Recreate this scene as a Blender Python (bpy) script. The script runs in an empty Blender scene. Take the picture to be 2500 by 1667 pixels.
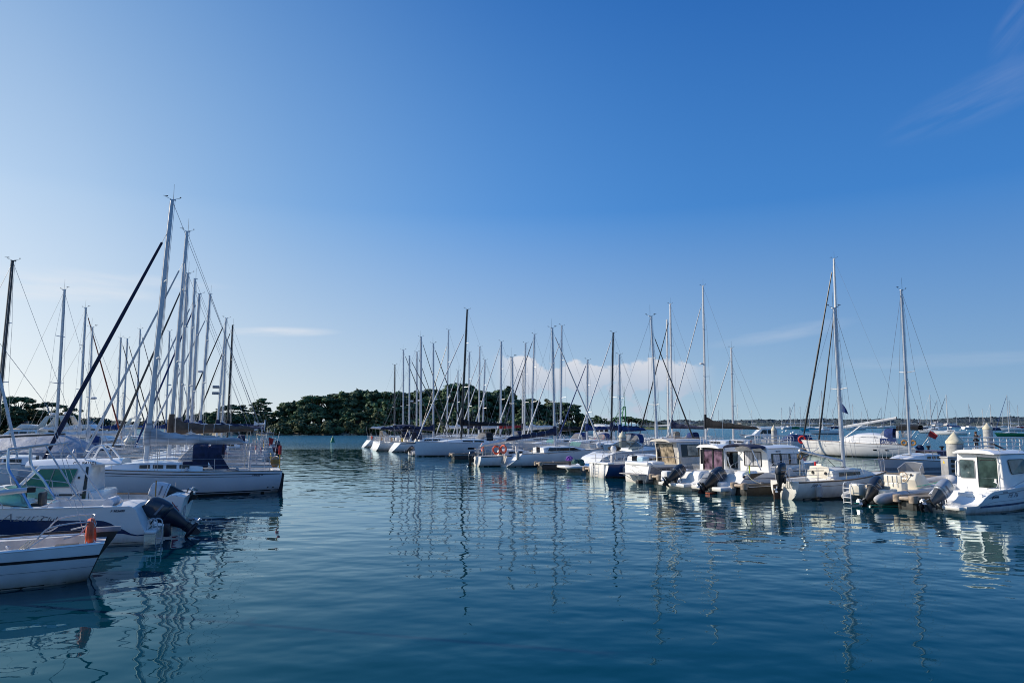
import bpy, bmesh, math, random
from math import sin, cos, pi, radians, atan2, sqrt
from mathutils import Vector, Matrix, Euler
random.seed(11)
SC = bpy.context.scene
COL = SC.collection
V = Vector

# ------------------------------------------------------------------ camera
CAM_H = 3.5
F = 1750.0                      # focal length in pixels of the 2500 px photograph
PITCH = radians(6.504)
cam = bpy.data.objects.new('camera', bpy.data.cameras.new('camera'))
COL.objects.link(cam)
cam.location = (0, 0, CAM_H)
cam.rotation_euler = (pi/2 + PITCH, 0, 0)
cam.data.sensor_width = 36
cam.data.lens = 36*F/2500
cam.data.clip_start = 0.2
cam.data.clip_end = 12000
SC.camera = cam

def ray(px, py):
    a, b = px-1250.0, 833.5-py
    return V((a, F*cos(PITCH)-b*sin(PITCH), F*sin(PITCH)+b*cos(PITCH)))
def G(px, py, z=0.0):           # a pixel's point at height z
    d = ray(px, py); t = (z-CAM_H)/d.z
    return V((d.x*t, d.y*t, z))
def AT(px, Y, py=1060):         # the plan position of a pixel column at depth Y
    d = ray(px, py); return V((d.x/d.y*Y, Y, 0))
def ZAT(px, py, Y):             # height of a pixel at depth Y
    d = ray(px, py); return CAM_H+d.z/d.y*Y

# ------------------------------------------------------------------ materials
MATS = {}
def mat(name, col, rough=0.5, metal=0.0, noise=0.06, scale=6.0, bump=0.0, coat=0.0, spec=0.5, grime=None, dist=0.01, stretch=None):
    if name in MATS: return MATS[name]
    m = bpy.data.materials.new(name); m.use_nodes = True
    nt = m.node_tree; N = nt.nodes; L = nt.links
    b = N['Principled BSDF']
    b.inputs['Roughness'].default_value = rough
    b.inputs['Metallic'].default_value = metal
    b.inputs['Specular IOR Level'].default_value = spec
    b.inputs['Coat Weight'].default_value = coat
    tc = N.new('ShaderNodeTexCoord')
    mp = N.new('ShaderNodeMapping'); L.new(tc.outputs['Object'], mp.inputs[0])
    if stretch: mp.inputs['Scale'].default_value = stretch
    nz = N.new('ShaderNodeTexNoise'); nz.inputs['Scale'].default_value = scale
    nz.inputs['Detail'].default_value = 4
    L.new(mp.outputs[0], nz.inputs['Vector'])
    mx = N.new('ShaderNodeMix'); mx.data_type = 'RGBA'
    c0 = [max(0, c*(1-noise*2.2)) for c in col]; c1 = [min(1, c*(1+noise)) for c in col]
    mx.inputs[6].default_value = (*c0, 1); mx.inputs[7].default_value = (*c1, 1)
    rp = N.new('ShaderNodeMapRange'); rp.inputs[1].default_value = .3; rp.inputs[2].default_value = .65
    L.new(nz.outputs[0], rp.inputs[0]); L.new(rp.outputs[0], mx.inputs[0])
    out = mx.outputs[2]
    if grime:                   # a stain that grows towards the waterline, and runs down in streaks
        sx = N.new('ShaderNodeSeparateXYZ'); L.new(tc.outputs['Object'], sx.inputs[0])
        mr = N.new('ShaderNodeMapRange'); mr.inputs[1].default_value = grime[1]; mr.inputs[2].default_value = 0.02
        L.new(sx.outputs[2], mr.inputs[0])
        n2 = N.new('ShaderNodeTexNoise'); n2.inputs['Scale'].default_value = 3.0; n2.inputs['Detail'].default_value = 6
        m2 = N.new('ShaderNodeMapping'); m2.inputs['Scale'].default_value = (1.6, 1.6, .25)
        L.new(tc.outputs['Object'], m2.inputs[0]); L.new(m2.outputs[0], n2.inputs['Vector'])
        mu = N.new('ShaderNodeMath'); mu.operation = 'MULTIPLY'; L.new(mr.outputs[0], mu.inputs[0]); L.new(n2.outputs[0], mu.inputs[1])
        g = N.new('ShaderNodeMix'); g.data_type = 'RGBA'; g.inputs[7].default_value = (*grime[0], 1)
        L.new(mu.outputs[0], g.inputs[0]); L.new(out, g.inputs[6]); out = g.outputs[2]
    L.new(out, b.inputs['Base Color'])
    if bump:
        bp = N.new('ShaderNodeBump'); bp.inputs['Strength'].default_value = bump; bp.inputs['Distance'].default_value = dist
        L.new(nz.outputs[0], bp.inputs['Height']); L.new(bp.outputs[0], b.inputs['Normal'])
    MATS[name] = m
    return m
def glass(name, tint, rough=0.03, see=0.5):
    if name in MATS: return MATS[name]
    m = bpy.data.materials.new(name); m.use_nodes = True
    nt = m.node_tree; N = nt.nodes; L = nt.links
    out = N['Material Output']; b = N['Principled BSDF']
    b.inputs['Specular IOR Level'].default_value = .5 if rough < .2 else .12; b.inputs['Base Color'].default_value = (*[c*.45 for c in tint], 1); b.inputs['Roughness'].default_value = rough
    tr = N.new('ShaderNodeBsdfTransparent'); tr.inputs[0].default_value = (*tint, 1)
    tc = N.new('ShaderNodeTexCoord'); nz = N.new('ShaderNodeTexNoise'); nz.inputs['Scale'].default_value = 2
    L.new(tc.outputs['Object'], nz.inputs['Vector'])
    mr = N.new('ShaderNodeMapRange'); mr.inputs[3].default_value = see*.85; mr.inputs[4].default_value = min(1, see*1.1)
    L.new(nz.outputs[0], mr.inputs[0])
    mx = N.new('ShaderNodeMixShader'); L.new(mr.outputs[0], mx.inputs[0]); L.new(b.outputs[0], mx.inputs[1]); L.new(tr.outputs[0], mx.inputs[2])
    L.new(mx.outputs[0], out.inputs[0])
    MATS[name] = m
    return m

STAIN = ((.27, .23, .13), .48)
WHITE = mat('white_gelcoat', (.86, .855, .83), .22, noise=.03, scale=1.5, coat=.35, grime=STAIN)
CREAM = mat('cream_gelcoat', (.74, .69, .58), .3, noise=.04, scale=1.5, coat=.25, grime=STAIN)
GREYG = mat('pale_grey_gelcoat', (.50, .51, .54), .28, noise=.05, scale=1.2, coat=.25, grime=STAIN)
OLDW = mat('weathered_white_gelcoat', (.70, .69, .64), .42, noise=.07, scale=2.0, coat=.1, grime=((.25, .22, .14), .5))
DECKM = mat('deck_non_slip', (.70, .69, .66), .6, noise=.06, scale=5, bump=.1)
DECKB = mat('beige_deck', (.52, .46, .36), .6, noise=.08, scale=5, bump=.1)
TEAK = mat('teak', (.30, .19, .11), .6, noise=.2, scale=8, stretch=(.4, 8, 1))
NAVYG = mat('navy_gelcoat', (.012, .025, .10), .2, noise=.05, coat=.4)
BLUEG = mat('blue_gelcoat', (.015, .06, .19), .2, noise=.05, coat=.4, grime=((.2, .2, .16), .2))
GREENG = mat('green_gelcoat', (.02, .22, .08), .25, noise=.05, coat=.3)
TURQ = mat('turquoise_gelcoat', (.03, .38, .55), .3, noise=.05)
REDG = mat('red_gelcoat', (.45, .03, .02), .3, noise=.05)
BLACKG = mat('black_trim', (.012, .013, .016), .35, noise=.1)
ANTIF = mat('dark_antifouling', (.015, .018, .028), .6, noise=.2, grime=((.06, .07, .03), .15))
ALU = mat('grey_aluminium_mast', (.60, .61, .63), .36, .25, noise=.05, scale=3)
ALUW = mat('white_painted_mast', (.76, .76, .74), .35, 0, noise=.03, scale=3)
MASTB = mat('black_carbon_mast', (.018, .018, .02), .3, 0, noise=.1)
MASTG = mat('dark_bronze_mast', (.08, .075, .07), .4, .3, noise=.1)
STEEL = mat('stainless_steel', (.52, .52, .54), .45, .35, noise=.04)
WIRE = mat('steel_wire', (.30, .31, .33), .45, .4, noise=.1)
ROPE = mat('pale_rope', (.55, .50, .38), .9, noise=.2, scale=60)
NAVYC = mat('navy_canvas', (.014, .022, .062), .85, noise=.22, scale=4, bump=.5, dist=.05)
BLUEC = mat('blue_canvas', (.014, .042, .16), .85, noise=.18, scale=4, bump=.5, dist=.05)
BLACKC = mat('black_canvas', (.008, .009, .012), .85, noise=.25, scale=4, bump=.5, dist=.05)
BROWNC = mat('brown_canvas', (.13, .09, .065), .85, noise=.15, scale=4, bump=.5, dist=.05)
WHITEC = mat('white_sailcloth', (.68, .68, .67), .8, noise=.08, scale=3, bump=.6, dist=.06)
GREYC = mat('grey_tarpaulin', (.30, .34, .41), .55, noise=.1, scale=1.6, bump=.6, dist=.1)
BEIGEC = mat('beige_canvas', (.48, .42, .34), .85, noise=.12, scale=4, bump=.4, dist=.05)
REDC = mat('red_canvas', (.38, .03, .03), .85, noise=.15, scale=4, bump=.4, dist=.05)
RUSTC = mat('rust_red_sailcloth', (.28, .06, .03), .8, noise=.15, scale=4)
CLEARC = glass('clear_vinyl', (.80, .81, .83), .5, .55)
SMOKE = mat('smoked_window', (.012, .014, .018), .06, noise=.3, scale=1.5, spec=.6)
MAROON = mat('maroon_window_cover', (.10, .018, .03), .3, noise=.1)
GREENGL = glass('green_tinted_glass', (.10, .52, .38), .04, .45)
AQUAGL = glass('aqua_tinted_glass', (.38, .74, .66), .05, .45)
CURTW = mat('window_with_white_curtain', (.50, .51, .54), .12, noise=.25, scale=14, stretch=(1, 1, .08), spec=.6)
CURTB = mat('window_with_beige_blind', (.42, .34, .24), .12, noise=.35, scale=3, spec=.6)
PURPGL = mat('mauve_tinted_door_glass', (.16, .10, .14), .05, noise=.5, scale=2.5, spec=.6)
SEAGL = mat('sea_green_door_glass', (.035, .062, .058), .05, noise=.5, scale=1.6, spec=.7)
SEAGL2 = mat('grey_green_window_glass', (.10, .15, .16), .06, noise=.35, scale=2.2, spec=.7)
ENGB = mat('dark_engine_paint', (.022, .028, .045), .22, noise=.1, coat=.5)
ENGS = mat('silver_engine_paint', (.42, .44, .46), .3, .45, noise=.05, coat=.4)
ENGW = mat('pale_engine_paint', (.62, .64, .68), .3, noise=.06, coat=.3)
ENGL = mat('black_engine_leg', (.012, .014, .018), .32, noise=.2)
BRONZE = mat('propeller_metal', (.45, .46, .48), .3, .8, noise=.1)
RUBBER = mat('black_rubber', (.015, .015, .016), .7, noise=.2)
TUBEG = mat('grey_inflatable_tube', (.48, .47, .46), .5, noise=.06)
TUBER = mat('maroon_inflatable_tube', (.10, .015, .02), .5, noise=.1)
ORANGE = mat('orange_plastic', (.75, .10, .03), .5, noise=.12, scale=10)
REDP = mat('red_plastic', (.55, .02, .02), .45, noise=.1)
YELLOW = mat('yellow_plastic', (.62, .40, .05), .5, noise=.1)
OCHRE = mat('ochre_cover', (.42, .22, .06), .7, noise=.15)
CONC = mat('pale_concrete', (.44, .44, .42), .7, noise=.12, scale=5, bump=.15, grime=((.12, .12, .10), .9))
CAPM = mat('cream_pile_cap', (.66, .60, .44), .55, noise=.14, scale=4)
PLANK = mat('pontoon_boards', (.21, .175, .135), .75, noise=.3, scale=7, stretch=(9, .4, 1), bump=.3)
BEIGEP = mat('beige_fender_plastic', (.36, .285, .215), .55, noise=.25, scale=7)
FLOAT = mat('wet_black_float', (.016, .017, .016), .45, noise=.3)
GREYP = mat('grey_metal_cabinet', (.34, .34, .35), .45, noise=.08)
WHITEP = mat('white_paint', (.80, .79, .77), .4, noise=.04)
TEXTB = mat('dark_blue_lettering', (.015, .022, .055), .4, noise=.05)
TEXTK = mat('black_lettering', (.012, .012, .014), .4, noise=.05)
TEXTG = mat('grey_lettering', (.20, .21, .24), .4, noise=.05)
TEXTW = mat('white_lettering', (.82, .82, .82), .5, noise=.02)
SKIN = mat('skin', (.45, .24, .16), .6, noise=.08)
HAIR = mat('brown_hair', (.10, .05, .025), .8, noise=.2)
DARKCL = mat('dark_clothes', (.014, .014, .018), .9, noise=.2)
PURPLE = mat('purple_petals', (.20, .05, .42), .7, noise=.3, scale=20)
TEALP = mat('dark_teal_leaves', (.01, .08, .08), .7, noise=.3, scale=20)

# ------------------------------------------------------------------ mesh builder
class MB:
    def __init__(s): s.v = []; s.f = []; s.sm = []
    def add(s, vs, fs, smooth=False):
        o = len(s.v); s.v += [tuple(p) for p in vs]
        s.f += [tuple(i+o for i in f) for f in fs]; s.sm += [smooth]*len(fs)
        return s
    def box(s, x0, x1, y0, y1, z0, z1):
        vs = [(x, y, z) for z in (z0, z1) for y in (y0, y1) for x in (x0, x1)]
        return s.add(vs, [(0, 2, 3, 1), (4, 5, 7, 6), (0, 1, 5, 4), (2, 6, 7, 3), (0, 4, 6, 2), (1, 3, 7, 5)])
    def loft(s, rings, closed=True, caps=True, smooth=True):
        n = len(rings[0]); vs = [p for r in rings for p in r]; fs = []
        for i in range(len(rings)-1):
            for j in range(n if closed else n-1):
                k = (j+1) % n
                fs.append((i*n+j, i*n+k, (i+1)*n+k, (i+1)*n+j))
        s.add(vs, fs, smooth)
        if caps and closed:
            s.add(rings[0], [tuple(range(n))[::-1]]); s.add(rings[-1], [tuple(range(n))])
        return s
    def tube(s, pts, r, n=6, sy=1.0, caps=True):
        pts = [V(p) for p in pts]; m = len(pts)
        rs = r if isinstance(r, (list, tuple)) else [r]*m
        rings = []; up = None
        for i, p in enumerate(pts):
            t = (pts[min(i+1, m-1)]-pts[max(i-1, 0)])
            if t.length < 1e-9: t = V((0, 0, 1))
            t.normalize()
            if up is None:
                a = V((0, 1, 0)) if abs(t.y) < .9 else V((1, 0, 0))
                up = (a-t*a.dot(t)).normalized()
            else:
                up = (up-t*up.dot(t))
                up = up.normalized() if up.length > 1e-6 else V((0, 1, 0))
            w = t.cross(up)
            rings.append([p+(up*cos(2*pi*k/n)*sy+w*sin(2*pi*k/n))*rs[i] for k in range(n)])
        return s.loft(rings, True, caps)
    def lathe(s, prof, n=12, c=(0, 0, 0), axis='z', smooth=True):
        rings = []
        for r, h in prof:
            ring = []
            for k in range(n):
                a = 2*pi*k/n; u, w = r*cos(a), r*sin(a)
                ring.append(V(c)+(V((u, w, h)) if axis == 'z' else V((h, u, w)) if axis == 'x' else V((w, h, u))))
            rings.append(ring)
        return s.loft(rings, True, True, smooth)
    def torus(s, c, R, r, axis='x', n=20, m=8, a0=0, a1=2*pi):
        full = abs(a1-a0-2*pi) < 1e-6; rings = []
        for i in range(n if full else n+1):
            a = a0+(a1-a0)*i/n
            ring = []
            for k in range(m):
                b = 2*pi*k/m; q = R+r*cos(b); u, w, h = q*cos(a), q*sin(a), r*sin(b)
                ring.append(V(c)+(V((h, u, w)) if axis == 'x' else V((u, h, w)) if axis == 'y' else V((u, w, h))))
            rings.append(ring)
        if full: rings.append(rings[0])
        return s.loft(rings, True, not full)
    def ell(s, c, rx, ry, rz, n=10, m=6):
        rings = []
        for i in range(1, m):
            a = pi*i/m
            rings.append([V(c)+V((rx*sin(a)*cos(2*pi*k/n), ry*sin(a)*sin(2*pi*k/n), -rz*cos(a))) for k in range(n)])
        return s.loft(rings, True, True)
    def poly(s, pts): return s.add(pts, [tuple(range(len(pts)))])
    def prism(s, pts, fn, a, b):    # pts 2-D; fn(u, v, w) -> 3-D
        n = len(pts)
        A = [fn(u, v, a) for u, v in pts]; B = [fn(u, v, b) for u, v in pts]
        s.add(A+B, [tuple(range(n))[::-1], tuple(range(n, 2*n))]+[(i, (i+1) % n, (i+1) % n+n, i+n) for i in range(n)])
        return s
    def build(s, name, m, parent=None, bevel=0.0, seg=2, loc=None, rot=None, label=None, autosmooth=None):
        me = bpy.data.meshes.new(name); me.from_pydata(s.v, [], s.f)
        me.polygons.foreach_set('use_smooth', s.sm)
        bm = bmesh.new(); bm.from_mesh(me)
        bmesh.ops.remove_doubles(bm, verts=bm.verts, dist=1e-5)
        bmesh.ops.recalc_face_normals(bm, faces=bm.faces)
        if bevel:
            es = [e for e in bm.edges if len(e.link_faces) == 2 and e.calc_face_angle(0) > .5]
            bmesh.ops.bevel(bm, geom=es, offset=bevel, segments=seg, affect='EDGES', profile=.5, clamp_overlap=True)
            for f in bm.faces: f.smooth = True
        bm.to_mesh(me); bm.free()
        if any(s.sm) or bevel:
            try: me.set_sharp_from_angle(angle=radians(autosmooth or 38))
            except Exception: pass
        me.materials.append(m)
        o = bpy.data.objects.new(name, me); COL.objects.link(o)
        if parent is not None: o.parent = parent
        if loc is not None: o.location = loc
        if rot is not None: o.rotation_euler = rot
        if label: o['label'] = label
        return o

def tag(o, label, cat, group=None):
    o['label'] = label; o['category'] = cat
    if group: o['group'] = group
    return o
def thing(name, label, cat, loc=(0, 0, 0), rz=0.0, group=None):
    o = bpy.data.objects.new(name, None); COL.objects.link(o)
    o.location = loc; o.rotation_euler = (0, 0, rz); o.empty_display_size = .3
    return tag(o, label, cat, group)
KIDS = {}
def copy_tree(o, parent=None):
    c = o.copy(); COL.objects.link(c)
    if parent is not None: c.parent = parent
    for ch in list(o.children): copy_tree(ch, c)
    return c
def text(name, s, size, m, parent, loc, rot, shear=0.0, offset=0.0, sx=1.0):
    cu = bpy.data.curves.new(name, 'FONT'); cu.body = s; cu.size = size; cu.shear = shear; cu.offset = offset
    cu.extrude = .002; cu.resolution_u = 3
    t = bpy.data.objects.new(name, cu); COL.objects.link(t)
    dg = bpy.context.evaluated_depsgraph_get(); dg.update()
    me = bpy.data.meshes.new_from_object(t.evaluated_get(dg)); bpy.data.objects.remove(t); bpy.data.curves.remove(cu)
    me.name = name; me.materials.clear(); me.materials.append(m)
    if sx != 1.0:
        for v in me.vertices: v.co.x *= sx
    o = bpy.data.objects.new(name, me); COL.objects.link(o); o.parent = parent; o.location = loc; o.rotation_euler = rot
    return o

# ------------------------------------------------------------------ sun and sky
SUN_AZ = V((-0.965, 0.262, 0)).normalized(); SUN_EL = radians(27)
sd = V((SUN_AZ.x*cos(SUN_EL), SUN_AZ.y*cos(SUN_EL), sin(SUN_EL)))
sl = bpy.data.lights.new('sun', 'SUN'); sl.energy = 5.0; sl.angle = radians(.53); sl.color = (1, .90, .76)
so = bpy.data.objects.new('sun', sl); COL.objects.link(so); so.rotation_euler = (-sd).to_track_quat('-Z', 'Y').to_euler()

W = bpy.data.worlds.new('World'); SC.world = W; W.use_nodes = True
def build_world():
    nt = W.node_tree; N = nt.nodes; L = nt.links
    bg = N['Background']
    def math_(op, a, b=None, clamp=False):
        n = N.new('ShaderNodeMath'); n.operation = op; n.use_clamp = clamp
        for i, q in enumerate((a, b)):
            if q is None: continue
            if isinstance(q, (int, float)): n.inputs[i].default_value = q
            else: L.new(q, n.inputs[i])
        return n.outputs[0]
    def rng(x, a, b, c=0, d=1, smooth=False):
        n = N.new('ShaderNodeMapRange'); n.clamp = True
        if smooth: n.interpolation_type = 'SMOOTHSTEP'
        L.new(x, n.inputs[0])
        for i, q in enumerate((a, b, c, d)): n.inputs[i+1].default_value = q
        return n.outputs[0]
    def mix(f, a, b):
        n = N.new('ShaderNodeMix'); n.data_type = 'RGBA'
        for i, q in ((0, f), (6, a), (7, b)):
            if isinstance(q, (int, float)): n.inputs[i].default_value = q
            elif isinstance(q, tuple): n.inputs[i].default_value = (*q, 1)
            else: L.new(q, n.inputs[i])
        return n.outputs[2]
    def ramp(x, stops):
        n = N.new('ShaderNodeValToRGB'); cr = n.color_ramp; cr.interpolation = 'B_SPLINE'
        while len(cr.elements) < len(stops): cr.elements.new(.5)
        for e, (p, c) in zip(cr.elements, stops): e.position = p; e.color = (*c, 1)
        L.new(x, n.inputs[0]); return n.outputs[0]
    sky = N.new('ShaderNodeTexSky'); sky.sky_type = 'NISHITA'; sky.sun_disc = False
    sky.sun_elevation = SUN_EL; sky.sun_rotation = atan2(SUN_AZ.x, SUN_AZ.y) % (2*pi)
    sky.dust_density = .3; sky.ozone_density = 3.0; sky.air_density = 1.0
    S = .10
    tc = N.new('ShaderNodeTexCoord')
    sep = N.new('ShaderNodeSeparateXYZ'); L.new(tc.outputs['Generated'], sep.inputs[0])
    x, y, z = sep.outputs
    el = math_('ARCSINE', z)                       # radians
    az = math_('ARCTAN2', x, y)
    dt = N.new('ShaderNodeVectorMath'); dt.operation = 'DOT_PRODUCT'; L.new(tc.outputs['Generated'], dt.inputs[0]); dt.inputs[1].default_value = SUN_AZ
    d = rng(dt.outputs['Value'], -1, 1)
    # clear-sky colours by angle from the sun, at the horizon, half way and high up; unseen sunward end raised as fill
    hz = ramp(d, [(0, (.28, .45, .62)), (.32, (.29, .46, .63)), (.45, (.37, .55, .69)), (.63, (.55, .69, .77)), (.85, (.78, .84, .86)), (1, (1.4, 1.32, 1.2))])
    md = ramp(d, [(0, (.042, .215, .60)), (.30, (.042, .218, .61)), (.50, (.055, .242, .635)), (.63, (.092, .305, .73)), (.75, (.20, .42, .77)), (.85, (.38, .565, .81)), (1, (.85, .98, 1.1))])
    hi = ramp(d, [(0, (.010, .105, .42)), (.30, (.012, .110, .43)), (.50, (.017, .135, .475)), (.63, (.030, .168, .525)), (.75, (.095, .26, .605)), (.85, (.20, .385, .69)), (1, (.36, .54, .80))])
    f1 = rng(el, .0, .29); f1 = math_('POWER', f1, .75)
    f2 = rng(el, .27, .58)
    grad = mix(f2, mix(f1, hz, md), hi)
    grad = mix(rng(el, .62, 1.1), grad, (.085, .24, .60))  # unseen overhead sky brightened, added fill for the boats' dim sides
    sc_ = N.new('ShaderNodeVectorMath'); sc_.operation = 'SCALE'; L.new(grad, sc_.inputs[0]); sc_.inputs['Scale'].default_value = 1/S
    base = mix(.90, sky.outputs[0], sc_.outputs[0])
    # clouds: a low bank of cumulus and some thin cirrus, by direction
    cv = N.new('ShaderNodeCombineXYZ'); L.new(az, cv.inputs[0]); L.new(el, cv.inputs[1])
    def noise(vec, scale, detail, sx=1, sy=1, off=0):
        mp = N.new('ShaderNodeMapping'); mp.inputs['Scale'].default_value = (sx, sy, 1); mp.inputs['Location'].default_value = (off, off*.7, off)
        L.new(vec, mp.inputs[0])
        n = N.new('ShaderNodeTexNoise'); n.inputs['Scale'].default_value = scale; n.inputs['Detail'].default_value = detail; n.inputs['Roughness'].default_value = .55
        L.new(mp.outputs[0], n.inputs['Vector']); return n.outputs[0]
    def A(px, py):
        r = ray(px, py).normalized(); return atan2(r.x, r.y), math.asin(r.z)
    a0, e0 = A(1215, 935); a1, e1 = A(1735, 868)
    nb = noise(cv.outputs[0], 34, 6, 1, 1.15, 3.2)
    nb2 = noise(cv.outputs[0], 11, 3, 1, 1, 8.1)
    ex = math_('MULTIPLY', rng(az, a0-.012, a0+.03, 0, 1, True), rng(az, a1-.05, a1+.012, 1, 0, True))
    top = math_('ADD', e1-.006, math_('MULTIPLY', math_('SUBTRACT', nb2, .5), .05))
    th = math_('SUBTRACT', top, el)
    up = rng(th, -.018, .02, -.5, .55)
    dn = rng(el, e0-.022, e0+.014, -.55, 0)
    bk = math_('ADD', math_('ADD', up, dn), math_('MULTIPLY', math_('SUBTRACT', nb, .5), 1.5))
    bank = math_('MULTIPLY', rng(bk, .0, .20, 0, 1, True), ex)
    shade = rng(math_('ADD', el, math_('MULTIPLY', nb, .02)), e0+.0, e1+.012)
    ccol = mix(shade, (.50/S, .56/S, .68/S), (.82/S, .80/S, .82/S))
    base = mix(math_('MULTIPLY', bank, .76), base, ccol)
    def wisp(px, py, rx, ry, amt, off, tilt=0.0):
        nonlocal base
        ca, ce = A(px, py)
        u = math_('SUBTRACT', az, ca); w0 = math_('SUBTRACT', el, ce)
        w = math_('SUBTRACT', w0, math_('MULTIPLY', u, tilt))
        qq = math_('ADD', math_('POWER', math_('ABSOLUTE', math_('DIVIDE', u, rx/F)), 2.0), math_('POWER', math_('ABSOLUTE', math_('DIVIDE', w, ry/F)), 2.0))
        m0 = rng(qq, 0, 1, 1, 0, True)
        cw = N.new('ShaderNodeCombineXYZ'); L.new(u, cw.inputs[0]); L.new(w, cw.inputs[1])
        nn = noise(cw.outputs[0], 22, 5, .35, 2.4, off)
        f = math_('MULTIPLY', math_('MULTIPLY', m0, rng(nn, .35, .72)), amt)
        base = mix(f, base, (.86/S, .86/S, .88/S))
    wisp(60, 698, 300, 34, .55, 1.0)
    wisp(280, 680, 260, 20, .35, 2.0)
    wisp(690, 810, 150, 14, .65, 4.0, .03)
    wisp(2420, 225, 230, 60, .08, 5.0, .25)
    wisp(2480, 60, 60, 60, .07, 6.0, .9)
    wisp(1900, 815, 190, 24, .16, 7.0, .12)
    wisp(2300, 880, 300, 20, .10, 9.0)
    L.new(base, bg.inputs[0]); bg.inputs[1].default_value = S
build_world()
SC.view_settings.view_transform = 'Standard'; SC.view_settings.look = 'None'; SC.view_settings.exposure = 0
SC.render.engine = 'CYCLES'
SC.cycles.use_denoising = True; SC.cycles.filter_width = 1.0
SC.cycles.max_bounces = 8; SC.cycles.transparent_max_bounces = 12
SC.cycles.caustics_reflective = False; SC.cycles.caustics_refractive = False
try: SC.cycles.denoiser = 'OPENIMAGEDENOISE'
except Exception: pass

# ------------------------------------------------------------------ water
def water():
    m = bpy.data.materials.new('sea_water'); m.use_nodes = True
    nt = m.node_tree; N = nt.nodes; L = nt.links; b = N['Principled BSDF']
    geo = N.new('ShaderNodeNewGeometry')
    def mth(op, a, b_=None):
        n = N.new('ShaderNodeMath'); n.operation = op
        for i, q in enumerate((a, b_)):
            if q is None: continue
            if isinstance(q, (int, float)): n.inputs[i].default_value = q
            else: L.new(q, n.inputs[i])
        return n.outputs[0]
    def noise(scale, detail, sx, sy, rot, off=0, rough=.5, dist=0):
        mp = N.new('ShaderNodeMapping'); mp.inputs['Scale'].default_value = (sx, sy, 1); mp.inputs['Rotation'].default_value = (0, 0, rot); mp.inputs['Location'].default_value = (off, off, 0)
        L.new(geo.outputs['Position'], mp.inputs[0])
        n = N.new('ShaderNodeTexNoise'); n.inputs['Scale'].default_value = scale; n.inputs['Detail'].default_value = detail
        n.inputs['Roughness'].default_value = rough; n.inputs['Distortion'].default_value = dist
        L.new(mp.outputs[0], n.inputs['Vector']); return n.outputs[0]
    a = noise(.55, 1.5, 1, 1.5, .35)               # long soft undulation
    c = noise(1.5, 1.2, 1, 1.25, -.5, 5)           # ripples
    e = noise(6.0, 2.0, 1, 1.15, .9, 9)            # fine ripples
    # wind patches: position on the water decides how ruffled it is
    wp = noise(.035, 2, 1, 2.2, .2, 3)
    sx = N.new('ShaderNodeSeparateXYZ'); L.new(geo.outputs['Position'], sx.inputs[0])
    far = N.new('ShaderNodeMapRange'); far.inputs[1].default_value = 95; far.inputs[2].default_value = 140; L.new(sx.outputs[1], far.inputs[0])
    # outside the marina (right of the outer pontoon) and in the channel the breeze ruffles the surface
    rt = mth('ADD', mth('MULTIPLY', sx.outputs[0], .62), mth('MULTIPLY', sx.outputs[1], .79))
    out = N.new('ShaderNodeMapRange'); out.inputs[1].default_value = 92; out.inputs[2].default_value = 100; L.new(rt, out.inputs[0])
    ruf = mth('MAXIMUM', far.outputs[0], out.outputs[0])
    pw = N.new('ShaderNodeMapRange'); pw.inputs[1].default_value = .42; pw.inputs[2].default_value = .62; L.new(wp, pw.inputs[0])
    calm = mth('ADD', .45, mth('MULTIPLY', pw.outputs[0], .85))
    h = mth('ADD', mth('MULTIPLY', a, .040), mth('MULTIPLY', mth('MULTIPLY', c, calm), .014))
    h = mth('ADD', h, mth('MULTIPLY', mth('MULTIPLY', e, calm), .0008))
    g = noise(2.2, 3, 1, 1.6, .3, 2, .6)
    h = mth('ADD', h, mth('MULTIPLY', mth('MULTIPLY', g, ruf), .22))
    bp = N.new('ShaderNodeBump'); bp.inputs['Strength'].default_value = 1; bp.inputs['Distance'].default_value = 1.0
    L.new(h, bp.inputs['Height'])
    rr = N.new('ShaderNodeMapRange'); rr.inputs[3].default_value = .015; rr.inputs[4].default_value = .12; L.new(ruf, rr.inputs[0])
    N.remove(b)
    def mixc(f, a_, b_):
        n = N.new('ShaderNodeMix'); n.data_type = 'RGBA'; L.new(f, n.inputs[0])
        for i, q_ in ((6, a_), (7, b_)):
            if isinstance(q_, tuple): n.inputs[i].default_value = (*q_, 1)
            else: L.new(q_, n.inputs[i])
        return n.outputs[2]
    fr = N.new('ShaderNodeFresnel'); fr.inputs[0].default_value = 1.333; L.new(bp.outputs[0], fr.inputs['Normal'])
    fs = N.new('ShaderNodeMapRange'); fs.inputs[1].default_value = .10; fs.inputs[2].default_value = .45; L.new(fr.outputs[0], fs.inputs[0])
    gl = N.new('ShaderNodeBsdfGlossy'); L.new(rr.outputs[0], gl.inputs['Roughness']); L.new(bp.outputs[0], gl.inputs['Normal'])
    L.new(mixc(fs.outputs[0], (.16, .40, .42), (.86, 1.0, 1.0)), gl.inputs[0])
    df = N.new('ShaderNodeBsdfDiffuse'); L.new(mixc(ruf, (.0004, .038, .060), (.022, .105, .175)), df.inputs[0])  # ruffled water: reflected sky blue is put into the diffuse colour
    fm = mth('MULTIPLY', mth('POWER', fr.outputs[0], .78), mth('SUBTRACT', 1.0, mth('MULTIPLY', ruf, .12)))
    ms = N.new('ShaderNodeMixShader'); L.new(fm, ms.inputs[0]); L.new(df.outputs[0], ms.inputs[1]); L.new(gl.outputs[0], ms.inputs[2])
    L.new(ms.outputs[0], N['Material Output'].inputs[0])
    q = 7000
    o = MB().add([(-q, -400, 0), (q, -400, 0), (q, q, 0), (-q, q, 0)], [(0, 1, 2, 3)]).build('water', m)
    o['kind'] = 'structure'
    return o
water()
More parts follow.
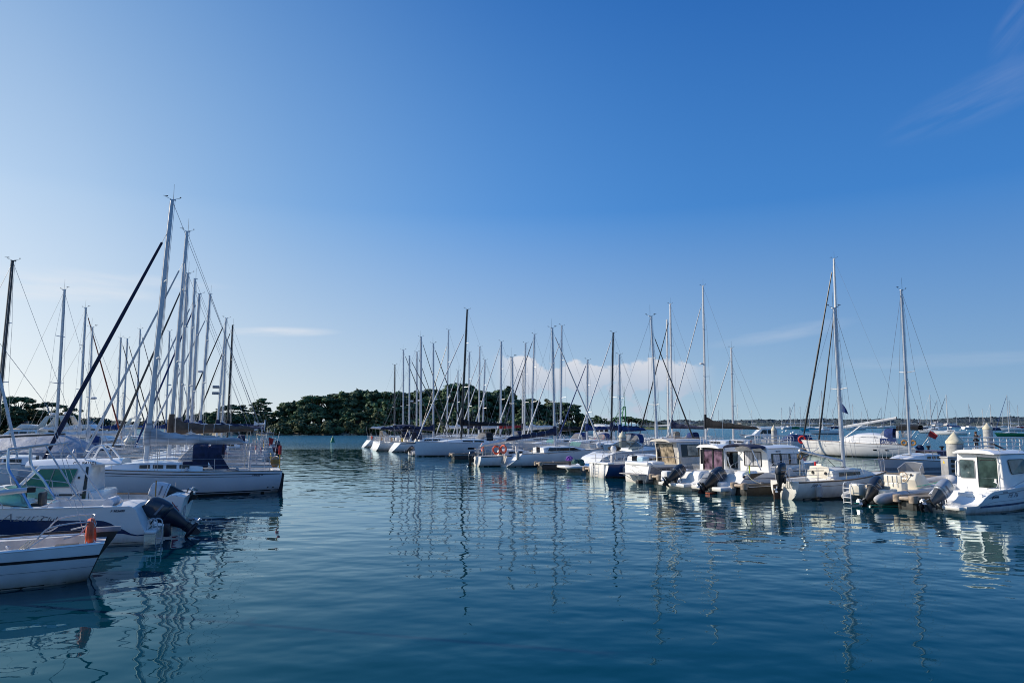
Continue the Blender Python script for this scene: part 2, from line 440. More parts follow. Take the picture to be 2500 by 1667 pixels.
# ------------------------------------------------------------------ hulls
def lerp(a, b, t): return a+(b-a)*t
def interp(tab, t):
    if t <= tab[0][0]: return tab[0][1]
    for (a, p), (b, q) in zip(tab, tab[1:]):
        if t <= b:
            u = (t-a)/(b-a) if b > a else 1; u = u*u*(3-2*u)*.5+u*.5
            return p+(q-p)*u
    return tab[-1][1]
class Hull:
    """x forward from the stern (0) to the bow (L), y to port, z = 0 at the waterline"""
    def __init__(s, L, B, sheer, tr=.75, maxt=.42, rake=.5, slope=.25, draft=.4, kind='sail', fine=1.0, flare=.86):
        s.L, s.B, s.sh, s.tr, s.maxt, s.rake, s.slope, s.draft, s.kind, s.fine, s.flare = L, B, sheer, tr, maxt, rake, slope, draft, kind, fine, flare
    def hb(s, t):
        if t < s.maxt: return s.B*(s.tr+(1-s.tr)*sin(t/s.maxt*pi/2))
        u = (t-s.maxt)/(1-s.maxt)
        return s.B*max(0, (1-u**(2.0*s.fine)))**(.95)
    def sheer(s, t): return interp(s.sh, t)
    def keel(s, t):
        if s.kind == 'sail':
            k = -s.draft*sin(min(1, max(0, (t+.10)/1.08))*pi)**.7
            return k+.10*max(0, 1-t/.15)
        return -s.draft*(1-max(0, (t-.55)/.45)**3*1.0) if t > .55 else -s.draft
    def pt(s, t, u, side=1, off=0.0):
        hb, sh, k = s.hb(t), s.sheer(t), s.keel(t)
        if s.kind == 'sail':
            th = u*pi/2
            y = hb*sin(th)**.62 if u > 0 else 0; z = k+(sh-k)*(1-cos(th))**.92
        else:
            zc = -.02+.55*sh*max(0, (t-.35)/.65)**2.0
            yc = hb*lerp(s.flare, .55, max(0, (t-.4)/.6)**1.5)
            if u < .35: w = u/.35; y = yc*w; z = lerp(k, zc, w**1.2)
            else:
                w = (u-.35)/.65; y = lerp(yc, hb, w**.75); z = lerp(zc, sh, w)
        zz = max(0, z)/max(.3, s.sheer(1) if t > .5 else s.sheer(.1))
        x = t*(s.L-s.rake)+s.rake*max(0, min(1.05, .12+.88*zz))*max(0, (t-.4)/.6)**2
        x += s.slope*max(-.2, z)*max(0, 1-t/.3)
        return V((x, side*(y+off), z))
    def at_z(s, t, z, side=1, off=0.0):
        a, b = 0.0, 1.0
        for _ in range(18):
            m = (a+b)/2
            if s.pt(t, m).z < z: a = m
            else: b = m
        return s.pt(t, (a+b)/2, side, off)
    def deck_pt(s, t, fy=1.0, dz=0.0, side=1):
        p = s.pt(t, 1.0, side); p.y *= fy; p.z += dz; return p
    def shell(s, nt=20, nu=10):
        mb = MB(); ts = [i/nt for i in range(nt+1)]
        for side in (1, -1):
            rows = [[s.pt(t, j/nu, side) for j in range(nu+1)] for t in ts]
            mb.loft(rows, closed=False, smooth=True)
        a = [s.pt(0, j/nu, 1) for j in range(nu, -1, -1)]+[s.pt(0, j/nu, -1) for j in range(1, nu+1)]
        mb.poly(a)
        return mb
    def strip(s, t0, t1, z0, z1, side=1, n=14, off=.006, nz=1, mb=None):
        f0 = z0 if callable(z0) else (lambda t: z0); f1 = z1 if callable(z1) else (lambda t: z1)
        mb = mb or MB()
        rows = []
        for i in range(n+1):
            t = lerp(t0, t1, i/n); rows.append([s.at_z(t, lerp(f0(t), f1(t), j/nz), side, off) for j in range(nz+1)])
        return mb.loft(rows, closed=False, smooth=True)
    def band(s, t0, t1, z0, z1, n=14, off=.006, nz=1):
        mb = s.strip(t0, t1, z0, z1, 1, n, off, nz); return s.strip(t0, t1, z0, z1, -1, n, off, nz, mb)
    def deck(s, well=None, n=22, t0=0.0, dz=-.015, camber=.05):
        """deck sheet; well = (t0, t1, half width, floor z)"""
        mb = MB(); ts = sorted(set([lerp(t0, 1, i/n) for i in range(n+1)]+([well[0], well[1]] if well else [])))
        def cw(t): return min(well[2], s.hb(t)*.8) if well else 0
        for a, b in zip(ts, ts[1:]):
            inw = well and a >= well[0]-1e-6 and b <= well[1]+1e-6
            for side in (1, -1):
                A, B_ = s.deck_pt(a, .985, dz, side), s.deck_pt(b, .985, dz, side)
                if inw:
                    ia, ib = V((A.x, side*cw(a), A.z+.02)), V((B_.x, side*cw(b), B_.z+.02))
                else:
                    ia, ib = V((A.x, 0, A.z+camber*min(1, s.hb(a)))), V((B_.x, 0, B_.z+camber*min(1, s.hb(b))))
                mb.add([A, B_, ib, ia], [(0, 1, 2, 3)], True)
                if inw:
                    fa, fb = V((ia.x, ia.y, well[3])), V((ib.x, ib.y, well[3]))
                    mb.add([ia, ib, fb, fa], [(0, 1, 2, 3)])
                    mb.add([fa, fb, V((ib.x, 0, well[3])), V((ia.x, 0, well[3]))], [(0, 1, 2, 3)])
            if well and (abs(a-well[0]) < 1e-6 or abs(b-well[1]) < 1e-6):
                t = a if abs(a-well[0]) < 1e-6 else b
                p = s.deck_pt(t, 1, dz)
                mb.add([(p.x, cw(t), p.z+.03), (p.x, -cw(t), p.z+.03), (p.x, -cw(t), well[3]), (p.x, cw(t), well[3])], [(0, 1, 2, 3)])
        return mb
    def rail(s, t0, t1, r, dz=0.0, n=20, fy=1.0, side=1, mb=None):
        mb = mb or MB(); return mb.tube([s.deck_pt(lerp(t0, t1, i/n), fy, dz, side) for i in range(n+1)], r, 5)

class Cabin:
    """a closed superstructure: side profile (x, z) and half widths that shrink with height and towards the front"""
    def __init__(s, prof, wb, wt, taper=0.0, arc=0.0):
        s.p = prof; s.wb, s.wt, s.taper, s.arc = wb, wt, taper, arc
        s.x0, s.x1 = min(a for a, _ in prof), max(a for a, _ in prof); s.z0, s.z1 = min(b for _, b in prof), max(b for _, b in prof)
    def w(s, x, z):
        w = lerp(s.wb, s.wt, (z-s.z0)/max(.01, s.z1-s.z0))
        u = max(0, (x-s.x0)/max(.01, s.x1-s.x0))
        return w*(1-s.taper*u**1.8)
    def P(s, x, z, side, off=0.0): return V((x, side*(s.w(x, z)+off), z))
    def body(s):
        mb = MB(); n = len(s.p)
        A = [s.P(x, z, 1) for x, z in s.p]; B = [s.P(x, z, -1) for x, z in s.p]
        mb.add(A+B, [tuple(range(n)), tuple(range(n, 2*n))[::-1]]+[(i, i+n, (i+1) % n+n, (i+1) % n) for i in range(n)])
        return mb
    def pane(s, pts, side, off=.008):
        return MB().poly([s.P(x, z, side, off) for x, z in pts])
    def frame(s, pts, side, r=.012, off=.012):
        q = [s.P(x, z, side, off) for x, z in pts]; return MB().tube(q+[q[0]], r, 4)
def rounded(pts, r=.05, n=3):
    out = []; m = len(pts)
    for i in range(m):
        p, a, b = V((*pts[i], 0)), V((*pts[i-1], 0)), V((*pts[(i+1) % m], 0))
        u, w = (a-p), (b-p); ra = min(r, u.length*.45, w.length*.45)
        q0, q1 = p+u.normalized()*ra, p+w.normalized()*ra
        for k in range(n+1):
            t = k/n; c = q0*(1-t)**2+p*2*t*(1-t)+q1*t*t; out.append((c.x, c.y))
    return out
def roof_slab(x0, x1, wa, wb, z, th, camber=.06, droop=.0, n=10, r=.5):
    """a cambered roof shell from aft x0 (half width wa) to fwd x1 (half width wb)"""
    mb = MB(); rings = []
    for i in range(n+1):
        u = i/n; x = lerp(x0, x1, u); e = 1-.10*max(0, abs(u-.5)*2-.75)/.25
        w = lerp(wa, wb, u)*e; zz = z-droop*max(0, u-.5)**2*4; top = []; m = 9
        for k in range(m):
            q = -1+2*k/(m-1); top.append(V((x, w*q, zz+th*(1-abs(q)**6*.75)+camber*(1-q*q))))
        bot = [V((x, w*q*.97, zz+camber*(1-q*q)*.6)) for q in [1-2*k/(m-1) for k in range(m)]]
        rings.append(top+bot)
    return mb.loft(rings, True, True, True)

# ------------------------------------------------------------------ outboard motor, local: +x is forward, pivot at the origin (transom top)
def outboard(parent, loc, tilt=0.0, k=1.0, cowl=ENGB, leg=ENGL, yaw=0.0, label=None, stripe=None, word=None):
    mid = MB()
    def ring(z, cx, lx, wy, n=12, p=2.6):
        out = []
        for i in range(n):
            a = 2*pi*i/n; c, s_ = cos(a), sin(a)
            out.append(V((cx+lx*math.copysign(abs(c)**(2/p), c), wy*math.copysign(abs(s_)**(2/p), s_), z)))
        return out
    mid.loft([ring(z*k, cx*k, lx*k, wy*k) for z, cx, lx, wy in ((.22, -.28, .31, .18), (.05, -.29, .28, .16), (-.12, -.31, .22, .125), (-.36, -.33, .15, .075), (-.52, -.33, .15, .05), (-.62, -.33, .13, .045))])
    mid.lathe([(.01*k, -.62*k), (.055*k, -.56*k), (.075*k, -.40*k), (.075*k, -.2*k), (.04*k, -.07*k), (.005*k, -.03*k)], 10, (0, 0, -.66*k), 'x')
    mid.prism([(-.62*k, -.47*k), (-.18*k, -.47*k), (-.18*k, -.485*k), (-.66*k, -.49*k)], lambda u, v, w: V((u, w, v)), -.13*k, .13*k)
    mid.prism([(-.48*k, -.72*k), (-.2*k, -.72*k), (-.33*k, -.92*k), (-.46*k, -.92*k)], lambda u, v, w: V((u, w, v)), -.012*k, .012*k)
    o = mid.build('outboard_motor', leg, parent, loc=loc, rot=(0, tilt, yaw))
    if label: o['label'] = label
    c = MB(); rs = ((.20, -.29, .29, .175), (.24, -.285, .33, .20), (.42, -.27, .35, .215), (.62, -.25, .34, .21), (.78, -.23, .31, .19), (.87, -.21, .26, .155), (.91, -.19, .17, .10))
    c.loft([ring(z*k, cx*k, lx*k, wy*k, 16, 3.0) for z, cx, lx, wy in rs])
    c.build('cowling', cowl, o)
    b = MB().loft([ring(z*k, cx*k, (lx+.006)*k, (wy+.006)*k, 16, 3.0) for z, cx, lx, wy in ((.27, -.284, .332, .202), (.285, -.283, .334, .203))], True, False)
    b.build('cowling_band', stripe or RUBBER, o)
    pr = MB()
    for i in range(3):
        a = 2*pi*i/3; d = V((0, cos(a), sin(a))); e = V((0, -sin(a), cos(a)))
        c0 = V((-.66*k, 0, -.66*k)); pts = [c0+d*.04*k-e*.03*k+V((.02*k, 0, 0)), c0+d*.19*k-e*.07*k+V((.03*k, 0, 0)), c0+d*.21*k+e*.02*k, c0+d*.15*k+e*.09*k-V((.03*k, 0, 0)), c0+d*.04*k+e*.03*k-V((.02*k, 0, 0))]
        pr.poly(pts)
    pr.lathe([(.05*k, -.75*k), (.06*k, -.6*k)], 8, (0, 0, -.66*k), 'x'); pr.build('propeller', BRONZE, o)
    mb = MB().box(-.14*k, .04*k, -.15*k, -.10*k, -.30*k, .10*k).box(-.14*k, .04*k, .10*k, .15*k, -.30*k, .10*k).box(-.16*k, -.06*k, -.12*k, .12*k, -.25*k, -.05*k)
    mb.build('clamp_bracket', leg, parent, bevel=.01, loc=loc)
    MB().tube(smooth_path([(.02*k, .05*k, .32*k), (.22*k, .07*k, .34*k), (.42*k, .10*k, .10*k), (.50*k, .12*k, -.12*k)], 4), .022*k, 6).build('control_cable', RUBBER, parent, loc=loc)
    for sd in (1, -1): MB().add([V((x*k, sd*.224*k, z*k)) for x, z in ((-.50, .44), (-.12, .44), (-.09, .50), (-.48, .50))], [(0, 1, 2, 3)]).build('decal', GREYP if cowl is ENGB else TEXTG, o)
    if word:
        for sd in (1, -1):
            text('lettering', word, .11*k, TEXTW if cowl is ENGB else TEXTK, o, (-.48*k if sd < 0 else -.06*k, sd*.222*k, .50*k), (pi/2, 0, 0 if sd < 0 else pi), .2)
    return o

def tube_part(name, parent, pts, r, m=STEEL, n=6, label=None):
    return MB().tube(pts, r, n).build(name, m, parent, label=label)
def arc_pts(f, n=12): return [f(i/n) for i in range(n+1)]
def smooth_path(pts, n=6):
    P = [V(p) for p in pts]; out = []
    for i in range(len(P)-1):
        a, b, c, d = P[max(0, i-1)], P[i], P[i+1], P[min(len(P)-1, i+2)]
        for k in range(n):
            t = k/n
            out.append(.5*((2*b)+(-a+c)*t+(2*a-5*b+4*c-d)*t*t+(-a+3*b-3*c+d)*t*t*t))
    return out+[P[-1]]

# ------------------------------------------------------------------ mast, rig
def rig(root, xm, z0, top, rake, L, B, hull, mm, dz_deck, jib=None, jr=.07, jfrac=.97, spreaders=2, back=True, thick=1.0, lod=1, vane=True, antenna=True, jlow=.0, tack=.985, sweep=.12, wire=.007):
    H = top-z0
    X = lambda z: xm-rake*(z-z0)
    if lod == 1: thick *= random.uniform(.90, 1.2)
    r0 = .082*thick; n = 10 if lod > 1 else 8
    pts = [V((X(lerp(z0, top, u)), 0, lerp(z0, top, u))) for u in (0, .25, .5, .75, .93, 1)]
    m = MB(); rings = []
    for p, k in zip(pts, (1, 1, 1, .97, .85, .72)):
        rings.append([p+V((1.32*r0*k*cos(2*pi*i/n), .85*r0*k*sin(2*pi*i/n), 0)) for i in range(n)])
    m.loft(rings); m.box(X(top)-.18, X(top)+.10, -.035, .035, top, top+.05)
    mo = m.build('mast', mm, root)
    lv = {0: [], 1: [.52], 2: [.38, .70], 3: [.28, .52, .76]}[spreaders]; lv = [q+random.uniform(-.035, .035) for q in lv]
    if lod == 1: vane = vane and random.random() > .2; antenna = antenna and random.random() > .35
    if lod == 1 and random.random() < .22:
        zq = lerp(z0, top, random.uniform(.40, .5)); MB().lathe([(.05, -.10), (.22, -.06), (.23, .06), (.10, .12)], 10, (X(zq)+.34, 0, zq)).box(X(zq)+.05, X(zq)+.34, -.04, .04, zq-.10, zq-.06).build('radar_dome', WHITEP, mo)
    tips = {1: [], -1: []}
    for lvl in lv:
        z = lerp(z0, top, lvl); ln = (.30+.62*(1-lvl))*B*.62
        for sd in (1, -1):
            a = V((X(z), sd*.06, z)); b = V((X(z)-sweep*ln*2.2, sd*ln, z+.05)); tips[sd].append(b)
            MB().tube([a, b], [.035, .022], 5, .6).build('spreader', mm if mm in (ALU, ALUW) else ALU, mo)
    t_ = V((X(top), 0, top))
    for sd in (1, -1):
        ch = hull.deck_pt(max(.05, (xm-.25)/L), .96, .02, sd)
        MB().tube([ch]+tips[sd]+[V((X(top-.12*H), 0, top-.12*H)) if jfrac < .93 else t_], wire, 4).build('shroud', WIRE, root)
        if spreaders > 0:
            z = lerp(z0, top, lv[0]); MB().tube([ch+V((-.12, 0, 0)), V((X(z), 0, z-.1))], wire, 4).build('lower_shroud', WIRE, root)
    zf = lerp(z0, top, jfrac); hd = V((X(zf)+.08, 0, zf)); tk = hull.deck_pt(tack, 0, .10)
    if jib:
        a = tk.lerp(hd, .02+jlow); b = tk.lerp(hd, .955)
        n2 = 14; ps = [a.lerp(b, i/n2) for i in range(n2+1)]
        rs = [jr*(.30+1.05*sin(pi*min(1, .12+.80*(i/n2)**.62))**.8)*(1+.10*random.uniform(-1, 1)) if 0 < i < n2 else jr*.3 for i in range(n2+1)]
        rs = [jr*lerp(1.15, .55, (i/n2)**.9)*(1+.07*random.uniform(-1, 1))*(min(1, .45+i*.35) if i < 3 else 1) for i in range(n2+1)]
        MB().tube(ps, rs, 7).build('furled_jib', jib, root)
        if lod > 1: MB().lathe([(.02, 0), (.09, .02), (.09, .10), (.03, .12)], 10, tk.lerp(hd, .006)).build('furling_drum', BLACKG, root)
    MB().tube([tk, hd], wire*1.2, 4).build('forestay', WIRE, root)
    if back:
        bs = hull.deck_pt(.012, 0, .03); MB().tube([bs, t_], wire, 4).build('backstay', WIRE, root)
    MB().tube([V((X(z0)-.16, .05, z0+.2)), t_+V((-.14, .02, 0))], wire*.9, 4).build('halyard', WIRE, root)
    MB().tube([V((X(z0)+.16, -.07, z0+.2)), V((X(top)+.1, -.03, top-.03))], wire*.9, 4).build('halyard', WIRE, root)
    if vane:
        v = MB().tube([t_+V((-.02, 0, .04)), t_+V((-.38, .06, .12))], .009, 4).tube([t_+V((.02, 0, .04)), t_+V((.30, -.05, .16))], .009, 4)
        e = t_+V((.30, -.05, .16)); v.tube([e+V((-.10, 0, .06)), e+V((.14, 0, .06))], [.028, .006], 4); v.tube([e, e+V((0, 0, .07))], .01, 4)
        e = t_+V((-.38, .06, .12)); v.ell(e+V((0, 0, .05)), .045, .045, .03, 6, 4)
        v.build('wind_vane', BLACKG, mo)
    if antenna: MB().tube([t_+V((-.06, .03, .03)), t_+V((-.06, .03, .85))], [.011, .006], 4).build('antenna', BLACKG, mo)
    return X, mo

def boom(root, X, zb, length, cover=None, mm=ALU, rise=.05, big=.30, aft=-1, lod=1, fold=None, low=.17):
    """boom from the mast aft; cover = sail stowed on it"""
    x0 = X(zb)-.10; a = V((x0, 0, zb)); b = V((x0+aft*length, 0, zb+rise*length))
    bo = MB().tube([a, b], [.065, .055], 8, .75).build('boom', mm, root)
    if cover:
        rings = []; n = 16
        for i in range(n+1):
            u = i/n; c = a.lerp(b, .005+.955*u); h = lerp(big, low, min(1, u*1.12)**.55)*(1+.08*sin(u*31)+.05*sin(u*13+1)); h *= 1-.6*max(0, u-.93)/.07
            wd = lerp(.20, .12, u)*(1+.1*sin(u*23+2))
            rings.append([c+V((0, wd*cos(2*pi*k/10)*(1 if sin(2*pi*k/10) < .3 else .62), -.06+h*(1+sin(2*pi*k/10))*1.0)) for k in range(10)])
        cv = MB().loft(rings).build('sail_cover', cover, bo)
        if lod > 1 or fold:
            for u in (.2, .38, .56, .74):
                i = int(u*n); r = [V(p) for p in rings[i]]; c = sum(r, V((0, 0, 0)))/10
                MB().tube([c+(p-c)*1.05 for p in r]+[c+(r[0]-c)*1.05], .012, 4).build('sail_tie', fold or WHITEC, cv)
        fr = [a+V((.02, 0, -.1)), a+V((.30, 0, .1)), a+V((.30, 0, big*2.3)), a+V((-.15, 0, big*2.1))]
        rr = []
        for z, wx in ((-.10, .10), (.05, .16), (big*1.2, .17), (big*2.4, .13)):
            rr.append([V((X(zb+z)+.02+wx*1.2*cos(2*pi*k/10), wx*.9*sin(2*pi*k/10), zb+z)) for k in range(10)])
        MB().loft(rr).build('mast_boot', cover, cv)
    MB().tube([b+V((0, 0, .05)), b.lerp(V((X(zb)-.1, 0, zb)), .0)+V((0, 0, -.05)), V((b.x+.15, 0, zb-1.25))], .012, 4).build('mainsheet', ROPE, root)
    return bo

def sprayhood(root, x0, x1, w, z, h, m, clear=CLEARC, k=5):
    """x0 = front foot, x1 = aft edge (x1 < x0)"""
    def arch(x, hh, ww, zz=z): return [V((x, ww*math.copysign(abs(cos(a))**.55, cos(a)), zz+hh*abs(sin(a))**.75)) for a in [pi*i/12 for i in range(13)]]
    xm_ = lerp(x0, x1, .52)
    r = [arch(x0, h*.16, w*.86), arch(lerp(x0, xm_, .92), h*.86, w*.97), arch(xm_, h*.96, w), arch(lerp(xm_, x1, .5), h*1.02, w), arch(x1, h*1.0, w)]
    o = MB().loft(r[1:], False).build('sprayhood', m, root)
    MB().loft(r[:2], False).build('windscreen', clear, o)
    MB().tube(r[-1], .016, 5).build('hoop', m, o)
    return o
def bimini(root, x0, x1, w, z, zr, m):
    def arch(x, zz): return [V((x, w*cos(a), zz+.22*sin(a))) for a in [pi*i/10 for i in range(11)]]
    o = MB().loft([arch(x0, z-.06), arch(lerp(x0, x1, .5), z+.03), arch(x1, z-.06)], False).build('bimini', m, root)
    for sd in (1, -1):
        MB().tube([V((lerp(x0, x1, .35), sd*w, zr)), V((x0, sd*w, z-.06))], .014, 5).tube([V((lerp(x0, x1, .35), sd*w, zr)), V((x1, sd*w, z-.06))], .014, 5).build('bimini_pole', STEEL, o)
    return o

def rails(root, h, L, lod=1, t0=.02, t1=.96, hgt=.60, push=True, pull=True, fy=.965, gate=None):
    """pulpit, pushpit, stanchions, lifelines"""
    P = lambda t, sd, z: h.deck_pt(t, fy, z, sd)
    n = max(3, int(L/1.9)); ts = [lerp(.16, .86, i/n) for i in range(n+1)]
    if pull:
        a = P(.87, 1, hgt); b = P(.87, -1, hgt); e = h.deck_pt(t1, .0, hgt+.06); e.x += .10
        q = P(.94, 1, hgt+.02); q2 = P(.94, -1, hgt+.02)
        m = MB().tube(smooth_path([a, q, e, q2, b], 5), .014, 5).tube([P(.87, 1, 0), a], .013, 5).tube([P(.87, -1, 0), b], .013, 5)
        m.tube([P(.95, 1, 0), P(.94, 1, hgt+.02)], .013, 5).tube([P(.95, -1, 0), P(.94, -1, hgt+.02)], .013, 5)
        m.tube(smooth_path([P(.87, 1, hgt*.5), P(.94, 1, hgt*.52)], 2), .011, 4).tube([P(.87, -1, hgt*.5), P(.94, -1, hgt*.52)], .011, 4)
        m.build('pulpit', STEEL, root)
    if push:
        for sd in (1, -1):
            m = MB(); c = P(.005, sd, hgt); c2 = V((c.x-.02, c.y*.35, c.z))
            m.tube(smooth_path([P(.15, sd, hgt), P(.07, sd, hgt), c, c2], 4), .015, 5).tube(smooth_path([P(.15, sd, hgt*.5), P(.07, sd, hgt*.5), P(.005, sd, hgt*.5), V((c2.x, c2.y, c2.z-hgt*.5))], 4), .012, 5)
            for p, q in ((P(.15, sd, 0), P(.15, sd, hgt)), (P(.06, sd, 0), P(.06, sd, hgt)), (V((c2.x, c2.y, c2.z-hgt)), c2)): m.tube([p, q], .014, 5)
            m.build('pushpit', STEEL, root)
    for sd in (1, -1):
        for t in ts[:-1]:
            MB().tube([P(t, sd, 0), P(t, sd, hgt)], .012, 4).build('stanchion', STEEL, root)
        for f in (1.0, .5):
            MB().tube([P(t, sd, hgt*f) for t in [.15]+ts], .006, 4).build('lifeline', WIRE, root)

def sailboat(name, label, mast_xy, ang, L, top, fb=1.05, B=None, mm=ALU, cover=WHITEC, jib=WHITEC, jr=.07, hood=None, bim=None, hullm=WHITE, stripe=None,
             slope=.35, lod=1, rake=.02, group=None, cat='sailing yacht', spread=2, xmf=.57, thick=None, jfrac=.97, boot=ANTIF, cov_big=.33, wheel=True, boomlen=None,
             roof=True, winm=SMOKE, boomz=None, tr=.76, rakeb=.45, no_boom=False, railing=True, back=True, sweep=.12, deckm=DECKM, stern_gear=0, boom_rise=.05, coverfold=None, rl=None, antenna=True, boomm=None, nwin=None, wire=.010):
    B = B or L*.155+.12
    xm = L*xmf; h = V((cos(ang), sin(ang), 0))
    base = V((mast_xy.x, mast_xy.y, 0))-h*xm
    r = thing(name, label, cat, base, ang, group)
    hl = Hull(L, B, [(0, fb*.95), (.35, fb), (1, fb*1.22)], tr=tr, maxt=.42, rake=rakeb, slope=slope, draft=.45)
    hl.shell(22 if lod > 1 else 16, 10 if lod > 1 else 8).build('hull', hullm, r)
    hl.band(0.0, .985, -.03, lambda t: .075+.05*t, off=.005).build('boot_stripe', boot, r)
    if stripe:
        hl.band(0.01, .97, lambda t: hl.sheer(t)-.17, lambda t: hl.sheer(t)-.13, off=.005).build('sheer_stripe', stripe, r)
    zc = fb
    well = (.035, .34, B*.52, fb-.42)
    hl.deck(well).build('deck', deckm, r)
    m = MB(); hl.rail(0, 1, .022, .0, 20, 1.0, 1, m); hl.rail(0, 1, .022, .0, 20, 1.0, -1, m); m.build('toe_rail', TEAK if lod > 1 else GREYP, r)
    # coachroof
    zr = fb
    if roof:
        rings = []; st = [(.335, .40), (.36, .46), (.46, .45), (.58, .40), (.68, .27), (.75, .12), (.785, .0)]
        def cw(t): return min(hl.hb(t)*.70, B*.62)
        def ring(t, hh):
            x = t*L; w = cw(t); zd = hl.sheer(t)-.02
            return [V((x, w*q, zd+hh*z_)) for q, z_ in ((1, -.08), (.97, .5), (.90, .92), (.72, 1.0), (0, 1.10), (-.72, 1.0), (-.90, .92), (-.97, .5), (-1, -.08))]
        rings = [ring(t, hh+.02) for t, hh in st]
        co = MB().loft(rings, False, False).poly(rings[0]).build('coachroof', hullm if hullm in (WHITE, CREAM, OLDW) else WHITE, r)
        def side(t, f, sd):
            for (a, p), (b, q) in zip(st, st[1:]):
                if a <= t <= b: hh = lerp(p, q, (t-a)/(b-a)); break
            w = cw(t); zd = hl.sheer(t)-.02
            return V((t*L, sd*(w*lerp(1.0, .965, f)+.007), zd+(hh+.02)*f))
        nw = nwin or (4 if lod > 1 else 2)
        for sd in (1, -1):
            for i in range(nw):
                a = lerp(.385, .60, i/nw)+.006; b = lerp(.385, .60, (i+1)/nw)-.006
                MB().poly([side(a, .30, sd), side(b, .32, sd), side(b, .70, sd), side(a, .70, sd)]).build('window', winm, co)
        zr = fb+.47
        MB().box(.50*L, .54*L, -.28, .28, fb+.46, fb+.52).build('hatch', SMOKE, co); MB().box(.64*L, .69*L, -.27, .27, fb+.35, fb+.42).build('hatch', SMOKE, co)
        MB().poly([V((.334*L-.004, .30, fb+.46)), V((.334*L-.004, -.30, fb+.46)), V((.334*L-.004, -.26, fb-.3)), V((.334*L-.004, .26, fb-.3))]).build('companionway', SMOKE, co)
    thick = thick or (.72+.028*L)
    X, mo = rig(r, xm, fb+.38, top, rake, L, B, hl, mm, fb, jib, jr, jfrac, spread, back, thick, lod, True, antenna, sweep=sweep, wire=wire)
    if not no_boom:
        bz = boomz or fb+1.28
        boom(r, X, bz, boomlen or L*.37, cover, boomm or (mm if mm is not MASTB else MASTB), boom_rise, cov_big, -1, lod, coverfold)
    if railing: rails(r, hl, L, lod)
    if hood: sprayhood(r, .42*L, .30*L, B*.60, fb+.30, .95, hood)
    if bim: bimini(r, .27*L, .06*L, B*.62, fb+1.95, fb+.1, bim)
    if wheel and lod > 0 and L > 8.5:
        MB().torus((.13*L, 0, fb+.45), .40, .016, 'x', 20, 5).box(.13*L-.10, .13*L, -.10, .10, fb-.4, fb+.55).build('steering_wheel', STEEL, r)
    if stern_gear & 1:     # horseshoe buoy, pole and flag on the pushpit
        p = hl.deck_pt(.03, .9, .35, -1); MB().torus(p, .20, .065, 'x', 14, 6, radians(-60), radians(240)).build('horseshoe_buoy', random.choice([YELLOW, OCHRE, ORANGE]), r)
        p = hl.deck_pt(.015, .6, .1, 1); MB().tube([p, p+V((-.35, 0, 1.9))], .012, 4).build('danbuoy_pole', ALUW, r)
    if stern_gear & 2:     # wind generator on a pole
        p = hl.deck_pt(.03, .7, 0, -1); q = p+V((0, 0, 2.3)); MB().tube([p, q], .03, 6).build('generator_pole', STEEL, r)
        m = MB().ell(q+V((0, 0, .1)), .28, .09, .09)
        for i in range(3):
            a = 2*pi*i/3+.4; d = V((0, cos(a), sin(a))); c = q+V((-.22, 0, .1)); m.tube([c, c+d*.55], [.05, .02], 4, .3)
        m.poly([q+V((.2, 0, .1)), q+V((.55, 0, .35)), q+V((.6, 0, 0)), q+V((.3, 0, .02))]); m.build('wind_generator', WHITEP, r)
    if stern_gear & 4:     # stern gantry with a solar panel
        for sd in (1, -1):
            a = hl.deck_pt(.05, .85, 0, sd); MB().tube(smooth_path([a, a+V((-.25, 0, 1.2)), a+V((-.6, -sd*.1, 1.75))], 4), .02, 5).build('gantry_leg', STEEL, r)
        p = hl.deck_pt(.05, 0, 1.8); MB().box(p.x-1.1, p.x+.05, -.6, .6, p.z, p.z+.04).build('solar_panel', NAVYG, r)
    if rl: rl(r, hl, X)
    return r, hl, X
# ================================================================== LEFT BERTHS
HL = V((-.95, -.312, 0)).normalized(); AL = atan2(HL.y, HL.x)
def port_text(root, s, size, m, x, z, y, tilt=0.0, shear=0.0, off=0.0, sx=1.0, name='lettering', yaw=0.0):
    return text(name, s, size, m, root, (x, y, z), (pi/2+tilt, 0, pi+yaw), shear, off, sx)
def star_text(root, s, size, m, x, z, y, tilt=0.0, shear=0.0, off=0.0, sx=1.0, name='lettering', yaw=0.0):
    return text(name, s, size, m, root, (x, -y, z), (pi/2+tilt, 0, yaw), shear, off, sx)
def hull_text(root, h, s, size, m, t, z, side, shear=0.0, off=0.0, sx=1.0, name='lettering'):
    """lettering bent onto the hull side; starts at station t and runs aft (port) or forward (starboard)"""
    o = text(name, s, size, m, root, (0, 0, 0), (0, 0, 0), shear, off, sx)
    for v in o.data.vertices:
        v.co = h.at_z(t-side*v.co.x/(h.L-h.rake), z+v.co.y, side, .010+v.co.z)
    return o

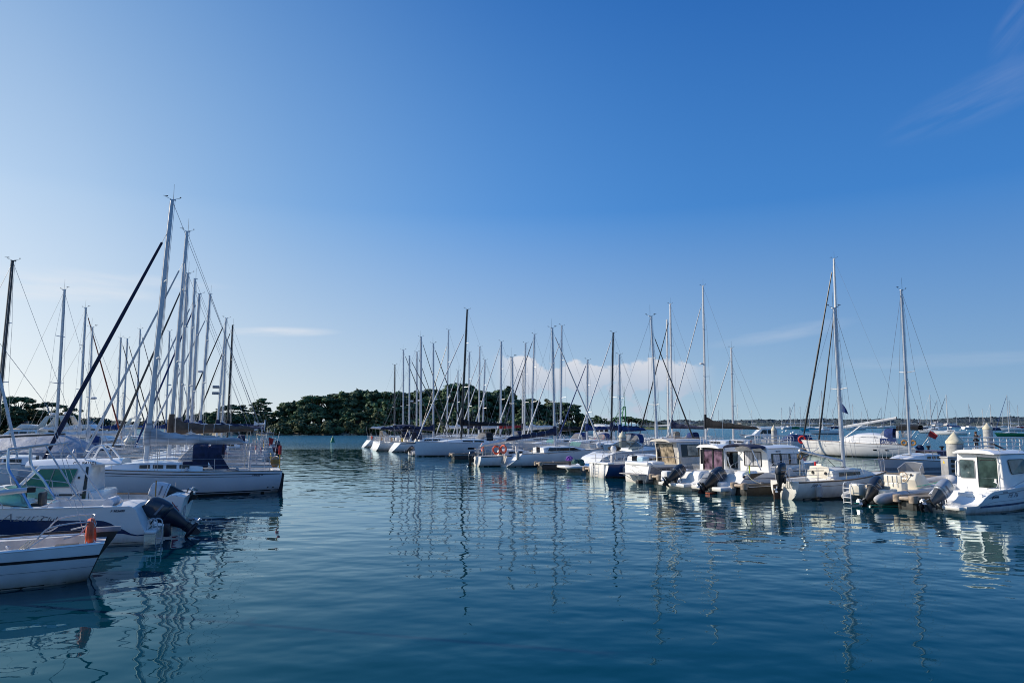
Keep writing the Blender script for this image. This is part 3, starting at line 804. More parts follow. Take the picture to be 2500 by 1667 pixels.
# ---- small old sailing boat nearest the camera
def foreground_boat():
    ang = atan2(-.44, -.90); hd = V((cos(ang), sin(ang), 0)); pt_ = V((-sin(ang), cos(ang), 0))
    st = G(214, 1329, .84)-pt_*.86; st.z = 0
    r = thing('small_sailing_boat', 'small old white sailing boat in the bottom left corner, orange lifebuoy on its stern rail', 'sailing boat', st, ang)
    h = Hull(6.2, 1.18, [(0, .84), (.3, .80), (1, 1.05)], tr=.80, maxt=.45, rake=.6, slope=-.38, draft=.35)
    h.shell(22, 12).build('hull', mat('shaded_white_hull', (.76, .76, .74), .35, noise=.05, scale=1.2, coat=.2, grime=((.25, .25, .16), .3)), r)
    h.band(0, .98, .56, .62, off=.008, nz=2).build('rubbing_strake', BLACKG, r)
    h.band(0, .95, .36, .368, off=.004).build('hull_line', TEXTG, r)
    h.band(0, .98, -.1, .05, off=.004).build('boot_stripe', ANTIF, r)
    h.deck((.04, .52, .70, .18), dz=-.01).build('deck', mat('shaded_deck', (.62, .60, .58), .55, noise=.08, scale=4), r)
    m = MB()
    for sd in (1, -1):
        A = [h.deck_pt(t, .97, .015, sd) for t in (.0, .1, .2, .3, .4, .5)]; m.tube(A, .035, 5)
    m.build('gunwale', WHITE, r)
    # moulded seat inside, stern locker lid
    MB().box(.25, 2.9, .38, .70, .16, .50).build('cockpit_seat', CREAM, r, bevel=.03)
    MB().box(.25, 2.9, -.70, -.38, .16, .50).build('cockpit_seat', CREAM, r, bevel=.03)
    MB().box(.18, .62, .66, .96, .83, .86).build('stern_pad', RUBBER, r, bevel=.01)
    MB().tube([(2.2, .72, .845), (2.75, .74, .845)], .035, 6).build('jib_track', RUBBER, r)
    m = MB().lathe([(.09, 0), (.08, .05), (.055, .07), (.07, .14), (.075, .16)], 12, (3.35, .83, .82)); m.build('winch', STEEL, r)
    # tiller and lifting rudder
    ti = MB().tube([(2.35, .05, .98), (1.2, .03, 1.03), (-.18, 0, 1.02)], [.022, .03, .04], 6).build('tiller', mat('dark_wood', (.03, .022, .02), .4, noise=.3, scale=10), r)
    MB().prism([(-.08, 1.03), (-.58, 1.05), (-.46, .82), (-.20, .45), (-.02, .0), (.02, -.5), (.40, -.5), (.34, 0), (.02, .78)], lambda u, v, w: V((u, w, v)), -.03, .03).build('rudder', FLOAT, r)
    MB().box(-.60, -.08, -.05, .05, .99, 1.10).build('rudder_head', GREYP, r, bevel=.01)
    # pushpit
    for sd in (1, -1):
        c = V((.02, .80*sd, .84))
        m = MB().tube(smooth_path([V((1.75, .95*sd, .34)) if sd > 0 else V((1.5, .9*sd, .84)), V((.95, .90*sd, .95)), V((.72, .88*sd, 1.10))], 5), .018, 6)
        m.build('stern_rail_strut', STEEL, r)
        m = MB().tube(smooth_path([V((.95, .86*sd, 1.02)), V((.78, .86*sd, 1.22)), V((.45, .84*sd, 1.30)), V((.05, .76*sd, 1.32)), V((-.02, .60*sd, 1.30))], 5), .02, 6)
        m.tube([V((-.02, .60*sd, 1.30)), V((.18, .72*sd, 1.05)), V((.48, .80*sd, .98))], .017, 6).tube([V((.06, .74*sd, 1.31)), c], .017, 6)
        m.build('pushpit', STEEL, r)
    # mast off the frame, boom, mainsheet, backstay legs
    xm = 3.75; top = 7.6
    X, mo = rig(r, xm, .95, top, .01, 6.2, 1.18, h, ALU, .85, None, spreaders=1, back=False, thick=.75)
    be = V((1.28, .10, 2.02))
    b0 = V((xm-.1, 0, 1.80))
    b = MB().tube([b0, be], .062, 10, .8).build('boom', ALU, r)
    MB().box(be.x-.14, be.x+.02, be.y-.05, be.y+.05, be.z-.06, be.z+.05).build('boom_end', RUBBER, b, bevel=.01)
    q = b0.lerp(be, .66)
    MB().box(q.x-.03, q.x+.03, q.y-.02, q.y+.02, q.z-.62, q.z-.40).build('mainsheet_block', RUBBER, r, bevel=.01)
    for i in range(3): tube_part('mainsheet', r, [q+V((.03*i-.03, 0, -.05)), q+V((.02*i-.02, 0, -.45)), V((q.x+.20-.16*i, .30+.10*i, .52))], .011, ROPE, 5)
    for sd, e in ((1, V((.05, .72, .92))), (-1, V((.05, -.72, .92)))):
        tube_part('backstay_leg', r, [e, V((1.05, .1*sd, 3.9))], .006, STEEL, 4)
    tube_part('backstay', r, [V((1.05, 0, 3.9)), V((X(top), 0, top))], .005, WIRE, 4)
    # loose mooring line over the gunwale
    for k in range(3):
        a = V((1.0+.05*k, .86, 1.0)); tube_part('rope_coil', r, smooth_path([a, a+V((.08, .05, -.12+.02*k)), a+V((.16, .03, -.18)), a+V((.10, 0, -.30))], 4), .010, ROPE, 4)
    MB().tube(smooth_path([(1.45, .9, .86), (1.5, .80, .90), (1.45, .70, .86)], 3), .02, 5).build('mooring_cleat', STEEL, r)
    # lifebuoy in its holder (a thing of its own)
    P = Matrix.Translation(st) @ Matrix.Rotation(ang, 4, 'Z')
    c = P @ V((-.02, .55, 1.06))
    lb = thing('lifebuoy', 'orange lifebuoy with hanging lines on the stern rail of the small boat nearest the camera', 'lifebuoy', c, ang)
    m = MB().torus((0, 0, 0), .24, .085, 'x', 20, 8); m.build('ring', ORANGE, lb)
    for i in range(4):
        a = pi/4+i*pi/2; MB().torus((0, .24*cos(a), .24*sin(a)), .09, .012, 'y', 10, 4).build('strap', WHITEP, lb)
    MB().tube(smooth_path([(0, -.1, .2), (-.06, -.16, -.1), (-.03, -.2, -.45), (-.05, -.14, -.6)], 4), [.06]*4*3+[.04], 6).build('orange_line', ORANGE, lb)
    return r
foreground_boat()

# ---- open sports boat with navy flash and stainless arch
def sports_boat():
    ang = atan2(-.27, -.963); hd = V((cos(ang), sin(ang), 0)); pr = V((-sin(ang), cos(ang), 0))
    st = G(350, 1327)-pr*.98; st.z = 0
    r = thing('sports_motorboat', 'white sports motorboat with a wide navy flash, stainless arch and big dark outboard', 'motorboat', st, ang)
    sh = [(0, .36), (.012, .38), (.03, .72), (.052, 1.0), (.075, 1.09), (.10, 1.10), (.6, 1.12), (1, 1.28)]
    h = Hull(6.4, 1.20, sh, tr=.86, maxt=.42, rake=.9, slope=-.05, draft=.3, kind='motor', flare=.90)
    h.shell(40, 12).build('hull', mat('sports_hull_white', (.78, .78, .77), .25, noise=.03, scale=1, coat=.4, grime=STAIN), r)
    def zt(t): return interp([(0, .28), (.03, .26), (.06, .30), (.11, .46), (.185, .70), (.22, .735), (1, .90)], t)
    def zb(t): return interp([(0, .245), (.03, .23), (.06, .26), (.11, .33), (.3, .34), (1, .46)], t)
    h.band(0.0, .97, zb, zt, 30, .006, 4).build('navy_flash', NAVYG, r)
    h.band(0, .98, -.1, .06, off=.005).build('boot_stripe', ANTIF, r)
    h.deck((.15, .50, .88, .35), 30).build('deck', mat('sports_deck', (.74, .73, .71), .45, noise=.04, scale=3), r)
    m = MB(); h.rail(.2, 1, .018, 0, 20, 1.0, 1, m); h.rail(.2, 1, .018, 0, 20, 1.0, -1, m); m.build('gunwale_rail', WHITEP, r)
    # coaming / seats / console
    MB().box(1.05, 1.5, -.8, .8, .3, 1.02).build('rear_bench', WHITEC, r, bevel=.06)
    MB().tube([(1.10, -.45, 1.14), (1.05, .75, 1.17)], .14, 10).build('folded_cover', mat('folded_pale_cover', (.62, .63, .66), .8, noise=.15, scale=5, bump=.5, dist=.04), r)
    MB().box(2.8, 3.1, .15, .65, .35, 1.22).box(2.8, 2.92, .15, .65, 1.0, 1.52).build('helm_seat', BLACKG, r, bevel=.05)
    MB().torus((3.33, .40, 1.36), .17, .014, 'x', 16, 5).build('steering_wheel', RUBBER, r)
    # foredeck cuddy
    c = Cabin([(3.45, 1.08), (3.45, 1.24), (4.0, 1.32), (5.4, 1.24), (5.9, 1.12)], .98, .80, .70); c.body().build('foredeck', WHITE, r, bevel=.03)
    # wrap-round windscreen
    pts0 = [V((2.95, 1.06, 1.14)), V((3.5, .98, 1.20)), V((4.15, .72, 1.26)), V((4.45, .35, 1.28)), V((4.5, 0, 1.28))]
    pts1 = [V((2.95, 1.02, 1.18)), V((3.25, .92, 1.50)), V((3.65, .66, 1.62)), V((3.88, .32, 1.66)), V((3.92, 0, 1.66))]
    full = lambda q: q+[V((p.x, -p.y, p.z)) for p in q[-2::-1]]
    a, b = smooth_path(full(pts0), 3), smooth_path(full(pts1), 3)
    ws = MB().loft([a, b], False).build('windscreen', AQUAGL, r)
    MB().tube(b, .016, 5).build('windscreen_frame', GREYP, ws); MB().tube(a, .014, 5).build('windscreen_gasket', BLACKG, ws)
    # arch
    for sd in (1, -1):
        m = MB().tube(smooth_path([(2.95, 1.04*sd, 1.12), (3.30, 1.0*sd, 1.75), (3.62, .88*sd, 2.22), (3.66, .84*sd, 2.78)], 5), .043, 8).build('arch_leg', mat('blue_grey_steel', (.45, .52, .64), .2, .85, noise=.05), r)
        MB().tube(smooth_path([(3.66, .84*sd, 2.74), (4.3, .80*sd, 2.58), (5.2, .6*sd, 2.0), (5.75, .3*sd, 1.35)], 6), .026, 6).build('arch_brace', STEEL, r)
        MB().tube([(3.66, .84*sd, 2.76), (2.65, .86*sd, 2.90)], .035, 6).tube([(2.75, .86*sd, 2.88), (2.05, .98*sd, 1.80), (1.62, 1.04*sd, 1.14)], .024, 6).build('arch_strut', STEEL, r)
        MB().tube(smooth_path([(2.6, 1.05*sd, 1.1), (2.35, 1.05*sd, 1.34), (2.05, 1.05*sd, 1.40), (1.9, 1.05*sd, 1.12)], 5), .016, 5).build('grab_rail', STEEL, r)
        MB().tube(smooth_path([(3.6, 1.1*sd, 1.12), (3.75, 1.08*sd, 1.32), (4.6, .92*sd, 1.42), (5.8, .4*sd, 1.5), (6.2, 0, 1.52)], 5), .014, 5).build('bow_rail', STEEL, r)
        MB().box(2.52, 2.66, 1.04*sd-.05, 1.04*sd+.05, 1.12, 1.17).build('cleat', STEEL, r, bevel=.01)
    MB().tube([(3.66, -.84, 2.78), (3.66, .84, 2.78)], .03, 6).build('arch_crossbar', STEEL, r)
    # swim platform and ladder
    MB().box(-.32, .28, .18, 1.0, .26, .36).build('swim_platform', WHITE, r, bevel=.04)
    MB().box(-.32, .28, -1.0, -.18, .26, .36).build('swim_platform', WHITE, r, bevel=.04)
    m = MB()
    for x in (-.30, -.44): m.tube(smooth_path([(x+.05, .72, -.25), (x, .72, .30), (x+.02, .72, .62), (x+.16, .72, .68), (x+.26, .72, .58), (x+.27, .72, .36)], 5), .018, 6)
    for z in (-.1, .1): m.tube([(-.28, .72, z), (-.42, .72, z)], .014, 5)
    m.build('boarding_ladder', STEEL, r)
    hull_text(r, h, 'Azura', .32, TEXTG, .655, .77, 1, .5, -.006, 1.35)
    hull_text(r, h, 'Club', .19, TEXTB, .485, .75, 1, .4, -.002, 1.35)
    hull_text(r, h, 'F 905600', .085, TEXTB, .165, .95, 1, .1, .002, 1.1)
    outboard(r, (-.42, 0, .36), radians(52), 1.0, mat('dark_blue_engine_paint', (.016, .022, .042), .2, noise=.08, coat=.5), mat('dark_blue_engine_leg', (.012, .016, .032), .3, noise=.1))
    MB().tube(smooth_path([(.3, .1, .95), (.05, .12, 1.05), (-.25, .1, .9)], 4), .03, 6).build('engine_hose', RUBBER, r)
    return r
sports_boat()

# ---- pilot-house fishing boat with green windows
def pilot_boat():
    ang = atan2(-.25, -.968); pr = V((-sin(ang), cos(ang), 0))
    st = AT(452, 26.2)-pr*.3; st.z = 0
    r = thing('pilothouse_boat', 'white pilothouse fishing boat with green tinted windows and a white roof carrying a number', 'motorboat', st, ang)
    sh = [(0, .94), (.06, 1.02), (.12, .86), (.45, .90), (.6, 1.05), (1, 1.40)]
    h = Hull(6.9, 1.24, sh, tr=.9, maxt=.42, rake=.8, slope=-.25, draft=.35, kind='motor', flare=.9)
    h.shell(34, 12).build('hull', WHITE, r)
    h.band(0.02, .97, .62, .645, off=.006).build('hull_line', TEXTG, r); h.band(0, .98, -.1, .06, off=.005).build('boot_stripe', ANTIF, r)
    h.deck((.10, .47, .98, .30), 30).build('deck', DECKM, r)
    for sd in (1, -1): h.rail(.1, .47, .028, .02, 14, .98, sd).build('cockpit_rail', TEAK, r)
    # superstructure: forward trunk + wheelhouse
    tr_ = Cabin([(3.1, .85), (3.1, 1.30), (4.4, 1.36), (5.8, 1.38), (6.35, 1.24)], 1.02, .86, .72); tr_.body().build('trunk_cabin', WHITE, r, bevel=.05)
    c = Cabin([(2.85, .9), (2.85, 2.12), (4.45, 2.10), (5.15, 1.34), (5.15, .9)], 1.03, .86, .25); cb = c.body().build('wheelhouse', WHITE, r, bevel=.05)
    for sd in (1, -1):
        w = rounded([(3.42, 1.36), (3.22, 1.96), (4.40, 1.96), (4.95, 1.36)], .06)
        p = c.pane(w, sd, .010).build('side_window', GREENGL, cb); c.frame(w, sd, .014).build('window_frame', GREYP, p)
        MB().tube([c.P(4.1, 1.37, sd, .014), c.P(3.95, 1.95, sd, .014)], .014, 4).build('window_bar', GREYP, p)
        MB().poly([c.P(2.90, .95, sd, .010), c.P(3.02, .95, sd, .010), c.P(2.98, 2.02, sd, .010), c.P(2.90, 2.02, sd, .010)]).build('door_slot', SMOKE, cb)
        c.pane(rounded([(3.02, 1.06), (3.02, 1.12), (3.72, 1.13), (3.72, 1.07)], .01), sd, .012).build('side_trim', BLACKG, cb)
        MB().box(3.14, 3.20, sd*(c.w(3.2, 1.6)+.0), sd*(c.w(3.2, 1.6)+.02), 1.62, 1.70).build('side_vent', BLACKG, cb)
    MB().poly([(5.0+.02, .5, 1.40), (5.0+.02, -.5, 1.40), (4.50, -.5, 1.98), (4.50, .5, 1.98)]).build('windscreen', GREENGL, cb)
    ro = roof_slab(1.95, 4.95, .80, .62, 2.06, .17, .05, .05).build('roof', WHITE, r)
    MB().tube([(2.0, .0, 2.26), (4.3, 0, 2.28)], .02, 5).build('roof_seam', GREYP, ro)
    for x in (2.75, 3.45):
        for sd in (1, -1): MB().tube([(x, .62*sd, 2.24), (x, .62*sd, 2.30), (x-.5, .62*sd, 2.30), (x-.5, .62*sd, 2.24)], .014, 5).build('roof_rail', STEEL, ro)
    m = MB()
    for sd in (1, -1): m.tube(smooth_path([(3.15, .5*sd, 2.24), (2.95, .42*sd, 2.62), (2.75, .35*sd, 2.72), (2.6, .4*sd, 2.66), (2.3, .55*sd, 2.24)], 4), .035, 6)
    m.tube([(2.8, -.36, 2.71), (2.8, .36, 2.71)], .03, 6); m.build('radar_arch', WHITEP, ro)
    MB().lathe([(.09, 0), (.085, .07), (.02, .12)], 10, (3.75, .1, 2.28)).build('searchlight', STEEL, ro)
    MB().tube([(2.7, .3, 2.7), (2.7, .3, 4.3)], [.016, .006], 5).build('aerial', WHITEP, ro)
    # cockpit coaming step behind the wheelhouse and gear
    MB().box(2.40, 2.85, -.95, .95, .80, 1.18).build('aft_locker', WHITE, r, bevel=.08)
    m = MB()
    for sd in (1, -1): m.tube(smooth_path([(3.0, 1.08*sd, .92), (3.3, 1.14*sd, 1.45), (4.2, 1.10*sd, 1.62), (5.5, .8*sd, 1.85), (6.6, .3*sd, 2.0), (6.9, 0, 2.0)], 5), .016, 5)
    for t in (.62, .74, .86):
        for sd in (1, -1):
            p = h.deck_pt(t, .93, 0, sd); m.tube([p, p+V((.1, -sd*.05, .55))], .013, 5)
    m.build('bow_rail', STEEL, r)
    outboard(r, (.42, 0, .74), radians(72), .88, ENGW, ENGL)
    MB().box(.0, .30, -.95, .95, .60, 1.02).build('stern_bench', WHITE, r, bevel=.06)
    MB().tube([(.75, .9, .9), (.75, .9, 1.52)], .022, 5).build('rod_holder_post', OCHRE, r)
    MB().tube([(1.6, .9, .9), (1.6, .9, 1.22)], .018, 5).build('rod_holder', GREYP, r); MB().tube([(.45, -.9, .95), (.45, -.9, 1.3)], .018, 5).build('rod_holder', GREYP, r)
    MB().poly([V((.02, 1.06, 1.0)), V((.22, 1.12, 1.02)), V((.10, 1.135, .46)), V((-.08, 1.08, .42))]).build('stern_flag', mat('faded_red_cloth', (.30, .035, .05), .8, noise=.25, scale=6), r)
    m = MB()
    for y in (.35, .62): m.tube([(-.12, y, .1), (-.16, y, .62), (-.04, y, .66)], .016, 5)
    for z in (.2, .4): m.tube([(-.14, .35, z), (-.14, .62, z)], .013, 5)
    m.build('stern_ladder', STEEL, r)
    w = lambda x, z: c.w(x, z)
    port_text(ro, 'GV  B41505', .155, TEXTK, 3.42, 2.085, .775, -.0, 0, .003, .95, yaw=-.05)
    port_text(cb, 'MERRY FISHER 695', .10, TEXTB, 4.45, 1.06, w(4.0, 1.1)+.02, -.14, 0, .001, 1.0, yaw=-.03)
    return r
pilot_boat()

# ---- the white yacht with the blue sprayhood whose stern is in the middle of the left group
def near_yacht():
    L = 10.7; B = 1.68; xm = L*.575
    st = V((-12.3, 38.0, 0)); k = ray(356, 1120); mp = V((k.x/k.y*35.5, 35.5, 0)); hd = (mp-st).normalized(); ang = atan2(hd.y, hd.x); st = mp-hd*xm
    topz = ZAT(415, 486, (mp.y)*1.0)
    r, h, X = sailboat('sailing_yacht', 'white sailing yacht with navy sprayhood, thin double stripe and grey and white boom cover', mp, ang, L, topz, fb=1.18, B=B, mm=ALU,
        cover=mat('grey_white_boom_cover', (.50, .51, .53), .8, noise=.22, scale=2.2, bump=.6, dist=.06, stretch=(.4, 1, 3)), jib=NAVYC, jr=.115, jfrac=.87, stripe=BLACKG, slope=-.12, lod=2, rake=.040,
        thick=1.06, boomz=2.50, boomlen=4.55, boom_rise=.0, cov_big=.42, tr=.80, hullm=mat('yacht_hull_white', (.76, .76, .78), .22, noise=.03, scale=.8, coat=.4, grime=((.35, .35, .33), .2)), spread=2, xmf=.575)
    h.band(.10, .96, lambda t: h.sheer(t)-.27, lambda t: h.sheer(t)-.25, off=.005).build('sheer_stripe', TEXTB, r)
    h.band(0, .985, .13, .18, off=.006).build('boot_stripe', BLACKG, r)
    hull_text(r, h, 'DEHLER 34', .085, TEXTB, .135, .92, 1, .3, .003, 1.2)
    for t in (.03, .055):
        p = h.at_z(t, .30, 1, .01); MB().ell(p, .04, .02, .04, 8, 5).build('exhaust_outlet', BLACKG, r)
    s = sprayhood(r, .44*L, .315*L, .98, 1.62, .88, NAVYC)
    MB().box(.315*L-.02, .42*L, -1.0, 1.0, 1.35, 1.64).build('hood_skirt', NAVYC, s, bevel=.04)
    MB().poly([V((.315*L, .98, 1.64)), V((.315*L, .9, 2.40)), V((.275*L, .95, 2.2)), V((.22*L, 1.02, 1.25)), V((.29*L, 1.02, 1.25))]).build('hood_side', NAVYC, s)
    MB().poly([V((.315*L-.03, .70, 2.44)), V((.315*L-.03, -.6, 2.46)), V((.25*L, -.7, 1.75)), V((.25*L, .80, 1.75))]).build('hood_awning', mat('grey_canvas', (.16, .16, .16), .85, noise=.15), s)
    MB().poly([V((.18*L, B*.80, 1.205)), V((.235*L, B*.84, 1.205)), V((.235*L, B*.66, 1.24)), V((.18*L, B*.62, 1.24))]).build('cockpit_cushion', NAVYC, r)
    MB().torus((.13*L, .15, 1.62), .45, .018, 'x', 22, 6).box(.13*L-.10, .13*L, .05, .25, .8, 1.7).build('steering_wheel', STEEL, r)
    p = h.deck_pt(.035, .86, .42, 1); MB().ell(p, .22, .09, .28, 10, 6).build('horseshoe_buoy', OCHRE, r)
    p = h.deck_pt(.01, .7, .1, 1); MB().tube([p+V((0, 0, .7)), p+V((0, 0, 1.15))], .075, 8).build('liferaft_light', REDP, r); MB().tube([p, p+V((0, 0, .75))], .03, 6).build('danbuoy', YELLOW, r)
    MB().tube(smooth_path([p+V((0, .1, .1)), p+V((-.06, .14, -.25)), p+V((.02, .14, -.5))], 4), .012, 4).build('yellow_rope', YELLOW, r)
    for t in (.2, .42):
        q = h.deck_pt(t, .7, .02, 1); MB().lathe([(.10, 0), (.09, .06), (.06, .08), (.075, .16)], 12, q).build('winch', STEEL, r)
    MB().prism([(-.12, 1.0), (-.38, .9), (-.30, -.3), (.05, -.3)], lambda u, v, w: V((u, w, v)), -.03, .03).build('rudder_head', RUBBER, r)
    return r
near_yacht()

# ---- the yachts lying beyond it, each one a little farther
def left_row():
    specs = [  # mast px, depth, top px/py, L, mast, cover, jib, hood, bimini, gear, label
        (415, 43.5, 455, 565, 11.2, ALU, BROWNC, WHITEC, NAVYC, None, 1, 'white yacht with a long brown boom cover, second tall mast of the left row'),
        (436, 48.5, 454, 668, 10.0, ALU, NAVYC, MASTG, None, None, 4, 'white yacht with navy boom cover and a solar panel gantry at its stern'),
        (455, 53.5, 468, 681, 10.2, ALU, BLUEC, WHITEC, BLUEC, None, 3, 'white yacht with a wind generator on a stern pole and bright blue boom cover'),
        (465, 58.5, 486, 718, 9.8, ALU, WHITEC, BLUEC, NAVYC, None, 1, 'white yacht with a blue furled jib in the left row'),
        (486, 64.0, 512, 718, 10.6, ALU, BLUEC, WHITEC, None, NAVYC, 1, 'white yacht with a navy bimini and mast in the middle of the left mast cluster'),
        (528, 73.0, 551, 777, 10.0, ALUW, NAVYC, BLACKC, NAVYC, None, 1, 'white yacht whose pale mast carries two floodlight shaped radar reflectors'),
        (541, 80.0, 552, 829, 8.6, ALU, WHITEC, None, None, None, 1, 'small white yacht with a short mast just left of the black mast'),
        (555, 88.0, 568, 794, 10.4, MASTB, BLACKC, BLACKC, None, None, 0, 'white yacht with a black mast at the far end of the left row'),
    ]
    for i, (px, Y, tx, ty, L, mm, cov, jib, hood, bim, gear, lab) in enumerate(specs):
        mp = AT(px, Y); top = ZAT(tx, ty, Y); ang = AL+random.uniform(-.03, .03)
        xt = AT(tx, Y, ty).x; rake = max(.004, min(.05, (xt-mp.x)/-HL.x/max(1, top-1.4)))
        r, h, X = sailboat('sailing_yacht', lab, mp, ang, L, top, fb=1.05+.02*(i % 3), mm=mm, cover=cov, jib=jib, jr=.085, hood=hood, bim=bim, slope=.30, lod=2 if i < 2 else 1, rake=rake,
                     group='yachts in the left row', stern_gear=gear, jfrac=.97 if i % 2 else .86, boomz=2.85+.1*(i % 2), boomlen=L*.43, cov_big=.5 if i == 0 else .38, stripe=(TEXTB if i % 2 else None))
        if px == 528:
            for k, z in enumerate((.45, .40)):
                zz = lerp(1.4, top, z); MB().box(X(zz)+.12, X(zz)+.75, -.2, .2, zz-.14, zz+.14).build('radar_reflector', GREYP, r, bevel=.05)
        if i == 0:             # compass star on the brown cover
            m = MB(); c = V((X(2.9)-1.15, .32, 2.92))
            for k in range(8):
                a = k*pi/4; ln = .30 if k % 2 == 0 else .17; d = V((cos(a), 0, sin(a))); e = V((-sin(a), 0, cos(a)))
                m.poly([c+d*ln, c+e*.035, c-e*.035])
            m.build('star_emblem', TEXTW, r)
        if i in (4,):
            p = h.deck_pt(.02, .5, .05, 1); m = MB().tube([p, p+V((-.35, 0, 1.25))], .014, 4).build('flag_pole', TEAK, r)
            MB().loft([[p+V((-.33+.02*j, .02*sin(j), 1.2-.02*j)), p+V((-.36-.5*j/4*.0, .03*sin(j*2), .6))] for j in range(2)]+[[p+V((-.75, .05, 1.02)), p+V((-.62, .06, .5))]], False).build('ensign', REDC, m)
    # masts belonging to boats on the far side, bows towards the pontoon
    far = [  # mast px, Y, top, ang vec, L, mast, cover, jib, label
        (-10, 41.8, 27, 637, (-.95, -.312), 9.2, MASTG, None, None, 'yacht cut by the left edge with a dark bronze mast'),
        (-118, 38.5, -150, 560, (.985, -.10), 9.6, ALU, None, WHITEC, 'white yacht whose bow and white furled jib reach in from the left edge'),
        (137, 55.0, 159, 708, (.98, -.10), 10.6, ALU, None, None, 'yacht under a grey tarpaulin tent pierced by its pale mast'),
        (193, 70.0, 200, 752, (.97, .10), 10.0, ALU, WHITEC, RUSTC, 'white yacht with a rust red furled jib behind the grey tarpaulin'),
        (284, 95.0, 287, 825, (.95, .25), 9.6, ALU, BLUEC, MASTG, 'yacht far behind the left boats with a dark furled jib'),
        (300, 101.0, 304, 827, (.95, .25), 9.8, ALU, NAVYC, BLACKC, 'yacht far behind the left boats, black furled jib leaning right'),
        (331, 108.0, 331, 804, (.95, .25), 11.0, ALUW, WHITEC, NAVYC, 'yacht with a slim white mast far behind the left boats'),
        (404, 112.0, 415, 809, (.95, .25), 11.0, ALU, BLUEC, WHITEC, 'yacht far behind the left mast cluster with a grey mast'),
    ]
    for i, (px, Y, tx, ty, hv, L, mm, cov, jib, lab) in enumerate(far):
        mp = AT(px, Y); top = ZAT(tx, ty, Y); ang = atan2(hv[1], hv[0])
        r, h, X = sailboat('sailing_yacht', lab, mp, ang, L, top, fb=1.15, mm=mm, cover=cov, jib=jib, jr=.08, slope=.3, lod=1, rake=.012, group='yachts beyond the left pontoon', no_boom=(i == 2), boomz=2.7, hood=NAVYC if i == 3 else None, xmf=.57)
        if i == 2:             # the tent
            ridge = lambda u: 2.75-.25*abs(u-.45)*2 if u < .75 else lerp(2.6, 1.6, (u-.75)/.25)
            rings = []
            for k in range(15):
                u = k/14; t = lerp(-.02, .93, u); p = h.deck_pt(max(0, t), 1.02, 0, 1); x = t*L; zr = ridge(u); w = max(.25, p.y)
                sag = .05*sin(u*pi*4)**2
                rings.append([V((x, w*1.03, .75)), V((x, w*1.02, 1.35)), V((x, w*.50, lerp(1.35, zr, .62)-sag)), V((x, 0, zr)), V((x, -w*.50, lerp(1.35, zr, .62)-sag)), V((x, -w*1.02, 1.35)), V((x, -w*1.03, .75))])
            MB().loft(rings, False).build('tarpaulin_tent', GREYC, r)
left_row()

# ---- motor yachts in the left background
def motor_yacht(name, label, pos, ang, L, roofm=WHITE, arch=True, group=None, fly=True, curtain=CURTB):
    r = thing(name, label, 'motor yacht', pos, ang, group)
    B = L*.16+.2
    h = Hull(L, B, [(0, 1.0), (.4, 1.15), (1, 1.9)], tr=.9, maxt=.4, rake=1.4, slope=-.1, draft=.5, kind='motor')
    h.shell(20, 8).build('hull', WHITE, r); h.band(0, .98, -.05, .10, off=.006).build('boot_stripe', NAVYG, r)
    h.band(.03, .97, lambda t: h.sheer(t)-.22, lambda t: h.sheer(t)-.15).build('hull_stripe', NAVYG, r)
    h.deck((.05, .22, B*.75, .7)).build('deck', DECKM, r)
    c = Cabin([(.22*L, 1.1), (.22*L, 2.75), (.56*L, 2.75), (.70*L, 1.75), (.86*L, 1.55), (.88*L, 1.3)], B*.82, B*.70, .45); cb = c.body().build('saloon', WHITE, r, bevel=.06)
    for sd in (1, -1):
        for k in range(3):
            x0 = lerp(.25, .55, k/3)*L; x1 = lerp(.25, .55, (k+1)/3)*L-.12
            q = [(x0, 1.9), (x0, 2.5), (x1, 2.5), (x1+(.45 if k == 2 else 0), 1.9)]
            c.pane(rounded(q, .06), sd).build('saloon_window', curtain if k == 0 else SMOKE, cb)
        c.pane([(.70*L, 1.45), (.72*L, 1.58), (.80*L, 1.52), (.79*L, 1.42)], sd).build('fore_window', SMOKE, cb)
    MB().poly([(.565*L, B*.5, 2.66), (.565*L, -B*.5, 2.66), (.685*L, -B*.42, 1.86), (.685*L, B*.42, 1.86)]).build('windscreen', SMOKE, cb)
    ro = roof_slab(.10*L, .60*L, B*.74, B*.62, 2.76, .10, .04).build('roof', roofm, r)
    if fly:
        f = Cabin([(.20*L, 2.85), (.20*L, 3.25), (.44*L, 3.40), (.52*L, 2.88)], B*.62, B*.66, .3); f.body().build('flybridge', WHITE, r, bevel=.05)
        MB().poly([(.44*L, B*.5, 3.42), (.44*L, -B*.5, 3.42), (.40*L, -B*.45, 3.75), (.40*L, B*.45, 3.75)]).build('fly_screen', SMOKE, r)
    if arch:
        a = MB()
        for sd in (1, -1): a.prism([(.16*L, 2.8), (.26*L, 2.8), (.15*L, 4.3), (.10*L, 4.3)], lambda u, v, w: V((u, w, v)), sd*B*.66-.07, sd*B*.66+.07)
        a.box(.09*L, .15*L, -B*.66, B*.66, 4.2, 4.36); ao = a.build('radar_arch', CREAM, r, bevel=.04)
        MB().lathe([(.10, 0), (.36, .06), (.38, .2), (.30, .30), (.05, .34)], 14, (.12*L, 0, 4.42)).build('radar_dome', WHITEP, ao)
        MB().tube([(.12*L, .5, 4.3), (.10*L, .5, 6.2)], [.02, .006], 5).build('aerial', WHITEP, ao)
    rails(r, h, L, 1, push=False, hgt=.7)
    return r
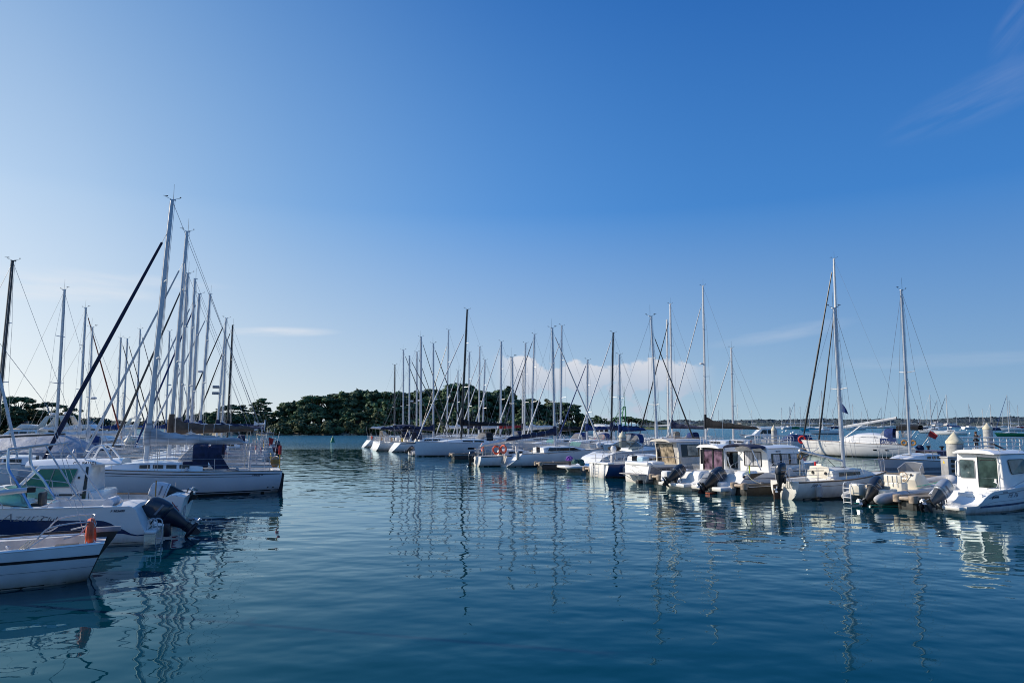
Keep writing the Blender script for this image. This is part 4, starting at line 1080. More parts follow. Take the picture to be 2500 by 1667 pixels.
def left_motor_yachts():
    p = AT(150, 88); motor_yacht('motor_yacht', 'cream and white motor yacht with a slanted radar arch behind the grey tarpaulin', p, radians(188), 9.5, BEIGEC)
    motor_yacht('motor_yacht', 'white motor yacht with big curtained saloon windows left of the cream pile', AT(135, 80), radians(2), 9.0, TEAK, curtain=CURTB)
    p = AT(345, 118); motor_yacht('motor_yacht', 'small white motor yacht with a flybridge seen between the left masts', p, radians(172), 9.5, WHITE, True)
    # maroon inflatable and red rib at the end of the left row
    r = thing('inflatable_boat', 'dark maroon inflatable boat at the far end of the left row', 'inflatable boat', G(672, 1108), radians(200))
    m = MB().tube(smooth_path([(-.3, .75, .42), (2.0, .75, .42), (3.2, .55, .50), (3.75, 0, .60), (3.2, -.55, .50), (2.0, -.75, .42), (-.3, -.75, .42)], 5), .36, 10).build('tube', TUBER, r)
    MB().box(0, 3.2, -.6, .6, .12, .25).build('floor', GREYP, r); outboard(r, (-.05, 0, .75), .1, .85)
    r = thing('dinghy', 'red and white covered dinghy behind the navy sprayhood', 'dinghy', AT(585, 57), AL)
    h = Hull(4.6, .95, [(0, .7), (1, .95)], kind='motor', tr=.85); h.shell(12, 8).build('hull', REDG, r); h.deck().build('cover', REDC, r)
    MB().prism([(.2, .7), (1.6, 1.75), (2.6, 1.75), (4.0, .8)], lambda u, v, w: V((u, w, v)), -.55, .55).build('canopy', REDC, r)
    MB().prism([(1.7, 1.0), (2.0, 1.55), (2.3, 1.0)], lambda u, v, w: V((u, w, v)), .552, .57).build('white_triangle', TEXTW, r)
    # sailing boats low at the left edge, stern seen as clutter of pale decks
    for i, (px, Y, lab, hood) in enumerate(((215, 62, 'low white sailing yacht without sails moored in front of the motor yachts', None), (300, 70, 'white yacht with blue sprayhood lying left of the pale pile', BLUEC))):
        sailboat('sailing_yacht', lab, AT(px, Y), AL+pi+.1, 9.2, ZAT(px, 960 if i else 800, Y), mm=ALUW, cover=WHITEC, jib=None, hood=hood, lod=1, fb=1.05, group='yachts beyond the left pontoon', thick=.7)
left_motor_yachts()
# ================================================================== RIGHT BERTHS
HR = V((.89, .455, 0)).normalized(); AR = atan2(HR.y, HR.x); NR = V((HR.y, -HR.x, 0))     # NR: the side seen from the quay
def root_at(pt, x=0.0, y=0.0, hd=HR):
    """root position so that local (x, y) lands on pt"""
    pr = V((-hd.y, hd.x, 0)); p = pt-hd*x-pr*y; p.z = 0; return p

# ---- R8: pilothouse boat at the right edge
def big_cabin_boat():
    hd = V((.926, .377, 0)).normalized(); ang = atan2(hd.y, hd.x)
    st = root_at(G(2367, 1256), .15, -1.10, hd)
    r = thing('pilothouse_boat', 'white pilothouse boat at the right edge with sliding door and silver outboard', 'motorboat', st, ang)
    sh = [(0, .30), (.09, .30), (.13, .42), (.18, .66), (.24, .80), (.30, .84), (.6, .96), (1, 1.40)]
    h = Hull(6.9, 1.22, sh, tr=.92, maxt=.40, rake=.8, slope=.0, draft=.35, kind='motor', flare=.92)
    h.shell(40, 12).build('hull', WHITE, r)
    h.band(.12, .96, lambda t: lerp(.20, .36, t), lambda t: lerp(.27, .44, t), off=.006).build('blue_stripe', mat('faded_navy_stripe', (.04, .06, .14), .4, noise=.2, scale=6), r)
    h.band(.10, .96, lambda t: .40*h.sheer(t)/.8+.02, lambda t: .40*h.sheer(t)/.8+.03, off=.005).build('hull_line', TEXTG, r)
    h.band(.2, .96, lambda t: h.sheer(t)-.13, lambda t: h.sheer(t)-.10, off=.010).build('rubbing_strake', GREYP, r)
    h.band(0, .98, -.1, .05, off=.005).build('boot_stripe', ANTIF, r)
    h.deck((.17, .37, .92, .28), 36, dz=-.01, camber=.02).build('deck', WHITE, r)
    m = MB(); h.rail(.10, 1, .03, .01, 30, .99, 1, m); h.rail(.10, 1, .03, .01, 30, .99, -1, m); m.build('gunwale', WHITE, r)
    MB().box(1.0, 1.14, -1.05, 1.05, .26, .74).build('transom_wall', WHITE, r, bevel=.05)
    MB().box(-.32, .25, .30, 1.05, .14, .30).build('stern_pod', WHITE, r, bevel=.06); MB().box(-.32, .25, -1.05, -.30, .14, .30).build('stern_pod', WHITE, r, bevel=.06)
    # wheelhouse
    x0 = 2.42
    c = Cabin([(x0, .30), (x0, 2.24), (4.05, 2.26), (4.95, 1.42), (4.95, .9)], 1.06, .94, .22); cb = c.body().build('wheelhouse', WHITE, r, bevel=.07, seg=3)
    xa = x0-.006
    w = rounded([(.82, 1.22), (.82, 1.98), (.16, 1.98), (.16, 1.22)], .09)
    p = MB().poly([(xa, y, z) for y, z in w]).build('aft_window', SEAGL2, cb); MB().tube([(xa-.004, y, z) for y, z in w]+[(xa-.004, *w[0])], .016, 5).build('window_frame', GREYP, p)
    dq = [(.05, .42), (.05, 2.12), (-.80, 2.10), (-.80, .42)]
    p = MB().poly([(xa, y, z) for y, z in dq]).build('sliding_door', SEAGL, cb)
    MB().box(xa-.03, xa, .03, .06, .42, 2.14).box(xa-.03, xa, -.83, -.80, .42, 2.12).box(xa-.03, xa, -.83, .06, 2.12, 2.15).build('door_frame', WHITEP, p)
    MB().box(xa-.06, xa, -.74, -.66, 1.12, 1.26).build('door_handle', WHITEP, p, bevel=.01)
    MB().tube([(xa-.012, -.05, 2.0), (xa-.012, -.68, 2.02)], .02, 5).build('wiper_motor_bar', BLACKG, p)
    MB().tube([(xa-.01, -.10, 1.25), (xa-.01, -.70, 1.28)], .012, 4).build('dash_line', SEAGL2, p)
    for sd, y in ((1, .93), (-1, -.93)):
        MB().tube(smooth_path([(x0-.02, y, 1.30), (x0-.10, y*1.01, 1.36), (x0-.10, y*.99, 1.85), (x0-.02, y*.97, 1.92)], 5), .022, 6).build('grab_handle', WHITEP, r)
    for sd in (1, -1):
        q = rounded([(2.95, 1.46), (2.80, 2.04), (3.92, 2.04), (4.42, 1.50)], .10)
        p = c.pane(q, sd, .010).build('side_window', GREENGL if sd > 0 else SEAGL2, cb); c.frame(q, sd, .012).build('window_frame', BLACKG, p)
        MB().tube(smooth_path([(2.5, 1.12*sd, .90), (3.2, 1.14*sd, 1.12), (4.6, 1.0*sd, 1.5), (6.3, .45*sd, 1.95), (6.7, 0, 2.0)], 5), .016, 5).build('bow_rail', STEEL, r)
    MB().poly([(4.90, .6, 1.48), (4.90, -.6, 1.48), (4.16, -.6, 2.18), (4.16, .6, 2.18)]).build('windscreen', SEAGL2, cb)
    ro = roof_slab(2.12, 4.35, 1.00, .86, 2.24, .13, .05, .02, r=.4).build('roof', WHITE, r)
    MB().tube([(2.9, .55, 2.42), (2.9, -.55, 2.42)], .03, 6).box(3.05, 3.35, -.15, .15, 2.36, 2.46).build('roof_hatch', GREYP, ro)
    for sd in (1, -1): MB().tube(smooth_path([(2.7, .75*sd, 2.36), (2.75, .75*sd, 2.46), (3.9, .70*sd, 2.46), (3.95, .70*sd, 2.36)], 4), .016, 5).build('roof_rail', STEEL, ro)
    MB().tube([(3.5, -.45, 2.40), (3.2, -.2, 2.62), (3.9, .4, 2.60)], .035, 6).build('stowed_bag', BLACKC, ro)
    # cockpit details
    MB().box(1.16, 1.55, -.35, .35, .28, .78).build('engine_well', WHITE, r, bevel=.05)
    MB().tube([(1.30, -1.06, .94), (2.0, -1.08, .96), (2.35, -1.08, .95)], .02, 5).build('side_rail', STEEL, r)
    MB().box(2.0, 2.28, -1.22, -1.16, .74, .82).build('fairlead', GREYP, r)
    MB().tube(smooth_path([(1.9, -1.0, .9), (1.9, -1.1, 1.1), (1.9, -.95, 1.18)], 4), .018, 5).build('rod_holder', STEEL, r)
    outboard(r, (.10, .02, .36), radians(50), 1.0, ENGS, mat('grey_engine_leg', (.10, .105, .11), .35, .3, noise=.2), stripe=BLACKG)
    MB().prism([(-1.02, .28), (-.74, .50), (-.66, .40), (-.79, .18), (-.76, 0), (-.88, -.02)], lambda u, v, w: V((u, w, v)), .10, .15).build('trim_fin', BLACKG, r)
    hull_text(r, h, 'gossa', .15, TEXTB, .225, .585, -1, .3, .006, 1.15)
    hull_text(r, h, 'Fil 76', .25, TEXTG, .375, .58, -1, .5, .0, 1.1)
    text('lettering', 'TOY  G', .11, TEXTK, r, (.992, -.40, .52), (pi/2, 0, -pi/2), 0, .003)
    return r
big_cabin_boat()

# ---- R7: rigid inflatable with console
def rib():
    st = V((15.43, 31.4, 0))
    r = thing('rigid_inflatable', 'pale rigid inflatable boat with steering console, white stern ladder and black outboard', 'inflatable boat', st, AR)
    h = Hull(5.6, .62, [(0, .42), (1, .8)], tr=.95, maxt=.4, rake=.8, kind='motor', draft=.3); h.shell(14, 8).build('hull', CREAM, r)
    h.deck(None, dz=-.05).build('floor', CREAM, r)
    MB().tube(smooth_path([(-.75, .78, .26), (-.30, .78, .36), (2.5, .80, .46), (4.2, .74, .62), (5.3, .36, .82), (5.6, 0, .90), (5.3, -.36, .82), (4.2, -.74, .62), (2.5, -.80, .46), (-.30, -.78, .36), (-.75, -.78, .26)], 5), [.03, .07, .11, .15, .19]+[.23]*41+[.19, .15, .11, .07, .03], 12).build('tube', TUBEG, r)
    for sd in (1, -1): MB().torus((1.2, sd*.79, .41), .235, .02, 'x', 16, 4).build('tube_band', BEIGEP, r)
    MB().box(.05, .95, -.62, .62, .38, .70).build('stern_bench', CREAM, r, bevel=.05); MB().box(.40, .60, -.55, .55, .70, .82).build('bench_cushion', BEIGEC, r, bevel=.04)
    MB().box(1.5, 1.95, -.42, .42, .35, .92).box(1.48, 1.58, -.42, .42, .9, 1.25).build('helm_seat', CREAM, r, bevel=.05)
    m = MB()
    for y in (-.22, 0, .22): m.tube([(1.46, y, .75), (1.46, y, 1.22)], .018, 6)
    m.build('seat_back_rail', WHITEP, r)
    c = Cabin([(2.65, .35), (2.45, 1.02), (2.62, 1.30), (3.05, 1.34), (3.55, .8), (3.6, .35)], .50, .40, .1); cb = c.body().build('console', CREAM, r, bevel=.06, seg=3)
    MB().torus((2.42, .12, 1.14), .20, .018, 'x', 18, 6).tube([(2.42, .12, .96), (2.42, .12, 1.32)], .012, 4).tube([(2.42, -.06, 1.14), (2.42, .30, 1.14)], .012, 4).build('steering_wheel', TEAK, r)
    MB().lathe([(.05, 0), (.05, .02)], 12, (2.50, -.2, 1.22), 'x').build('gauge', BLACKG, cb)
    a = [V((2.75, .52, 1.22)), V((3.15, .42, 1.30)), V((3.25, 0, 1.32)), V((3.15, -.42, 1.30)), V((2.75, -.52, 1.22))]; b = [p+V((-.10, 0, .42 if i in (1, 2, 3) else .25)) for i, p in enumerate(a)]
    w = MB().loft([a, b], False).build('windscreen', CLEARC, r); MB().tube([a[0]]+b+[a[4]], .016, 5).build('windscreen_frame', STEEL, w)
    MB().box(3.6, 4.5, -.45, .45, .4, .74).build('bow_locker', CREAM, r, bevel=.05)
    outboard(r, (.02, -.18, .32), radians(40), .98, ENGB, ENGL, stripe=GREYP)
    outb = MB().box(-.50, -.06, .16, .68, .40, .90).build('motor_bracket', CREAM, r, bevel=.07)
    m = MB()
    for y in (.35, .72): m.tube(smooth_path([(-.55, y, .95), (-.78, y, .85), (-.80, y, .05)], 4), .02, 5)
    for z in (.12, .32, .52, .72): m.tube([(-.80, .35, z), (-.80, .72, z)], .018, 5)
    m.build('stern_ladder', WHITEP, r)
    MB().tube(smooth_path([(-.9, .1, .12), (-.2, -.5, .05), (.8, -1.25, .06), (1.4, -1.3, .05)], 5), .022, 5).build('green_rope', mat('green_rope', (.03, .38, .26), .8, noise=.2, scale=40), r)
    MB().tube(smooth_path([(1.6, -1.0, .8), (2.4, -1.35, .95), (2.9, -1.4, 1.1)], 4), .015, 5).build('green_line', MATS['green_rope'], r)
    star_text(r, 'DE6715', .13, TEXTG, 1.75, .44, 1.035, .0, 0, .003)
    return r
rib()

# ---- R6: small sailing boat with grey mast
def small_sailer():
    mp = AT(2056, 35.9); L = 7.4
    top = ZAT(2032, 754, 35.9)
    def gear(r, h, X):
        h.band(.0, .985, lambda t: h.sheer(t)-.045, lambda t: h.sheer(t)+.005, off=.012, nz=1).build('rubbing_band', BLACKG, r)
        h.band(.14, .95, lambda t: .58+.12*t, lambda t: .60+.12*t, off=.006).build('brown_line', TEAK, r)
        a = V((X(1.7)-.1, 0, 1.66)); b = V((X(2.2)-3.05, .0, 2.22))
        bo = MB().tube([a, b], .058, 8, .8).build('boom', ALU, r)
        MB().tube(smooth_path([b, b+V((.02, 0, -.5)), b+V((-.02, 0, -1.2))], 3), .02, 5).build('mainsheet', ROPE, r)
        MB().torus(b+V((.05, 0, -.28)), .13, .05, 'y', 10, 5).build('rope_coil', mat('old_rope', (.20, .15, .09), .9, noise=.3, scale=20), r)
        MB().tube([a+V((-1.0, 0, .08)), V((X(1.2)-.2, 0, 1.05))], .014, 5).build('kicking_strap', BLACKG, r)
        MB().prism([(-.10, .70), (-.46, .66), (-.42, -.4), (-.02, -.4)], lambda u, v, w: V((u, w, v)), .13, .19).build('rudder', mat('varnished_rudder', (.09, .05, .03), .4, noise=.3, scale=5), r)
        MB().prism([(-.18, .95), (-.18, 1.42), (-.32, 1.42), (-.30, .9)], lambda u, v, w: V((u, w, v)), -.26, -.06).build('motor_bracket', TEAK, r)
        outboard(r, (-.26, -.30, .98), radians(4), .78, ENGB, ENGL)
        MB().lathe([(.02, -.30), (.13, -.22), (.15, 0), (.13, .22), (.03, .30), (.02, .36)], 10, (.95, -1.22, .40)).build('side_fender', GREYP, r)
        m = MB()
        for k in range(5): m.tube(smooth_path([(.05, -.5+.12*k, .95), (.0, -.45+.1*k, .6), (.12, -.4+.12*k, .45)], 3), .012, 4)
        m.build('rope_tangle', ROPE, r)
        # backrest boards in the cockpit with instruments
        q = MB().prism([(.62, .86), (-.62, .86), (-.55, 1.42), (-.15, 1.46), (-.15, 1.56), (.15, 1.56), (.15, 1.46), (.55, 1.42)], lambda u, v, w: V((w, u, v)), 2.45, 2.50).build('cabin_bulkhead', CREAM, r, bevel=.015)
        for y in (-.38, .36): MB().lathe([(.075, 0), (.075, .03)], 14, (2.42, y, 1.12), 'x').build('compass', BLACKG, q)
        MB().tube([(1.25, .5, 1.22), (2.3, -.4, 1.26)], .02, 5).build('tiller', BLACKG, r)
        hull_text(r, h, 'JSFNA', .15, TEXTB, .10, .62, -1, .5, .0, 1.3)
        for sd in (1, -1):
            m = MB().poly([V((4.3, sd*1.08, .98)), V((4.35, sd*1.02, .98)), V((4.05, sd*.95, 1.75))]); m.build('spinnaker_pole_chock', WHITEP, r)
        MB().tube([(3.1, .75, .95), (3.1, .75, 1.6)], .05, 8).build('flare_tube', REDP, r)
        MB().box(2.0, 2.35, -1.02, -.80, .92, 1.0).build('fender_roll', WHITEC, r, bevel=.03)
    sailboat('sailing_boat', 'small white sailing boat with a black rubbing band, grey mast and bare raised boom', mp, AR, L, top, fb=.86, B=1.26, mm=ALU, cover=None, jib=None, hullm=OLDW, slope=.12, lod=2, rake=.012,
             tr=.66, no_boom=True, wheel=False, winm=SMOKE, spread=1, xmf=.57, thick=1.0, rl=gear, nwin=1, cat='sailing boat', boomz=2.0, sweep=.02, wire=.008)
small_sailer()

# ---- R5: cabin boat, curtained windows, navy awning, big dark outboard
def curtain_boat():
    st = V((10.3, 36.9, 0))
    r = thing('cabin_cruiser', 'white cabin boat with white curtained windows, navy awning and the largest dark outboard', 'motorboat', st, AR)
    sh = [(0, .34), (.05, .34), (.10, .66), (.14, .98), (.4, 1.02), (1, 1.45)]
    h = Hull(7.6, 1.28, sh, tr=.9, maxt=.4, rake=.8, slope=0, kind='motor', draft=.35, flare=.9); h.shell(34, 10).build('hull', WHITE, r)
    h.band(0, .98, -.1, .06, off=.005).build('boot_stripe', mat('rusty_boot_stripe', (.10, .03, .015), .6, noise=.4, scale=5), r)
    h.band(.12, .95, .72, .76).build('hull_line', TEXTG, r)
    h.deck((.13, .24, .9, .4), 30).build('deck', DECKM, r)
    for sd in (1, -1):
        MB().box(-.65, .75, sd*.42 if sd > 0 else -1.08, 1.08 if sd > 0 else -.42, .16, .36).build('swim_platform', WHITE, r, bevel=.05)
        q = Cabin([(.72, .35), (.80, .98), (1.05, 1.12), (1.85, 1.12), (1.85, .35)], .33, .30); o = q.body().build('stern_locker', WHITE, r, bevel=.07); o.location = (0, sd*.78, 0)
    MB().box(.05, .5, -.36, .36, .3, .56).build('engine_well', WHITE, r, bevel=.04)
    MB().poly([(1.1, -1.30, 1.0), (2.1, -1.30, 1.03), (1.1, -1.30, .70)]).build('side_vent', BLACKG, r)
    x0 = 2.6
    c = Cabin([(x0, .6), (x0, 2.20), (5.1, 2.20), (5.5, 1.30), (5.5, .9)], 1.12, 1.04, .18); cb = c.body().build('cabin', WHITE, r, bevel=.05)
    xa = x0-.006
    w = rounded([(.55, 1.28), (.55, 2.02), (-.62, 2.02), (-.62, 1.28)], .04)
    p = MB().poly([(xa, y, z) for y, z in w]).build('aft_window', CURTW, cb); MB().tube([(xa-.006, y, z) for y, z in w]+[(xa-.006, *w[0])], .024, 5).tube([(xa-.006, -.1, 1.28), (xa-.006, -.1, 2.02)], .014, 4).build('window_frame', BLACKG, p)
    for sd in (1, -1):
        bk = c.pane([(2.85, 1.34), (2.85, 1.95), (4.92, 1.93), (5.15, 1.36)], sd, .008).build('window_band', SMOKE, cb)
        for a, b in ((2.98, 3.45), (3.6, 4.12), (4.30, 4.82)): c.pane([(a, 1.39), (a, 1.90), (b, 1.90), (b, 1.39)], sd, .014).build('side_window', CURTW, cb)
        c.pane([(3.5, .95), (3.5, 1.98), (3.55, 1.98), (3.55, .95)], sd, .016).build('door_edge', BLACKG, cb)
        MB().torus((2.74, sd*1.10, 1.62), .07, .016, 'y', 12, 5).build('vent_ring', GREYP, cb)
        MB().tube(smooth_path([(2.6, 1.2*sd, 1.1), (2.9, 1.22*sd, 1.5), (5.2, 1.0*sd, 1.75), (7.0, .45*sd, 2.1), (7.6, 0, 2.15)], 5), .016, 5).build('bow_rail', STEEL, r)
    ro = roof_slab(2.55, 5.2, 1.10, .98, 2.20, .12, .06, .05).build('roof', WHITE, r)
    MB().box(3.1, 3.7, -.4, .4, 2.36, 2.42).build('roof_hatch', SMOKE, ro)
    # awning over the cockpit, rolled half out on two struts
    def arch(x, dz): return [V((x, .98*cos(a), 2.16+dz+.20*sin(a))) for a in [pi*i/10 for i in range(11)]]
    aw = MB().loft([arch(1.55, .04), arch(2.1, .07), arch(2.62, .06)], False).build('awning', NAVYC, r)
    MB().tube(arch(1.55, .04), .045, 6).build('awning_roll', NAVYC, aw)
    fr = MB().loft([[V((p.x+.12, p.y*1.01, p.z-.05)) for p in arch(2.2, .02)], [V((p.x+.06, p.y*1.01, p.z-.14)) for p in arch(2.54, -.02)]], False).build('awning_lining', WHITEC, aw)
    for sd in (1, -1): MB().tube([(1.58, .98*sd, 2.2), (2.1, 1.06*sd, 1.12)], .026, 5).tube([(1.85, 1.0*sd, 1.72), (1.92, 1.02*sd, 1.55)], .034, 5).build('awning_strut', mat('blue_grey_steel', (.45, .52, .64), .2, .85), aw)
    outboard(r, (-.02, .05, .32), radians(52), 1.10, ENGB, ENGL, stripe=GREYP)
    MB().box(-.85, -.45, -.5, -.2, .02, .08).build('trim_tab', mat('rust_red_paint', (.35, .07, .03), .6, noise=.3), r)
    MB().tube([(1.15, -1.22, 1.02), (1.15, -1.22, 1.38)], .035, 6).build('yellow_post', mat('lime_plastic', (.55, .65, .05), .5), r)
    star_text(cb, 'MERLIN', .09, TEXTB, 3.2, 2.03, c.w(3.3, 2.05)+.02, -.05, 0, .002, 1.1)
    tube_part('mooring_line', r, smooth_path([(1.0, -1.2, 1.0), (.9, -1.6, .75), (1.1, -2.0, .55)], 4), .015, ROPE, 5)
    return r
curtain_boat()

# ---- R4: wheelhouse boat, mauve door
def mauve_boat():
    st = V((8.9, 38.85, 0))
    r = thing('pilothouse_boat', 'white pilothouse boat with a mauve glass door and tilted dark outboard, rods on its roof', 'motorboat', st, AR)
    sh = [(0, .36), (.05, .36), (.09, .62), (.13, .88), (.4, .95), (1, 1.4)]
    h = Hull(6.8, 1.18, sh, tr=.92, maxt=.4, rake=.8, slope=0, kind='motor', draft=.35, flare=.92); h.shell(32, 10).build('hull', WHITE, r)
    h.band(0.1, .96, .62, .645).build('hull_line', BLACKG, r); h.band(0, .98, -.1, .05, off=.005).build('boot_stripe', mat('rusty_boot_stripe', (.10, .03, .015)), r)
    h.deck((.13, .33, .85, .3), 30).build('deck', DECKM, r)
    MB().box(-.55, .45, -1.05, 1.05, .18, .36).build('swim_platform', WHITE, r, bevel=.05)
    for sd in (1, -1):
        q = Cabin([(.42, .30), (.46, .80), (.62, .98), (1.25, 1.02), (1.3, .30)], .36, .33); o = q.body().build('stern_locker', WHITE, r, bevel=.08, seg=3); o.location = (0, sd*.70, 0)
        MB().torus((-.45, sd*.55, .46), .10, .02, 'y', 12, 5).build('ladder_loop', STEEL, r)
    MB().lathe([(.02, -.26), (.17, -.16), (.20, 0), (.17, .16), (.02, .26)], 12, (.95, -1.34, .36)).build('round_fender', mat('grey_fender', (.42, .42, .40), .6, noise=.15), r)
    x0 = 2.35
    c = Cabin([(x0, .5), (x0, 2.16), (4.2, 2.18), (4.85, 1.30), (4.85, .8)], 1.05, .95, .2); cb = c.body().build('wheelhouse', WHITE, r, bevel=.05)
    xa = x0-.006
    p = MB().poly([(xa, .62, .55), (xa, .62, 2.08), (xa, -.86, 2.08), (xa, -.86, .55)]).build('sliding_door', PURPGL, cb)
    MB().box(xa-.03, xa, .60, .68, .5, 2.12).box(xa-.03, xa, -.16, -.06, .5, 2.1).box(xa-.03, xa, -.92, -.84, .5, 2.1).box(xa-.03, xa, -.92, .68, 2.06, 2.14).build('door_frame', BLACKG, p)
    MB().poly([(xa, .90, 1.25), (xa, .90, 2.05), (xa, .70, 2.05), (xa, .70, 1.25)]).build('aft_window', SMOKE, cb)
    for sd in (1, -1):
        c.pane(rounded([(2.5, 1.20), (2.5, 1.98), (4.12, 1.98), (4.62, 1.34), (3.6, 1.08), (2.9, 1.10)], .06), sd, .008).build('window_band', SMOKE, cb)
        for q in ([(2.95, 1.20), (2.95, 1.90), (3.60, 1.90), (3.60, 1.18)], [(3.75, 1.22), (3.75, 1.90), (4.08, 1.90), (4.48, 1.38)]): c.pane(rounded(q, .05), sd, .014).build('side_window', SEAGL2, cb)
        MB().tube(smooth_path([(2.6, 1.1*sd, 1.0), (2.9, 1.12*sd, 1.35), (5.0, .95*sd, 1.7), (6.4, .4*sd, 2.0), (6.8, 0, 2.05)], 5), .016, 5).build('bow_rail', STEEL, r)
    ro = roof_slab(2.05, 4.4, .98, .84, 2.14, .14, .07, .05).build('roof', WHITE, r)
    for i in range(6):
        y = -.7+.28*i; MB().tube([(2.2, y, 2.28), (1.95+.06*i, y*1.05, 2.28+.36+.06*(i % 3))], .014, 5).build('rod_holder', STEEL, ro)
    MB().tube([(3.4, .2, 2.3), (3.4, .2, 4.4)], [.015, .005], 4).build('aerial', WHITEP, ro)
    outboard(r, (-.14, .05, .50), radians(52), .92, ENGB, ENGL, stripe=GREYP)
    MB().box(-.5, -.02, .35, .9, .34, .95).build('auxiliary_motor_cover', WHITEC, r, bevel=.1)
    a = [V((.9, .30, .95)), V((1.1, .05, .98)), V((1.1, -.5, .98)), V((.9, -.75, .95))]
    MB().loft([a, [p+V((-.12, 0, .34)) for p in a]], False).build('stern_screen', CLEARC, r)
    star_text(cb, 'Quicksilver', .10, TEXTG, 2.85, .90, c.w(3.2, .9)+.02, -.05, .4, 0)
    return r
mauve_boat()

# ---- R3: cruiser with a plain white transom and beige blinds
def beige_boat():
    st = V((7.35, 43.35, 0))
    r = thing('cabin_cruiser', 'white and grey cruiser with a broad flat transom, folding platform and beige window blinds', 'motorboat', st, AR)
    sh = [(0, 1.08), (.4, 1.05), (1, 1.55)]
    h = Hull(8.2, 1.38, sh, tr=.86, maxt=.4, rake=.9, slope=.12, kind='motor', draft=.35, flare=.80); h.shell(26, 10).build('hull', WHITE, r)
    for z0, z1, m in ((.50, .95, mat('grey_side_panel', (.33, .32, .34), .35, noise=.08)), (.33, .40, TEXTG), (.18, .25, TEXTG)):
        h.band(.02, .95, z0, z1, off=.007, nz=2).build('side_stripe', m, r)
    h.band(0, .98, -.2, .07, off=.005).build('boot_stripe', mat('weedy_waterline', (.07, .075, .05), .8, noise=.5, scale=8), r)
    h.deck((.04, .28, 1.0, .45), 28).build('deck', DECKB, r)
    MB().poly([V((.04, -.55, .78)), V((.03, -.02, .55)), V((.04, .5, .78)), V((.045, .5, .80)), V((.035, -.02, .57)), V((.045, -.55, .80))]).build('transom_chevron', TEXTG, r).location = (-.035, 0, 0)
    MB().prism([(.05, 1.02), (.05, 1.20), (.35, 1.24), (.5, 1.05)], lambda u, v, w: V((u, w, v)), -1.1, 1.1).build('transom_top', WHITE, r, bevel=.05)
    MB().box(-.62, -.02, -1.12, .78, .50, .55).build('folding_platform', mat('grey_teak', (.36, .34, .32), .7, noise=.2), r, bevel=.01)
    m = MB().tube([(-.5, -.6, .5), (.0, -.3, .15)], .016, 4).tube([(-.5, .5, .5), (0, .2, .15)], .016, 4); m.build('platform_stay', STEEL, r)
    m = MB()
    for y in (-.9, -.65): m.tube([(-.08, y, -.1), (-.05, y, .62)], .016, 5)
    for z in (.1, .3, .5): m.tube([(-.07, -.9, z), (-.07, -.65, z)], .013, 4)
    m.build('boarding_ladder', STEEL, r)
    MB().box(-.35, -.02, -.75, -.45, -.15, .2).build('stern_drive', ENGL, r, bevel=.04)
    MB().box(.8, 1.35, .3, .95, .5, 1.45).build('helm_seat', mat('pale_blue_cushion', (.35, .52, .62), .7, noise=.1), r, bevel=.1, seg=3)
    MB().box(.55, 1.5, -.95, .1, .5, 1.25).build('cockpit_bench', WHITE, r, bevel=.1)
    x0 = 2.3
    c = Cabin([(x0+.35, .7), (x0, 2.35), (4.9, 2.38), (6.0, 1.40), (6.3, 1.0)], 1.22, 1.04, .2); cb = c.body().build('cabin', mat('beige_grey_cabin', (.52, .49, .46), .35, noise=.05, coat=.2), r, bevel=.04)
    xa = lambda z: x0+.35-.35*(z-.7)/1.65-.008
    ap = lambda pts: [V((xa(z), y, z)) for y, z in pts]
    MB().poly(ap([(1.0, .8), (.96, 2.25), (.70, 2.25), (.70, .8)])).build('aft_window', SMOKE, cb)
    p = MB().poly(ap([(.62, .8), (.62, 2.22), (-.62, 2.22), (-.62, .8)])).build('sliding_door', CURTB, cb)
    MB().tube(ap([(.64, .8), (.64, 2.24), (-.64, 2.24), (-.64, .8)]), .025, 5).tube(ap([(0, .8), (0, 2.22)]), .016, 4).build('door_frame', BLACKG, p)
    for sd in (1, -1):
        c.pane(rounded([(2.62, 1.48), (2.62, 2.24), (4.85, 2.24), (5.7, 1.50)], .05), sd, .008).build('window_band', SMOKE, cb)
        c.pane(rounded([(3.1, 1.56), (3.1, 2.17), (3.95, 2.17), (3.95, 1.56)], .04), sd, .014).build('side_window', CURTB, cb)
        c.pane(rounded([(4.02, 1.56), (4.02, 2.17), (4.78, 2.17), (5.45, 1.56)], .04), sd, .014).build('side_window', CURTB, cb)
        c.pane([(5.2, 1.0), (5.42, 1.30), (6.0, 1.25), (6.1, 1.0)], sd, .012).build('fore_window', SMOKE, cb)
        MB().box(xa(1.5)-.05, xa(1.5)+.02, sd*1.02-.06, sd*1.02+.06, .8, 2.3).build('corner_post', CREAM, cb)
    ro = roof_slab(1.85, 5.2, 1.06, .9, 2.36, .10, .10, .04).build('roof', mat('cream_roof', (.60, .56, .50), .4, noise=.06), r)
    for sd in (1, -1): MB().tube(smooth_path([(2.6, .6*sd, 2.52), (2.7, .6*sd, 2.60), (4.4, .55*sd, 2.60), (4.5, .55*sd, 2.50)], 3), .02, 5).build('roof_rail', TEAK, ro)
    for sd in (1, -1): MB().tube(smooth_path([(.1, 1.18*sd, 1.1), (.15, 1.16*sd, 1.45), (2.1, 1.24*sd, 1.5), (2.3, 1.24*sd, 1.1)], 4), .016, 5).build('side_rail', STEEL, r)
    hull_text(r, h, 'RODMAN 800', .14, TEXTK, .09, .78, -1, 0, .004, 1.0)
    star_text(r, 'ANTARES', .09, TEXTG, 0, 0, 0).location = (-.02, .30, .93)
    [o for o in r.children if o.name.startswith('lettering')][-1].rotation_euler = (pi/2, 0, -pi/2)
